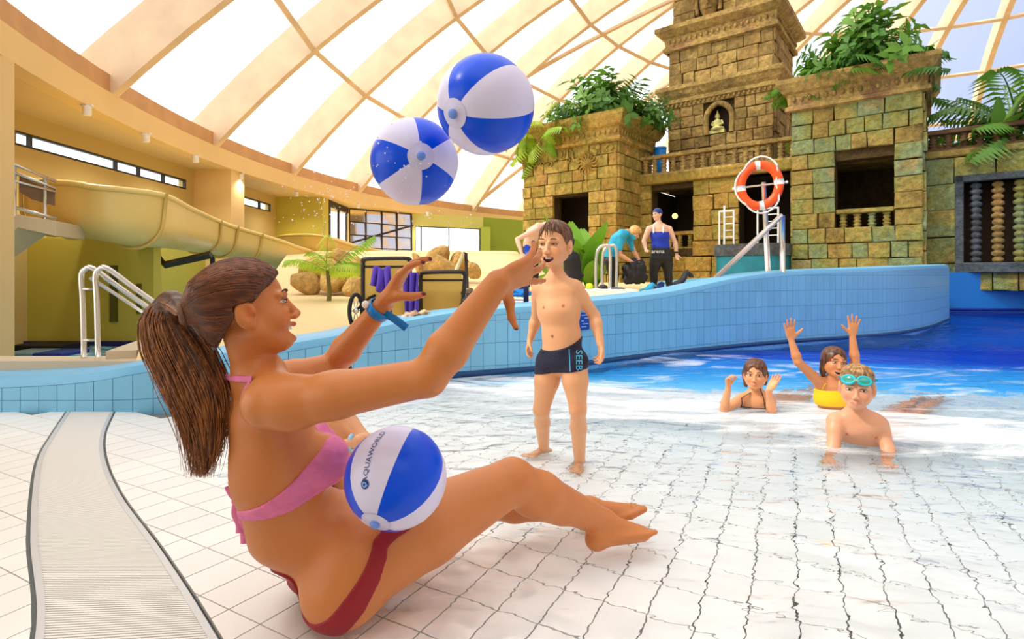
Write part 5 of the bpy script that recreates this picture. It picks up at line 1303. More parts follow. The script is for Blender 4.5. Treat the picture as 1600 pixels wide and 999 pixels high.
m_eye = mat('eye_white', (236, 232, 226), .15); m_iris = mat('brown_iris', (62, 38, 22), .12); m_lash = mat('dark_lash', (34, 22, 16), .6); m_teeth = mat('teeth', (245, 240, 228), .25)
class Head:
    """head frame: x = wearer's left, y = forward, z = up, origin between the eyes' height inside the skull"""
    def __init__(s, O, fwd, up, sc):
        s.O = A3(O); s.y = nv3(fwd); u = A3(up); s.z = nv3(u-s.y*u.dot(s.y)); s.x = -np.cross(s.y, s.z); s.x = np.cross(s.z, s.y)*-1 if False else np.cross(s.z, s.y)*-1
        s.s = sc
    def p(s, x, y, z): return s.O+s.s*(x*s.x+y*s.y+z*s.z)
    def V(s, x, y, z): return Vector(s.p(x, y, z).tolist())
    @property
    def ax(s): return (s.x, s.y, s.z)
def add_head(B, H, mouth='closed', child=False, skin=(230, 170, 130), lips=(196, 100, 88), female=False):
    s = H.s; ax = H.ax; E = lambda c, r, k=.012, mode='add': B.ell(H.p(*c), tuple(q*s for q in r), ax, k*s, mode)
    Cp = lambda a, b, ra, rb, k=.012, **kw: B.cap(H.p(*a), H.p(*b), ra*s, rb*s, k*s, **kw)
    E((0, -.012, .034), (.073, .092, .076)); E((0, .022, -.028), (.058 if not child else .061, .064, .076), .03)
    E((0, .058, -.092 if not child else -.082), (.022, .022, .018), .03)
    for q in (-1, 1):
        Cp((q*.050, .004, -.052), (q*.016, .058, -.088 if not child else -.080), .018, .014, .03)
        E((q*.034, .056, -.034), (.024, .024, .022), .025)
        E((q*.031, .094, .001), (.019, .015, .0105), .014, 'sub')
        Cp((q*.046, .070, .0165), (q*.014, .086, .0165), .007, .006, .012)
        # ear
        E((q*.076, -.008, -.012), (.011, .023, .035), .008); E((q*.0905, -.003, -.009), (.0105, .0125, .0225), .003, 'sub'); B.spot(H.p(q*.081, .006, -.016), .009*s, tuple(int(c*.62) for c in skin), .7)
        E((q*.073, -.004, -.036), (.008, .009, .011), .006)
        E((q*.011, .096, -.040), (.0075, .009, .0075), .007)
    nl = (.104 if female else .108) if not child else .101
    Cp((0, .084, .002), (0, nl, -.034), .0068, .0086, .012)
    if mouth == 'laugh':
        E((0, .086, -.074), (.036, .026, .0190), .006, 'sub')
        for q in (-1, 1):
            Cp((q*.036, .068, -.055), (0, .091, -.0585), .0040, .0050, .006); Cp((q*.034, .066, -.063), (q*.017, .080, -.088), .004, .005, .006); Cp((q*.017, .080, -.088), (0, .084, -.093), .005, .0055, .006)
            E((q*.040, .062, -.046), (.016, .016, .014), .012)
        B.spot(H.p(0, .066, -.074), (.034*s, .03*s, .022*s), (96, 24, 22), .3)
        lz = (-.0585, -.091)
    elif mouth == 'open':
        E((0, .088, -.076), (.026, .020, .016), .006, 'sub')
        Cp((-.024, .083, -.064), (0, .094, -.060), .0045, .0055, .006); Cp((.024, .083, -.064), (0, .094, -.060), .0045, .0055, .006)
        Cp((-.022, .080, -.082), (0, .088, -.091), .005, .006, .006); Cp((.022, .080, -.082), (0, .088, -.091), .005, .006, .006)
        B.spot(H.p(0, .072, -.076), (.026*s, .03*s, .020*s), (90, 20, 18), .3)
        lz = (-.062, -.089)
    else:
        for q in (-1, 1): Cp((q*.025, .080, -.0655), (0, .0935, -.063), .0034, .0046, .005)
        for q in (-1, 1): Cp((q*.022, .0805, -.0690), (0, .0905, -.0718), .0034, .0048, .005)
        lz = (-.0635, -.0725)
    for z in lz:
        for i in range(9): x = (i-4)*.0056; B.spot(H.p(x, .094-.35*abs(x), z+abs(x)*(.22 if z < -.07 else -.10)), (.0060*s, .010*s, (.0038 if mouth == 'closed' else .005)*s), lips, .6)
    for q in (-1, 1): B.spot(H.p(q*.042, .075, -.034), (.034*s,)*3, tuple(int(a*b) for a, b in zip(skin, (1.0, .91, .88))), 1.0); B.spot(H.p(q*.078, -.002, -.014), (.02*s, .016*s, .024*s), tuple(int(a*b) for a, b in zip(skin, (1, .88, .84))), .8)
    B.spot(H.p(0, .11, -.036), (.016*s,)*3, tuple(int(a*b) for a, b in zip(skin, (1, .93, .90))), .9)
def face_parts(root, H, look=(0, 0), mouth='closed', brow=(80, 50, 30), lids=.0, iris=(70, 44, 26)):
    s = H.s; ib = mat('iris_colour', iris, .12)
    for q in (-1, 1):
        c = H.V(q*.031, .0718, .0); Mx = Matrix((Vector(H.x.tolist()), Vector(H.y.tolist()), Vector(H.z.tolist()))).transposed()
        e = part('eye', MB().sphere(c, (.0142*s, .0125*s, .0074*s*(1-lids)), 20, 12, Mx), m_eye, root, smooth=True)
        g = H.V(q*.031+look[0]*.006, .0718+.0118, look[1]*.003)
        part('iris', MB().sphere(g, (.0060*s, .0020*s, .0058*s*(1-lids)), 16, 8, Mx), ib, e, smooth=True)
        part('pupil', MB().sphere(g+Vector(H.y.tolist())*.0012*s, (.0027*s, .0015*s, .0027*s*(1-lids)), 12, 6, Mx), m_lash, e, smooth=True)
        ar = [H.V(q*(.031+.0165*math.cos(a)), .0735+.0125*math.sin(a)*.9+.002, .0085*math.sin(a)*(1-lids)+.0005) for a in [math.pi*i/10 for i in range(11)]]
        part('eyelash', MB().tube(ar, [.0006*s]+[.0013*s]*9+[.0006*s], 6), m_lash, root, smooth=True)
        ar = [H.V(q*(.031+.0155*math.cos(a)), .0735+.0105*math.sin(a)*.9, -.0082*math.sin(a)*(1-lids)+.0005) for a in [math.pi*i/8 for i in range(9)]]
        part('lower_lash', MB().tube(ar, .0006*s, 5), m_lash, root, smooth=True)
        ar = [H.V(q*x, y, z) for x, y, z in ((.014, .0915, .0225), (.024, .0905, .0255), (.036, .084, .0260), (.047, .073, .0205))]
        part('eyebrow', MB().tube(spline(ar, 4), [.0018*s]*2+[.0026*s]*8+[.0012*s]*3, 6), mat('brow_colour', brow, .8), root, smooth=True)
        part('nostril', MB().sphere(H.V(q*.0062, .1005, -.0445), .0024*s, 8, 6), mat('nostril_shade', (110, 52, 40), .8), root, smooth=True)
    if mouth in ('open', 'laugh'):
        rows = [[H.V(.019*math.sin(a), .066+.0185*math.cos(a), z) for a in [-1.2+2.4*i/10 for i in range(11)]] for z in ((-.064, -.070) if mouth == 'open' else (-.0605, -.0695))]
        o = part('teeth', MB().grid(rows), m_teeth, root, smooth=True); sd = o.modifiers.new('s', 'SOLIDIFY'); sd.thickness = .002
def hair_cap(root, H, m, t=.010, low=-.07, h=.0035, line=(.082, .070, .020, -.012), extra=None, back=-.02, name='hair', sc=1.0, iters=2, cut=None, ret=False):
    """line = (y, z) of the front hairline and (y, z) of the temple; below the temple hair is kept behind y = back"""
    O = H.O; R = .16*H.s+.05; lo = O-np.array([R, R, R+.0], dtype=np.float32); hi = O+R
    if extra: lo = lo-np.array([.04, .04, .12]); hi = hi+.04
    B = Field(lo, hi, h*H.s); s = H.s
    B.ell(H.p(0, -.012, .034), ((.073+t)*s, (.092+t)*s, (.076+t)*s), H.ax, .005); B.ell(H.p(0, -.030, -.020), ((.062+t)*s, (.058+t)*s, (.062+t)*s), H.ax, .02*s)
    if extra: extra(B)
    X, Y, Z = np.meshgrid(*B.ax, indexing='ij'); X = X-O[0]; Y = Y-O[1]; Z = Z-O[2]
    lx = (X*H.x[0]+Y*H.x[1]+Z*H.x[2])/s; ly = (X*H.y[0]+Y*H.y[1]+Z*H.y[2])/s; lz = (X*H.z[0]+Y*H.z[1]+Z*H.z[2])/s
    y0, z0, y1, z1 = line; dy, dz = y0-y1, z0-z1; L_ = math.hypot(dy, dz)
    wob = .0035*np.sin(lx*90)+.002*np.sin(lx*210+1)
    pl1 = ((ly-y1)*dz-(lz-z1)*dy)/L_+wob           # in front of the hairline > 0
    pl2 = np.maximum(ly-back, -(lz-low))           # lower part: behind ears, above nape
    front = np.where(lz > z1, pl1, np.maximum(ly-back, 0*lz-1))
    g = np.maximum(front, -(lz-low)) if not extra else np.where(lz < low, front, front)
    if cut is not None: g = np.maximum(g, cut(lx, ly, lz))
    B.F = np.maximum(B.F, (g*s).astype(np.float32))
    me = B.net(name, iters); o = part(name, me, m, root); return (o, B) if ret else o
def strands(root, m, curves, r=.0016, name='hair_strands', n=4):
    mb = MB()
    for pts, rr in curves: mb.tube(pts, rr, n, cap=False)
    return part(name, mb, m, root, smooth=True)
def add_hand(B, Wr, d, n, t, s, curl=(15, 20, 25, 30), spread=10, thumb=None, k=.006, nails=None, ratio=1.0):
    d = nv3(d); n = A3(n); n = nv3(n-d*n.dot(d)); t = A3(t); t = t-d*t.dot(d)-n*n.dot(t); t = nv3(t); Wr = A3(Wr)
    B.ell(Wr+d*.048*s, (.046*s, .037*s, .0145*s), (d, t, n), .01*s); tips = []
    ln = [.074, .083, .077, .060]
    for i in range(4):
        f = 1.5-i; base = Wr+t*f*.0085*s+d*.01*s; kn = Wr+d*(.088-.004*abs(f-.4))*s+t*f*.0195*s
        B.cap(base, kn, .0125*s, .0105*s, .010*s)
        ph = math.radians(spread)*f/1.5; di = d*math.cos(ph)+t*math.sin(ph); p = kn; th = 0
        for q, fr in enumerate((.45, .31, .24)):
            th += math.radians(curl[i]*(1 if q else .8)); v = di*math.cos(th)+n*math.sin(th); p2 = p+v*ln[i]*fr*s*ratio
            B.cap(p, p2, (.0092-.0009*q)*s, (.0086-.0012*q)*s, k*s*(.6 if q else 1)); p = p2
        tips.append((p, v))
    b0 = Wr+d*.018*s+t*.018*s; td = nv3(thumb) if thumb is not None else nv3(d*.75+t*.65+n*.3)
    m0 = nv3(td*.7+d*.25+t*.3); p1 = b0+m0*.040*s; p2 = p1+td*.034*s; p3 = p2+nv3(td*.9+d*.3)*.026*s
    B.cap(b0, p1, .0165*s, .0125*s, .012*s).cap(p1, p2, .0115*s, .0100*s, .006*s).cap(p2, p3, .0098*s, .0075*s, .004*s); tips.append((p3, td))
    if nails:
        for p, v in tips: B.spot(p-n*.004*s+v*.004*s, (.008*s,)*3, nails, .2)
    return tips
def add_foot(B, An, d, up, s, k=.012, lat=None):
    d = nv3(d); u = A3(up); u = nv3(u-d*u.dot(d)); l = np.cross(d, u); An = A3(An)
    heel = An-u*.045*s-d*.035*s; ball_ = An-u*.058*s+d*.125*s
    B.cap(An, heel, .036*s, .033*s, .02*s); B.cap(An+u*.0*s, ball_+u*.012*s, .038*s, .022*s, .02*s, n=u, sq=.8)
    B.sect(heel, ball_, l, (.030*s, .026*s), (.044*s, .019*s), .02*s)
    for i in range(5):
        f = (i-2); r = [.0125, .0095, .009, .0085, .008][i] if lat is None or lat > 0 else [.008, .0085, .009, .0095, .0125][i]
        b = ball_+l*f*.0165*s+u*.0; L_ = [.052, .05, .045, .04, .034][i] if lat is None or lat > 0 else [.034, .04, .045, .05, .052][i]
        B.cap(b, b+d*L_*s+u*.004*s, r*1.15*s, r*s, .005*s)
def snap(p, off=.0, F=None, it=16):
    """move a point onto the surface of a field"""
    F = F or T0; p = A3(p)
    for _ in range(it):
        i = [min(max(int(np.searchsorted(F.ax[a], p[a])), 3), len(F.ax[a])-4) for a in range(3)]; f = float(F.F[i[0], i[1], i[2]]); j = [min(i[a]-(1 if abs(F.ax[a][i[a]-1]-p[a]) < abs(F.ax[a][i[a]]-p[a]) else 0), len(F.ax[a])-3) for a in range(3)]
        i = j; f = float(F.F[i[0], i[1], i[2]])
        g_ = np.array([float(F.F[i[0]+2, i[1], i[2]]-F.F[i[0]-2, i[1], i[2]])/(F.ax[0][i[0]+2]-F.ax[0][i[0]-2]), float(F.F[i[0], i[1]+2, i[2]]-F.F[i[0], i[1]-2, i[2]])/(F.ax[1][i[1]+2]-F.ax[1][i[1]-2]), float(F.F[i[0], i[1], i[2]+2]-F.F[i[0], i[1], i[2]-2])/(F.ax[2][i[2]+2]-F.ax[2][i[2]-2])])
        f += float(g_.dot(p-np.array([F.ax[a][i[a]] for a in range(3)])))
        L_ = np.linalg.norm(g_)
        if L_ < 1e-3: break
        p = p-(g_/L_)*(f-off)*.8
    return Vector(p.tolist())
def add_arm(B, sh, el, wr, s, bulk=1.0, k=.014):
    sh, el, wr = A3(sh), A3(el), A3(wr); r = bulk*s
    B.cap(sh, sh+(el-sh)*.35, .052*r, .049*r, .02*s); B.cap(sh+(el-sh)*.3, el, .049*r, .038*r, k); fm_ = el+(wr-el)*.28
    B.cap(el, fm_, .038*r, .042*r, k); B.cap(fm_, wr, .042*r, .026*r, k, )
def add_leg(B, hip, kn, an, s, bulk=1.0, k=.02, kh=.03):
    hip, kn, an = A3(hip), A3(kn), A3(an); r = bulk*s
    B.cap(hip, hip+(kn-hip)*.4, .098*r, .088*r, kh*s); B.cap(hip+(kn-hip)*.4, kn, .088*r, .056*r, k); c = kn+(an-kn)*.3
    B.ell(kn, (.054*r,)*3, None, .015*s)
    B.cap(kn, c, .052*r, .056*r, k); B.cap(c, an, .056*r, .036*r, k)
def add_torso(B, P, s, shL, shR, hipL, hipR, female=False, bulk=1.0, k=.03):
    """P = dict pelvis, waist, ribs, top, neck, head_base"""
    sh = A3(shL)-A3(shR); hp = A3(hipL)-A3(hipR); w = lambda t: nv3(nv3(hp)*(1-t)+nv3(sh)*t); r = bulk*s
    hw = np.linalg.norm(hp)/2; sw = np.linalg.norm(sh)/2
    S_ = {'pelvis': (hw+.068*r, .105*r), 'waist': (.118*r if female else .125*r, .088*r), 'ribs': (.140*r, .108*r), 'top': (min(sw*.92, .15*r), .085*r)}
    S_.update(P.get('rad', {}))
    names = ['pelvis', 'waist', 'ribs', 'top']
    for i in range(3): B.sect(P[names[i]], P[names[i+1]], w(i/3+.15), S_[names[i]], S_[names[i+1]], k)
    B.cap(P['top'], P['neck'], .075*r, .055*r, .03*s); B.cap(P['neck'], P['head_base'], .050*r*(.88 if female else 1.02), (.038 if female else .044)*r, .03*s)
    for q in (shL, shR): B.cap(P['neck'], A3(q), .042*r, .046*r, .035*s)
def figure_field(J, s, h, fine=None, pad=.12):
    pts = np.array([A3(v) for v in J]); lo = pts.min(0)-pad; hi = pts.max(0)+pad
    fine = fine or ((), (), ()); return Field(lo, hi, h, fine)
def headfine(H, hf, r=.125):
    return tuple(((H.O[i]-r*H.s, H.O[i]+r*H.s, hf),) for i in range(3))
# ---------------------------------------------------------------- seated woman
SK = (204, 127, 68)
Lw = np.array([-.52, .85, 0]); Fw = nv3(.85, .52, 0)
hipR = A3(px(565, 872, 1.50)); hipL = hipR+Lw*.19
wm = dict(pelvis=(hipR+hipL)/2-Fw*.01, waist=A3(px(452, 812, 1.53)), ribs=A3(px(420, 712, 1.47)), top=A3(px(408, 645, 1.44)), neck=A3(px(404, 590, 1.40)))
H = Head(px(387, 483, 1.36), (.87, .46, .20), (-.17, 0, 1), 1.06)
wm['head_base'] = H.p(0, -.030, -.045)
wm['rad'] = {'pelvis': (.165, .125), 'waist': (.135, .112), 'ribs': (.155, .125), 'top': (.150, .098)}
shR = A3(px(458, 630, 1.28)); shL = A3(px(424, 600, 1.56))
elR = A3(px(668, 590, 1.21)); wrR = A3(px(778, 441, 1.24)); elL = A3(px(519, 573, 1.72)); wrL = A3(px(601, 474, 1.62))
knR = A3(px(800, 752, 1.74)); anR = A3(px(942, 816, 1.93)); knL = A3(px(748, 782, 1.92)); anL = A3(px(922, 795, 2.12))
hdR = A3(px(848, 414, 1.31))-wrR; hdL = A3(px(640, 408, 1.60))-wrL
pts = [wm['pelvis'], hipR-.05, hipL, H.O+.1, elR, elL, wrR+hdR*1.3, wrL+hdL*1.3, knR, anR+.16, anL+.16, anL]
fx = ((H.O[0]-.13, H.O[0]+.14, .0028),); fy = ((H.O[1]-.1, H.O[1]+.1, .0035),); fz_ = ((H.O[2]-.13, H.O[2]+.13, .0028),)
B = figure_field(pts, 1, .0058, (fx, fy, fz_), .13)
add_torso(B, wm, 1.12, shL, shR, hipL, hipR, female=True)
B.ell(hipR-Fw*.05+A3((0, 0, -.065)), (.112, .112, .105), None, .04); B.ell(hipL-Fw*.06+A3((0, 0, -.065)), (.11, .11, .105), None, .04)
B.ell(wm['waist']+Fw*.05+A3((.03, .0, -.06)), (.10, .10, .10), None, .05)                       # belly
add_leg(B, hipR+A3((.0, 0, -.005)), knR, anR, 1.12, 1.12); add_leg(B, hipL, knL, anL, 1.12, 1.05)
B.cap(knR+(anR-knR)*.2+A3((-.01, 0, -.022)), knR+(anR-knR)*.5+A3((0, 0, -.018)), .058, .050, .03)
brR = wm['ribs']+Fw*.118-Lw*.075+A3((0, 0, -.012)); brL = wm['ribs']+Fw*.118+Lw*.08+A3((0, 0, -.012))
B.ell(brR, (.072, .072, .068), None, .03); B.ell(brL, (.072, .072, .068), None, .03)
# shoulder blade and spine furrow
B.cap(wm['ribs']-Fw*.115-Lw*.02+A3((0, 0, .04)), wm['waist']-Fw*.12, .006, .008, .03, mode='sub')
T0 = B.copyF()
B.cap(shR-A3((.06, 0, .0)), shR, .06, .056, .04)
add_arm(B, shR, elR, wrR, 1.12, 1.0); add_arm(B, shL, elL, wrL, 1.12, .95)
add_hand(B, wrR, hdR, (-.2, .75, .5), (.25, -.45, -.8), 1.02, curl=(6, 14, 18, 22), spread=24, thumb=(.12, -.25, -.95), nails=(120, 10, 22))
tipsL = add_hand(B, wrL, hdL, (.85, .05, -.5), (.1, -1, .1), 1.22, curl=(18, 20, 18, 16), spread=13, thumb=(.97, -.15, -.03), nails=(96, 8, 20))
add_foot(B, anR, (.93, .33, .0), (-.1, .45, .9), 1.12, lat=1); add_foot(B, anL, (.93, .20, .26), (-.4, .0, .9), 1.12, lat=-1)
add_head(B, H, 'laugh', skin=SK, lips=(196, 92, 84), female=True)
B.spot(H.p(-.05, .06, -.03), (.06, .05, .05), (226, 128, 84), 1)
me = B.net('body', 1); B.paint(me, SK)
woman = thing('person', (wm['pelvis'][0], wm['pelvis'][1], 0), 'ponytailed woman in a pink and dark red bikini sitting with arms raised', 'person')
part('body', me, m_skin, woman)
face_parts(woman, H, look=(.2, .5), mouth='laugh', brow=(96, 60, 38), lids=.45)
# --- bikini bottom: a band hugging the hips and upper thighs
def band(c, n, hw):
    c = A3(c); n = nv3(n)
    return lambda X, Y, Z: np.abs((X-c[0])*n[0]+(Y-c[1])*n[1]+(Z-c[2])*n[2])-hw
m_red = mat('dark_red_swim_fabric', (150, 18, 34), .55, bump=.2, bscale=200, var=.08, vscale=30); m_pink = mat('pink_swim_fabric', (238, 128, 178), .6, bump=.35, bscale=60, var=.16, vscale=25)
def patch(pts, rs, off, F, name, m, root, it=1):
    q = [snap(v, 0, F) for v in pts]; R = max(rs)+.02; lo = np.min([A3(v) for v in q], 0)-R; hi = np.max([A3(v) for v in q], 0)+R
    sl, X, Y, Z = F.sub(lo, hi); g = Field.__new__(Field); g.ax = [F.ax[i][sl[i]] for i in range(3)]; g.spots = []
    g.F = np.full(F.F[sl].shape, .2, dtype=np.float32); g.chain(q, rs, .004); g.F = np.maximum(g.F, F.F[sl]-off)
    return part(name, g.net(name, it), m, root)
bp_ = [px(640, 818, 1.50), px(612, 828, 1.44), px(598, 845, 1.40), px(596, 872, 1.38), px(580, 908, 1.38), px(552, 942, 1.39), px(515, 968, 1.42), px(478, 960, 1.50), px(450, 938, 1.58), px(430, 918, 1.66), px(425, 900, 1.74)]
patch(bp_, [.020, .022, .020, .022, .026, .032, .042, .042, .036, .04, .04], .0055, T0, 'bikini_bottom', m_red, woman)
def mir(p): p = A3(p); return p-2*Lw_*float((p-A3(wm['pelvis'])).dot(Lw_))
Lw_ = nv3(Lw)
patch([mir(p) for p in bp_[:9]], [.020, .022, .020, .022, .026, .032, .042, .042, .036], .0055, T0, 'bikini_bottom', m_red, woman)
pv_ = A3(wm['pelvis']); patch([pv_+Fw*.15+A3((0, 0, .05)), pv_+Fw*.10+A3((0, 0, -.04)), pv_+A3((0, 0, -.14)), pv_-Fw*.10+A3((0, 0, -.12)), pv_-Fw*.17+A3((0, 0, -.06))], [.085, .05, .05, .06, .06], .0055, T0, 'bikini_bottom', m_red, woman)
# --- bikini top: back band rising to gathered cups
sA = A3(px(352, 793, 1.44)); sB = A3(px(470, 768, 1.27)); sC = A3(px(545, 722, 1.25))
nt = np.cross(sB-sA, np.array([-.3, 1, .0])); nt = nv3(A3((-.28, .0, 1.0)))
def top_(X, Y, Z):
    t = np.clip(((X-sA[0])*Fw[0]+(Y-sA[1])*Fw[1])/.23, -.2, 1.3)
    zc = sA[2]-.004+.115*np.clip(t, 0, 1)**1.15
    hw = .012+.055*np.clip(t, 0, 1)**1.3
    return (np.abs(Z-zc)-hw)*.9
def topoff(X, Y, Z):
    a = np.arctan2(Y-brR[1], X-brR[0]); t = np.clip(((X-sA[0])*Fw[0]+(Y-sA[1])*Fw[1])/.28, 0, 1.2)
    return .0055+.0022*np.sin(Z*190+6*np.sin(X*14))*np.clip(t-.45, 0, 1)*1.6
g = T0.shell(.006, top_, wm['ribs']-np.array([.26, .30, .22]), wm['ribs']+np.array([.30, .30, .20]), topoff); part('bikini_top', g.net('bikini_top', 1), m_pink, woman)
seam = []
# tie at the back and halter strap
kt = snap(px(352, 788, 1.52), .010)
part('back_knot', MB().sphere(kt, (.014, .016, .013), 12, 8), m_pink, woman, smooth=True)
for a in (((0, 0, 0), (-.012, -.005, .022), (-.02, -.01, .045)), ((0, 0, 0), (.010, -.01, -.03), (.024, -.01, -.075), (.026, -.01, -.115)), ((0, 0, 0), (.0, -.01, -.03), (.012, -.01, -.06), (.014, -.012, -.085))):
    q = [kt+Vector(v) for v in a]; part('tie_end', MB().tube(spline(q, 4), .011, 8, flat=(0, -1, .1)), m_pink, woman, smooth=True)
strap = [snap(v, .003, B) for v in (px(366, 588, 1.38), px(380, 590, 1.35), px(396, 595, 1.33), px(412, 602, 1.33), px(426, 610, 1.34), px(438, 617, 1.36))]
part('halter_strap', MB().tube(spline(strap, 5), .008, 8, flat=(0, -1, .3)), m_pink, woman, smooth=True)
# bracelet on the far wrist
bd = nv3(hdL*0+wrL-elL); bc = wrL-bd*.030; bu = nv3(np.cross(bd, (0, 1, .2))); bv = np.cross(bd, bu)
m_band = mat('bright_blue_band', (0, 130, 214), .35)
def ribbon(rows, th=.003):
    o = part('wristband', MB().grid(rows), m_band, woman, smooth=True); q = o.modifiers.new('solid', 'SOLIDIFY'); q.thickness = th; q.offset = 0; return o
ribbon([[Vector((bc+.0355*(bu*math.cos(a)+bv*math.sin(a))*(1+.02*z_)+bd*.0135*z_).tolist()) for a in [2*math.pi*i/28 for i in range(29)]] for z_ in (-1, 1)])
e0 = bc+.0355*nv3(.75, -.6, -.35); eu = bd*.0125
ribbon([[Vector((e0+np.array(v)+eu*z_).tolist()) for v in ((-.02, .004, .012), (0, 0, 0), (.022, -.006, -.010), (.045, -.008, -.026), (.062, -.008, -.040))] for z_ in (-1, 1)]).name = 'band_end'
part('band_clasp', MB().sphere(Vector((bc+.044*nv3(-.8, -.5, .4)).tolist()), (.012, .01, .012), 10, 6), m_teeth, woman, smooth=True)
# --- hair
m_hair = hair_mat('brown_hair', (52, 26, 14), (104, 56, 28), (12, 30, 30)); m_hair2 = hair_mat('golden_brown_strands', (92, 50, 26), (186, 118, 60), (42, 42, 2.5)); m_hair3 = hair_mat('combed_brown_strands', (88, 46, 26), (136, 78, 42), (6, 30, 30))
_, HF = hair_cap(woman, H, m_hair, ret=True, t=.014, low=-.062, h=.0032, line=(.078, .070, .012, .010), back=-.030, extra=lambda F_: (F_.cap(H.p(0, -.09, .03), H.p(0, -.118, .022), .05*H.s, .022*H.s, .03)), cut=lambda x, y, z: -(z+.012+1.25*np.clip(-(y+.03), 0, .05)))
tie = H.V(0, -.132, .020)
rr = random.Random(9); cv_ = []
Mh = Matrix((Vector(H.x.tolist()), Vector(H.y.tolist()), Vector(H.z.tolist()))).transposed()
def on_cap(u, v, t_=.0165):      # u around, v from front (0) to back (1)
    d_ = Vector((math.sin(u), math.cos(v)*math.cos(u), math.sin(v)*math.cos(u)))
    return d_
HL = [(0, .082, .074), (.030, .078, .070), (.052, .064, .056), (.068, .036, .028), (.077, .012, .012), (.080, -.014, .022), (.077, -.034, -.006), (.070, -.052, -.034), (.045, -.070, -.062), (0, -.076, -.074)]
cc_ = Vector((0, -.02, .012)); tl = Vector((0, -.118, .022))
for k in range(820):
    w_ = rr.random()*(len(HL)-1.001); i0 = int(w_); q0 = Vector(HL[i0]).lerp(Vector(HL[i0+1]), w_-i0); q0.x *= rr.choice((-1, 1)); q0 += Vector((rr.uniform(-.003, .003), rr.uniform(-.004, .004), rr.uniform(-.004, .004)))
    d0 = (q0-cc_); d1 = (tl-cc_); n0, n1 = d0.normalized(), d1.normalized(); om = n0.angle(n1); pts_ = []; L_ = rr.uniform(.55, 1) if rr.random() < .3 else 1; s0_ = rr.uniform(0, .4) if rr.random() < .5 else 0
    for i in range(10):
        t = s0_+(L_-s0_)*i/9; d_ = (n0*math.sin((1-t)*om)+n1*math.sin(t*om))/math.sin(om); d_ = d_*(d0.length*(1-t)+d1.length*t+.02*math.sin(math.pi*t)); q = cc_+d_; v = H.V(q.x, q.y, q.z)
        pts_.append(snap(v, .0004, HF, 4))
    cv_.append((pts_, [.0004]+[.0013]*8+[.0009]))
strands(woman, m_hair3, cv_, name='combed_hair', n=3)
part('hair_tie', MB().tube([tie+Mh @ Vector((.021*math.cos(a), .0, .021*math.sin(a))) for a in [2*math.pi*i/20 for i in range(20)]], .0075, 8, closed=True), mat('brown_hair_tie', (120, 92, 72), .8, bump=.6), woman, smooth=True)
guide = [Vector(tie), px(270, 473, 1.40), px(260, 500, 1.39), px(282, 550, 1.38), px(304, 600, 1.36), px(318, 650, 1.34), px(320, 700, 1.33), px(314, 744, 1.33)]
gs = spline(guide, 6); ng = len(gs); cv_ = []
def wid(t):
    K = ((0, .012), (.12, .034), (.25, .052), (.42, .082), (.62, .074), (.82, .042), (1, .010))
    for (a, b), (c, d) in zip(K, K[1:]):
        if t <= c: return b+(d-b)*(t-a)/(c-a)
    return .01
for k in range(900):
    a = rr.uniform(0, 6.283); rd = math.sqrt(rr.random()); ln_ = rr.uniform(.5, 1.0)**.6 if rr.random() < .75 else 1.0; ph = rr.uniform(0, 6.28); amp = rr.uniform(.0, .008); pts_ = []; sh_ = rr.gauss(0, .004)
    m = 15
    for i in range(m):
        t = i/(m-1)*ln_; x = t*(ng-1); j = min(int(x), ng-2); c = gs[j].lerp(gs[j+1], x-j); w = wid(t)*rd
        pts_.append(c+Vector((math.cos(a)*w*1.05+amp*math.sin(ph+t*9)*t*1.6+sh_*t*3, math.sin(a)*w*.75, math.sin(a+ph)*.004)))
    cv_.append((pts_, [.0013]*(m-4)+[.0011, .0009, .0006, .0003]))
strands(woman, m_hair2, cv_, name='ponytail', n=3)
core = Field(A3(guide[0])-np.array([.2, .14, .5]), A3(guide[0])+np.array([.14, .12, .1]), .006)
for i in range(1, len(gs)-6, 2):
    t = i/(ng-1); core.cap(gs[i], gs[min(i+2, ng-1)], wid(t)*.72, wid(min(1, t+.05))*.72, .02, n=(0, 1, 0), sq=.7)
part('ponytail_core', core.net('ponytail_core', 1), m_hair, woman)
# loose hairs at the nape
cv_ = []
for k in range(26):
    x = rr.uniform(-.05, .02); p0 = H.V(x-.03, -.035+rr.uniform(-.02, .02), -.07); cv_.append(([p0, p0+Vector((rr.uniform(-.0, .02), -.006, -.02)), p0+Vector((rr.uniform(.0, .035), -.004, -.035+rr.uniform(-.02, .01)))], [.0008, .0006, .0003]))
strands(woman, m_hair2, cv_, name='nape_hairs', n=3)
ball(px(619, 746, 1.36), .124, (-.235, -.76, -.60), -53, 'blue and white beach ball with navy lettering resting on the seated woman\'s lap', logo=1)
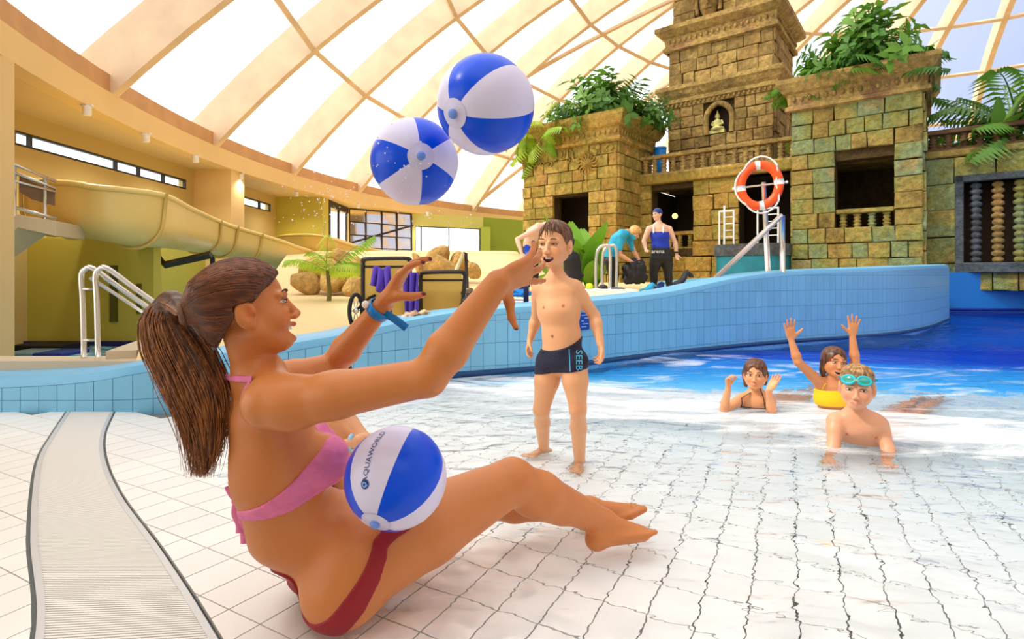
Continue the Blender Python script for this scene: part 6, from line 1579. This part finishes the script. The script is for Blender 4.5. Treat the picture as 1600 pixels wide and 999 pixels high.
# ---------------------------------------------------------------- the laughing boy
def pants(T, root, J, r, m, drop=.02, name='swim_trunks', off=.006):
    c = (A3(J['hipL'])+A3(J['hipR'])+A3(J['pelvis']))/3; c[2] -= drop
    g = T.shell(off, lambda X, Y, Z: np.sqrt((X-c[0])**2+(Y-c[1])**2+(Z-c[2])**2)-r, c-r-.02, c+r+.02); return part(name, g.net(name, 1), m, root)
def person(name_label, J, H, s, h, hf, skin, arms, legs, rad=None, bulk=1.0, mouth='closed', child=True, female=False, hands=None, feet=None, lips=(212, 128, 108), group=None, extra=None, loc=None, shirtless=True, hr=.125):
    pts = [J[k] for k in J if k != 'rad']+[H.O+.14*H.s, H.O-.14*H.s]
    for a in arms+legs: pts += [A3(v) for v in a]
    for hd in (hands or []): pts.append(A3(hd[0])+nv3(hd[1])*.2*s)
    for ft in (feet or []): pts.append(A3(ft[0])+nv3(ft[1])*.22*s)
    B = figure_field(pts, 1, h, headfine(H, hf, hr) if hf else None, .10)
    J = dict(J); J['head_base'] = H.p(0, -.018, -.05)
    if rad: J['rad'] = rad
    hipL, hipR = J['hipL'], J['hipR']; shL, shR = J['shL'], J['shR']
    add_torso(B, J, s, shL, shR, hipL, hipR, female, bulk, k=.03*s)
    for l in legs: add_leg(B, *l, s, bulk, k=.016*s, kh=.014)
    if extra: extra(B)
    T = B.copyF()
    for a in arms: add_arm(B, *a, s, bulk, k=.012*s)
    for hd in (hands or []): add_hand(B, *hd[:4], hd[4], **(hd[5] if len(hd) > 5 else {}))
    for ft in (feet or []): add_foot(B, *ft[:3], ft[3], lat=ft[4])
    add_head(B, H, mouth, child=child, skin=skin, lips=lips, female=female)
    return B, T
def finish(B, label, root_loc, skin, group=None):
    me = B.net('body', 1); B.paint(me, skin); r = thing('person', root_loc, label, 'person', group); part('body', me, m_skin, r); return r
BSK = (226, 168, 122)
Hb = Head(px(867, 382, 2.72), (-.47, -.87, -.04), (.03, 0, 1), 1.03)
J = dict(pelvis=px(877, 562, 2.75), waist=px(877, 522, 2.74), ribs=px(873, 486, 2.73), top=px(871, 458, 2.74), neck=px(869, 436, 2.74), hipL=px(896, 566, 2.72), hipR=px(860, 566, 2.79), shL=px(898, 450, 2.71), shR=px(843, 450, 2.78))
kL, aL, kR, aR = px(903, 640, 2.68), px(906, 730, 2.86), px(846, 640, 2.80), px(850, 704, 3.03)
arL = (J['shL'], px(929, 494, 2.72), px(938, 537, 2.66)); arR = (J['shR'], px(838, 497, 2.92), px(829, 530, 2.92))
B, T = person('', J, Hb, .98, .0055, .0032, BSK, [arL, arR], [(J['hipL'], kL, aL), (J['hipR'], kR, aR)], rad={'pelvis': (.108, .080), 'waist': (.092, .070), 'ribs': (.104, .076), 'top': (.115, .064)}, bulk=.74, mouth='laugh',
    hands=[(arL[2], (.1, .1, -1), (-.9, -.3, 0), (-.2, -1, 0), .70, dict(curl=(30, 38, 42, 46), spread=6, thumb=(-.25, -.5, -.8))), (arR[2], (-.25, -.1, -1), (.8, -.3, -.2), (.2, -1, 0), .70, dict(curl=(25, 32, 38, 42), spread=6, thumb=(.3, -.6, -.7)))],
    feet=[(aL, (-.30, -.95, -.05), (0, 0, 1), .78, 1), (aR, (-.75, -.65, 0), (0, 0, 1), .78, -1)])
for x, y in ((835, 478), (874, 478), ):
    pass
B.spot(snap(px(842, 479, 2.66), 0, B), .011, (176, 100, 80), .7); B.spot(snap(px(880, 479, 2.655), 0, B), .011, (176, 100, 80), .7); B.spot(snap(px(863, 526, 2.68), 0, B), .010, (130, 72, 50), .6)
B.spot(px(903, 640, 2.62), .05, (222, 150, 112), 1)
boy = finish(B, 'laughing boy in navy swim trunks standing in the shallow water', (J['pelvis'].x, J['pelvis'].y, fz(J['pelvis'].x, J['pelvis'].y)), BSK)
face_parts(boy, Hb, mouth='laugh', lids=.72, brow=(120, 78, 48))
m_bh = hair_mat('wet_brown_hair', (62, 38, 22), (140, 92, 52), (30, 30, 8))
hair_cap(boy, Hb, m_bh, t=.008, low=-.045, line=(.078, .078, .018, -.004), back=-.010)
rr = random.Random(4); cv_ = []
for k in range(240):
    a = rr.uniform(-1.9, 1.9); L_ = rr.uniform(.5, 1)
    pts_ = []
    for i in range(8):
        t = i/7*L_; el = math.pi/2+.3-t*(1.05 if abs(a) < .8 else 1.25); d_ = Vector((math.sin(a)*math.sin(t*1.3), math.cos(a)*math.sin(t*1.35), math.cos(t*1.35)))
        pts_.append(Hb.V(d_.x*.083, d_.y*.103-.012, d_.z*.0845+.034))
    cv_.append((pts_, [.0016]*6+[.0012, .0005]))
for x0, x1, z1 in ((.0, .010, .030), (-.014, -.018, .040), (.018, .028, .028), (-.028, -.030, .044), (.004, -.004, .040)):
    cv_.append(([Hb.V(x0, .060, .105), Hb.V(x0*.9+x1*.1, .085, .088), Hb.V((x0+x1)/2, .0915, .066), Hb.V(x1, .094, z1)], [.004, .0042, .0032, .0012]))
strands(boy, m_bh, cv_, name='wet_hair', n=4)
def trunks(B, T, root, c, top_fn, off, m, lo, hi, legz, name='swim_trunks'):
    g = T.shell(off, lambda X, Y, Z: np.maximum(Z-top_fn(X, Y), legz(X, Y)-Z), lo, hi); return part(name, g.net(name, 1), m, root)
m_navy2 = mat('navy_swim_fabric', (22, 24, 52), .55, bump=.3, bscale=90)
pc = A3(J['pelvis']); zt = px(0, 545, 2.66).z; zl = px(0, 584, 2.66).z
tr_ = trunks(B, T, boy, pc, lambda X, Y: zt+.035*np.clip((X-pc[0])/.1, -1, 1.2)+.018*((X-pc[0])/.1)**2, .0055, m_navy2, pc-np.array([.2, .2, .25]), pc+np.array([.2, .2, .2]), lambda X, Y: zl+.018*((X-pc[0])/.1)-.0*Y)
m_cy = mat('cyan_print', (80, 190, 240), .5)
sP = lambda y, x0=898, Yd=2.5: snap(px(x0, y, Yd), .0085, T)
part('side_piping', MB().tube([sP(y, 889+(y-540)*.05) for y in range(546, 584, 5)], .0022, 6), m_cy, boy, smooth=True)
V, F_ = text_mesh('SEEB', .052); vs = []
for q in V:
    w = snap(px(904.5+q.y*270, 563-q.x*310*-1, 2.5), .0095, T); vs.append(w)
part('side_lettering', MB().add(vs, F_), m_cy, boy)
# ---------------------------------------------------------------- boy with goggles leaning on his arms
GSK = (222, 160, 124)
Hg = Head(px(1339, 604, 3.02), (-.56, -.82, -.06), (.02, 0, 1), 1.06)
J = dict(pelvis=px(1398, 688, 3.75), waist=px(1372, 690, 3.45), ribs=px(1346, 684, 3.16), top=px(1340, 664, 3.08), neck=px(1338, 648, 3.06), hipL=px(1415, 692, 3.72), hipR=px(1385, 694, 3.85), shL=px(1372, 664, 3.06), shR=px(1306, 658, 3.10))
arL = (J['shL'], px(1388, 702, 2.98), px(1386, 742, 2.92)); arR = (J['shR'], px(1302, 700, 3.04), px(1296, 738, 2.98))
B, T = person('', J, Hg, 1.08, .0058, .0034, GSK, [arL, arR], [(J['hipL'], px(1440, 672, 4.25), px(1470, 662, 4.7)), (J['hipR'], px(1405, 674, 4.3), px(1440, 664, 4.75))], rad={'pelvis': (.12, .08), 'waist': (.11, .08), 'ribs': (.130, .095), 'top': (.14, .085)}, bulk=.80, mouth='closed',
    hands=[(arL[2], (-.4, -.9, -.15), (0, 0, -1), (-.9, .4, 0), .8, dict(curl=(5, 6, 6, 8), spread=14)), (arR[2], (-.5, -.85, -.15), (0, 0, -1), (.9, -.5, 0), .8, dict(curl=(5, 6, 6, 8), spread=14))])
B.spot(snap(px(1366, 680, 3.02), 0, B), .012, (180, 110, 90), .7); B.spot(snap(px(1324, 681, 3.04), 0, B), .012, (180, 110, 90), .7)
gb = finish(B, 'fair-haired boy with turquoise goggles on his forehead, propped on his arms in the water', (J['top'].x, J['top'].y, fz(J['top'].x, J['top'].y)), GSK)
face_parts(gb, Hg, look=(-.2, 0), brow=(170, 124, 84), lids=.15, iris=(70, 76, 70))
m_fh = hair_mat('wet_fair_hair', (112, 74, 42), (206, 160, 104), (30, 30, 8))
hair_cap(gb, Hg, m_fh, t=.007, low=-.035, line=(.078, .062, .026, -.004), back=-.012)
cv_ = []
for k in range(260):
    a = rr.uniform(-1.7, 1.7); L_ = rr.uniform(.6, 1); pts_ = []
    for i in range(8):
        t = i/7*L_; d_ = Vector((math.sin(a)*math.sin(t*1.28), math.cos(a)*math.sin(t*1.28), math.cos(t*1.28))); pts_.append(Hg.V(d_.x*.0825, d_.y*.102-.012, d_.z*.085+.034))
    cv_.append((pts_, [.0015]*6+[.0012, .0005]))
strands(gb, m_fh, cv_, name='wet_hair', n=4)
# goggles pushed up on the forehead
gg = thing('swim_goggles', Hg.V(0, .1, .05), 'turquoise swim goggles pushed up on the fair-haired boy\'s forehead', 'goggles')
m_gog = mat('turquoise_rubber', (30, 176, 190), .35); m_lens = mat('green_lens', (40, 150, 140), .08, spec=.8)
for q in (-1, 1):
    c = Hg.V(q*.034, .090, .052); ax_ = (Vector(nv3(Hg.x+q*.0).tolist()), Vector(nv3(Hg.y+Hg.x*q*.35+Hg.z*.45).tolist())); z_ = ax_[1]; x_ = (ax_[0]-z_*ax_[0].dot(z_)).normalized(); y_ = z_.cross(x_)
    rg = [c+(x_*math.cos(a)*.030+y_*math.sin(a)*.0205)*Hg.s for a in [2*math.pi*i/20 for i in range(20)]]
    part('eye_cup', MB().tube(rg, .0075, 8, closed=True), m_gog, gg, smooth=True); part('lens', MB().add([p+z_*.004 for p in rg]+[c+z_*.010], [(i, (i+1) % 20, 20) for i in range(20)]), m_lens, gg, smooth=True)
part('nose_bridge', MB().tube([Hg.V(-.012, .100, .052), Hg.V(0, .103, .054), Hg.V(.012, .100, .052)], .005, 8), mat('orange_bridge', (240, 150, 50), .4), gg, smooth=True)
for q in (-1, 1):
    st_ = [Hg.V(q*.062, .078, .050)]+[Hg.V(q*(.0825*math.sin(a)), .100*math.cos(a)-.012, .048-.01*(1-math.cos(a))) for a in [.75+.3*i for i in range(9)]]
    part('strap', MB().tube(spline(st_, 3), .0085, 8, flat=tuple(Hg.z.tolist())), mat('teal_strap', (20, 130, 150), .5), gg, smooth=True)
pc = A3(J['pelvis']); ax0 = nv3(A3(px(1405, 690, 4.1))-pc)
g = T.shell(.008, lambda X, Y, Z: np.abs((X-pc[0]-.03)*ax0[0]+(Y-pc[1]-.05)*ax0[1]+(Z-pc[2])*ax0[2])-.13, pc-.3, pc+.3); part('swim_trunks', g.net('swim_trunks', 1), m_navy2, gb)
# ---------------------------------------------------------------- girl clapping
CSK = (222, 158, 112)
Hc = Head(px(1180, 585, 3.96), (-.46, -.88, .03), (0, 0, 1), .97)
J = dict(pelvis=px(1225, 660, 4.55), waist=px(1200, 655, 4.25), ribs=px(1184, 645, 4.02), top=px(1181, 628, 3.98), neck=px(1181, 612, 3.98), hipL=px(1240, 662, 4.5), hipR=px(1212, 662, 4.62), shL=px(1202, 626, 3.96), shR=px(1160, 623, 3.98))
arR = (J['shR'], px(1131, 641, 3.85), px(1138, 606, 3.78)); arL = (J['shL'], px(1207, 648, 3.82), px(1201, 610, 3.72))
B, T = person('', J, Hc, .92, .0065, .0038, CSK, [arL, arR], [(J['hipL'], px(1262, 662, 5.0), px(1290, 655, 5.4)), (J['hipR'], px(1240, 662, 5.1), px(1262, 655, 5.5))], rad={'pelvis': (.11, .075), 'waist': (.10, .07), 'ribs': (.115, .08), 'top': (.12, .07)}, bulk=.80, female=True,
    hands=[(arR[2], (-.05, -.1, 1), (.5, -.7, .1), (.7, .6, 0), .78, dict(curl=(50, 55, 55, 55), spread=4, thumb=(.5, -.3, .7))), (arL[2], (.55, 0, .85), (-.6, -.5, .5), (-.4, -.8, .2), .78, dict(curl=(6, 8, 8, 10), spread=5, thumb=(.2, -.5, .8)))])
cg = finish(B, 'girl with wet bobbed brown hair and thin dark straps holding both hands up', (J['top'].x, J['top'].y, fz(J['top'].x, J['top'].y)), CSK)
face_parts(cg, Hc, brow=(86, 54, 34), look=(-.3, .3))
m_gh = hair_mat('dark_brown_hair', (48, 26, 16), (122, 74, 42), (24, 24, 6))
hair_cap(cg, Hc, m_gh, t=.011, low=-.085, line=(.080, .066, .050, -.03), back=.012, extra=lambda F_: (F_.cap(Hc.p(.070, -.02, -.0), Hc.p(.066, -.022, -.09), .026, .016, .02), F_.cap(Hc.p(-.070, -.02, -.0), Hc.p(-.066, -.03, -.07), .022, .012, .02)))
m_blk = mat('black_strap', (26, 22, 26), .6)
for x in (1162, 1194):
    part('shoulder_strap', MB().tube([snap(px(x+(1 if x < 1180 else -1)*(626-y)*.05, y, 3.9), .003, B) for y in (612, 618, 625, 632, 640)], .008, 6, flat=(1, 0, 0)), m_blk, cg, smooth=True)
pc = A3(J['ribs']); g = T.shell(.006, lambda X, Y, Z: np.maximum(Z-px(0, 639, 3.9).z, -1-Z)+0*X+0*Y, pc-np.array([.2, .2, .3]), pc+np.array([.3, .7, .2])); part('swimsuit', g.net('swimsuit', 1), mat('dark_swimsuit', (44, 52, 70), .6), cg)
# ---------------------------------------------------------------- girl with raised arms
YSK = (206, 138, 92)
Hy = Head(px(1303, 566, 3.98), (-.10, -.98, .08), (.10, 0, 1), .98)
J = dict(pelvis=px(1306, 672, 4.05), waist=px(1302, 648, 4.02), ribs=px(1300, 622, 3.98), top=px(1300, 606, 3.98), neck=px(1301, 595, 3.99), hipL=px(1320, 674, 4.02), hipR=px(1294, 674, 4.02), shL=px(1320, 600, 3.98), shR=px(1281, 598, 3.98))
arR = (J['shR'], px(1247, 566, 3.92), px(1236, 531, 3.95)); arL = (J['shL'], px(1336, 566, 3.95), px(1332, 525, 3.95))
B, T = person('', J, Hy, .92, .0065, .0038, YSK, [arL, arR], [(J['hipL'], px(1330, 690, 3.9), px(1345, 690, 4.2)), (J['hipR'], px(1285, 690, 3.9), px(1290, 690, 4.2))], rad={'pelvis': (.11, .08), 'waist': (.092, .068), 'ribs': (.108, .078), 'top': (.115, .065)}, bulk=.82, female=True, mouth='open',
    hands=[(arR[2], (-.12, 0, 1), (.1, -1, 0), (1, 0, 0), .92, dict(curl=(2, 2, 3, 4), spread=16, thumb=(.75, -.1, .6))), (arL[2], (.08, 0, 1), (0, -1, 0), (-1, 0, 0), .92, dict(curl=(2, 2, 3, 4), spread=18, thumb=(-.75, -.1, .6)))])
yg = finish(B, 'girl in a yellow swim top behind the goggled boy, stretching both arms straight up', (J['top'].x, J['top'].y, fz(J['top'].x, J['top'].y)), YSK)
face_parts(yg, Hy, mouth='open', brow=(70, 42, 28), lids=.2)
hair_cap(yg, Hy, m_gh, t=.010, low=-.20, line=(.080, .072, .055, -.02), back=.016, extra=lambda F_: (F_.chain([Hy.p(-.070, -.01, .0), Hy.p(-.073, .0, -.08), Hy.p(-.066, .025, -.14), Hy.p(-.066, .035, -.185)], [.024, .020, .020, .010], .02), F_.chain([Hy.p(.070, -.01, .0), Hy.p(.070, -.01, -.07), Hy.p(.06, -.02, -.12)], [.024, .020, .014], .02)))
m_yt = mat('yellow_swim_fabric', (250, 200, 20), .55, bump=.3, bscale=50)
pc = A3(J['ribs']); z0, z1 = px(0, 637, 3.9).z, px(0, 612, 3.9).z
g = T.shell(.008, lambda X, Y, Z: np.maximum(Z-z1, z0-Z)+0*X+0*Y, pc-.2, pc+.2); part('bikini_top', g.net('bikini_top', 1), m_yt, yg)
pants(T, yg, J, .15, m_yt, name='bikini_bottom'); part('neck_cord', MB().tube([snap(px(x, y, 3.85), .003, B) for x, y in ((1288, 613), (1292, 604), (1297, 598))], .004, 6), m_yt, yg)
# ---------------------------------------------------------------- child half hidden behind the woman's arm
Hk = Head(px(520, 598, 2.42), (.06, -1, 0), (0, 0, 1), 1.0)
J = dict(pelvis=px(518, 760, 2.50), waist=px(518, 722, 2.48), ribs=px(519, 690, 2.47), top=px(520, 662, 2.46), neck=px(520, 645, 2.45), hipL=px(540, 762, 2.48), hipR=px(497, 762, 2.48), shL=px(545, 662, 2.44), shR=px(494, 662, 2.44))
arL = (J['shL'], px(572, 688, 2.38), px(540, 694, 2.22)); arR = (J['shR'], px(480, 700, 2.38), px(505, 706, 2.22))
B, T = person('', J, Hk, .9, .007, .005, BSK, [arL, arR], [(J['hipL'], px(560, 742, 2.25), px(545, 800, 2.28)), (J['hipR'], px(490, 742, 2.25), px(505, 800, 2.28))], rad={'pelvis': (.11, .08), 'waist': (.095, .07), 'ribs': (.11, .08), 'top': (.115, .065)}, bulk=.8,
    hands=[(arL[2], (-1, -.3, -.1), (0, -.3, -1), (0, 1, 0), .75)])
kg = finish(B, 'dark-haired child sitting in the shallows, mostly hidden behind the woman\'s arm', (J['pelvis'].x, J['pelvis'].y, 0), BSK)
pants(T, kg, J, .155, m_navy2); face_parts(kg, Hk, brow=(40, 26, 20)); hair_cap(kg, Hk, hair_mat('black_hair', (18, 14, 14), (48, 36, 32), (24, 24, 6)), t=.010, low=-.06, h=.005, line=(.080, .062, .02, -.03), back=-.0)
rg = A3(arL[2])+(A3(arL[1])-A3(arL[2]))*.25; part('bracelet', MB().tube([Vector((rg+np.array([.0, .030*math.cos(a), .030*math.sin(a)])).tolist()) for a in [2*math.pi*i/16 for i in range(16)]], .008, 6, closed=True), mat('pale_blue_band', (150, 205, 240), .4), kg, smooth=True)
# ---------------------------------------------------------------- swimmer by the far wall
Hs = Head(px(1421, 508, 9.3), (.75, -.65, 0), (0, 0, 1), 1.02)
J = dict(pelvis=px(1424, 575, 9.4), waist=px(1423, 556, 9.38), ribs=px(1422, 541, 9.36), top=px(1421, 528, 9.35), neck=px(1421, 521, 9.34), hipL=px(1430, 578, 9.4), hipR=px(1418, 578, 9.4), shL=px(1431, 530, 9.3), shR=px(1408, 530, 9.42))
B, T = person('', J, Hs, .95, .012, .007, (176, 116, 84), [(J['shL'], px(1438, 548, 9.3), px(1440, 565, 9.2)), (J['shR'], px(1402, 548, 9.4), px(1402, 562, 9.3))], [(J['hipL'], px(1430, 600, 9.3), px(1430, 625, 9.3)), (J['hipR'], px(1418, 600, 9.3), px(1418, 625, 9.3))], bulk=.9)
sw = finish(B, 'dark-haired swimmer with only the head above water by the far curved wall', (J['pelvis'].x, J['pelvis'].y, fz(J['pelvis'].x, J['pelvis'].y)), (176, 116, 84))
pants(T, sw, J, .19, m_navy2, off=.012); face_parts(sw, Hs); hair_cap(sw, Hs, bpy.data.materials['black_hair'], t=.012, low=-.07, h=.007, line=(.080, .060, .02, -.03))
# ---------------------------------------------------------------- standing woman in a swimming cap
def far_person(label, H, J, s, skin, arms, legs, h=.012, bulk=1.0, hands=True, **kw):
    hs = [(a[2], A3(a[2])-A3(a[1]), (0, -1, 0), (1, 0, 0), .95*s, dict(curl=(20, 24, 28, 30), spread=4)) for a in arms] if hands else None
    ft = [(l[2], (-.3, -.9, 0), (0, 0, 1), 1.0*s, 1) for l in legs]
    B, T = person('', J, H, s, h, .006, skin, arms, legs, bulk=bulk, child=False, hands=hs, feet=ft, **kw)
    return B, T, finish(B, label, (J['pelvis'][0], J['pelvis'][1], .58), skin)
Yd = 10.4; Hw = Head(px(1027, 335, Yd), (-.85, -.5, -.1), (0, 0, 1), 1.0)
J = dict(pelvis=px(1033, 402, Yd), waist=px(1032, 387, Yd), ribs=px(1031, 370, Yd), top=px(1030, 358, Yd), neck=px(1029, 350, Yd), hipL=px(1041, 405, Yd), hipR=px(1025, 405, Yd), shL=px(1046, 358, Yd), shR=px(1014, 358, Yd))
legs = [(J['hipL'], px(1044, 428, Yd), px(1046, 449, Yd)), (J['hipR'], px(1021, 428, Yd), px(1022, 449, Yd))]; arms = [(J['shL'], px(1055, 380, Yd), px(1057, 397, Yd-.05)), (J['shR'], px(1006, 377, Yd), px(1009, 390, Yd-.25))]
B, T, sg_ = far_person('woman in navy cap and blue swimsuit, black wetsuit rolled to the waist, standing', Hw, J, 1.0, (228, 180, 150), arms, legs, bulk=1.08, female=True, rad={'waist': (.15, .115), 'pelvis': (.185, .13), 'ribs': (.155, .12)})
pc = A3(J['pelvis']); zz = lambda y: px(0, y, Yd).z
m_ws = mat('black_wetsuit', (30, 28, 30), .55, bump=.3, bscale=25); m_bs = mat('royal_blue_swimsuit', (20, 50, 170), .5); m_nv = mat('navy_cap', (30, 50, 120), .4); m_cyn = mat('cyan_wetsuit', (40, 170, 205), .5)
def zone(B, T, root, name, m, z0, z1, off, f=None, box=.6):
    g = (T or B).shell(off, (lambda X, Y, Z: np.maximum(Z-z1, z0-Z)+0*X+0*Y) if f is None else f, pc-np.array([box, box, 1.2]), pc+np.array([box, box, 1.0])); return part(name, g.net(name, 1), m, root)
zone(B, T, sg_, 'wetsuit_trousers', m_ws, zz(449), zz(388), .016); zone(B, T, sg_, 'swimsuit', m_bs, zz(389), zz(363), .011)
hc_ = hair_cap(sg_, Hw, m_nv, t=.010, low=-.02, h=.006, line=(.080, .050, .02, .0), back=.0, name='swimming_cap')
for x in (1021, 1036): part('shoulder_strap', MB().tube([px(x+ (4 if x < 1030 else 1)*0, y, Yd-.115+.02*i) for i, y in enumerate((364, 358, 353))], .014, 6), mat('white_piping', (225, 230, 235), .5), sg_)
V, F_ = text_mesh('arena', .11); part('waist_lettering', MB().add([px(1028, 393, Yd-.17)+Vector((q.x, 0, q.y)) for q in V], F_), m_white, sg_)
face_parts(sg_, Hw, brow=(90, 60, 40)); wr = A3(arms[0][2]); part('wristband', MB().tube([Vector((wr+np.array([.04*math.cos(a), .04*math.sin(a), .03])).tolist()) for a in [2*math.pi*i/14 for i in range(14)]], .014, 6, closed=True), m_ws, sg_, smooth=True)
# bending blond woman in a cyan wetsuit
Yd = 10.2; Hn = Head(px(992, 364, Yd), (.75, -.35, -.55), (.4, 0, .9), 1.02)
J = dict(pelvis=px(953, 405, Yd+.05), waist=px(958, 390, Yd), ribs=px(965, 376, Yd), top=px(972, 367, Yd), neck=px(980, 363, Yd), hipL=px(957, 408, Yd+.12), hipR=px(954, 409, Yd-.10), shL=px(982, 372, Yd+.16), shR=px(968, 370, Yd-.16))
legs = [(J['hipL'], px(962, 430, Yd+.1), px(957, 452, Yd+.2)), (J['hipR'], px(956, 430, Yd-.1), px(955, 452, Yd-.1))]; arms = [(J['shL'], px(992, 395, Yd+.1), px(1000, 410, Yd)), (J['shR'], px(968, 398, Yd-.2), px(990, 411, Yd-.2))]
B, T, bw = far_person('blond woman in a cyan and black wetsuit bending over a black wetsuit', Hn, J, .98, (222, 160, 120), arms, legs, female=True, rad={'pelvis': (.15, .13), 'waist': (.14, .12), 'ribs': (.15, .12)})
pc = A3(J['pelvis']); zone(B, T, bw, 'wetsuit_legs', m_ws, zz(449), zz(401), .012)
def sleeve(X, Y, Z):
    d1 = np.sqrt((X-arms[0][0][0])**2+(Y-arms[0][0][1])**2+(Z-arms[0][0][2])**2)-.0
    return np.maximum(np.maximum(zz(402)-Z, Z-zz(361)+(X-J['neck'].x)*.8), ((X-J['pelvis'].x)-.46)+0*Y)
g = B.shell(.012, lambda X, Y, Z: np.maximum(sleeve(X, Y, Z), (zz(392)-Z)+ -1*(X < arms[1][1][0]-.02)*1.0), A3(J['waist'])-.6, A3(J['waist'])+.7); part('wetsuit_top', g.net('wetsuit_top', 1), m_cyn, bw)
m_bl = hair_mat('blond_hair', (170, 110, 50), (236, 190, 110), (24, 24, 10)); hair_cap(bw, Hn, m_bl, t=.026, low=-.075, h=.006, line=(.092, .050, .03, -.03), back=.01); face_parts(bw, Hn)
hang = bundle('wetsuit', px(992, 428, Yd-.15), (.23, .15, .30), m_ws, 'limp black wetsuit being peeled off between the two women', 'wetsuit', 21)
# bending man with bare back
Yd = 10.3; Hm = Head(px(863, 352, Yd), (.75, .1, -.6), (.5, .0, .8), .98)
J = dict(pelvis=px(829, 398, Yd), waist=px(827, 382, Yd), ribs=px(832, 366, Yd), top=px(842, 356, Yd), neck=px(852, 352, Yd), hipL=px(830, 402, Yd+.1), hipR=px(828, 402, Yd-.1), shL=px(850, 362, Yd+.17), shR=px(836, 360, Yd-.17))
legs = [(J['hipL'], px(836, 428, Yd+.1), px(834, 451, Yd+.1)), (J['hipR'], px(822, 428, Yd-.1), px(824, 451, Yd-.1))]; arms = [(J['shL'], px(862, 385, Yd+.1), px(868, 405, Yd)), (J['shR'], px(808, 374, Yd-.25), px(815, 396, Yd-.35))]
B, T, bm_ = far_person('bare-backed man in black and blue wetsuit trousers bending forward behind the laughing boy', Hm, J, 1.0, (232, 190, 165), arms, legs, bulk=1.05, rad={'ribs': (.17, .12), 'waist': (.145, .11), 'pelvis': (.16, .13)})
pc = A3(J['pelvis']); zone(B, T, bm_, 'wetsuit_trousers', m_ws, zz(449), zz(386), .014); hair_cap(bm_, Hm, m_gh, t=.010, low=-.06, h=.007); face_parts(bm_, Hm)
q = patch([px(821, 388, Yd-.2), px(824, 397, Yd-.22), px(828, 405, Yd-.22)], [.065, .06, .045], .022, T, 'blue_panel', mat('blue_wetsuit_panel', (20, 70, 200), .5), bm_)
# wetsuited figure hidden behind the boy's head
Yd = 9.6; Hd = Head(px(890, 380, Yd), (-.3, .95, 0), (0, 0, 1), .95)
J = dict(pelvis=px(893, 432, Yd), waist=px(893, 418, Yd), ribs=px(892, 406, Yd), top=px(892, 398, Yd), neck=px(891, 392, Yd), hipL=px(886, 434, Yd), hipR=px(899, 434, Yd), shL=px(884, 400, Yd), shR=px(900, 400, Yd))
legs = [(J['hipL'], px(885, 450, Yd), px(886, 464, Yd)), (J['hipR'], px(898, 450, Yd), px(898, 464, Yd))]; arms = [(J['shR'], px(904, 412, Yd), px(905, 425, Yd))]
B, T, hd_ = far_person('person in a full black wetsuit almost hidden behind the laughing boy\'s head', Hd, J, .85, (60, 48, 44), arms, legs)
pc = A3(J['pelvis']); zone(B, B, hd_, 'wetsuit', m_ws, zz(466), zz(394), .012); hair_cap(hd_, Hd, bpy.data.materials['black_hair'], t=.012, h=.007)
# bather in the side pool
Yd = 11.0; Hq = Head(px(262, 465, Yd), (.5, -.85, 0), (0, 0, 1), .95)
J = dict(pelvis=px(262, 545, Yd), waist=px(262, 520, Yd), ribs=px(262, 498, Yd), top=px(262, 484, Yd), neck=px(262, 477, Yd), hipL=px(270, 548, Yd), hipR=px(254, 548, Yd), shL=px(276, 486, Yd), shR=px(248, 486, Yd))
legs = [(J['hipL'], px(276, 570, Yd-.3), px(274, 600, Yd-.2)), (J['hipR'], px(250, 570, Yd-.3), px(250, 600, Yd-.2))]; arms = [(J['shL'], px(284, 506, Yd), px(280, 526, Yd-.2)), (J['shR'], px(240, 506, Yd), px(246, 526, Yd-.2))]
B, T, bp2 = far_person('bather in a pale yellow shirt seated by the green wall beyond the handrails', Hq, J, .95, (190, 130, 80), arms, legs)
pc = A3(J['pelvis']); zone(B, B, bp2, 'shirt', mat('pale_yellow_shirt', (232, 228, 130), .8), zz(530), zz(478), .014); hair_cap(bp2, Hq, m_gh, t=.012, h=.007)
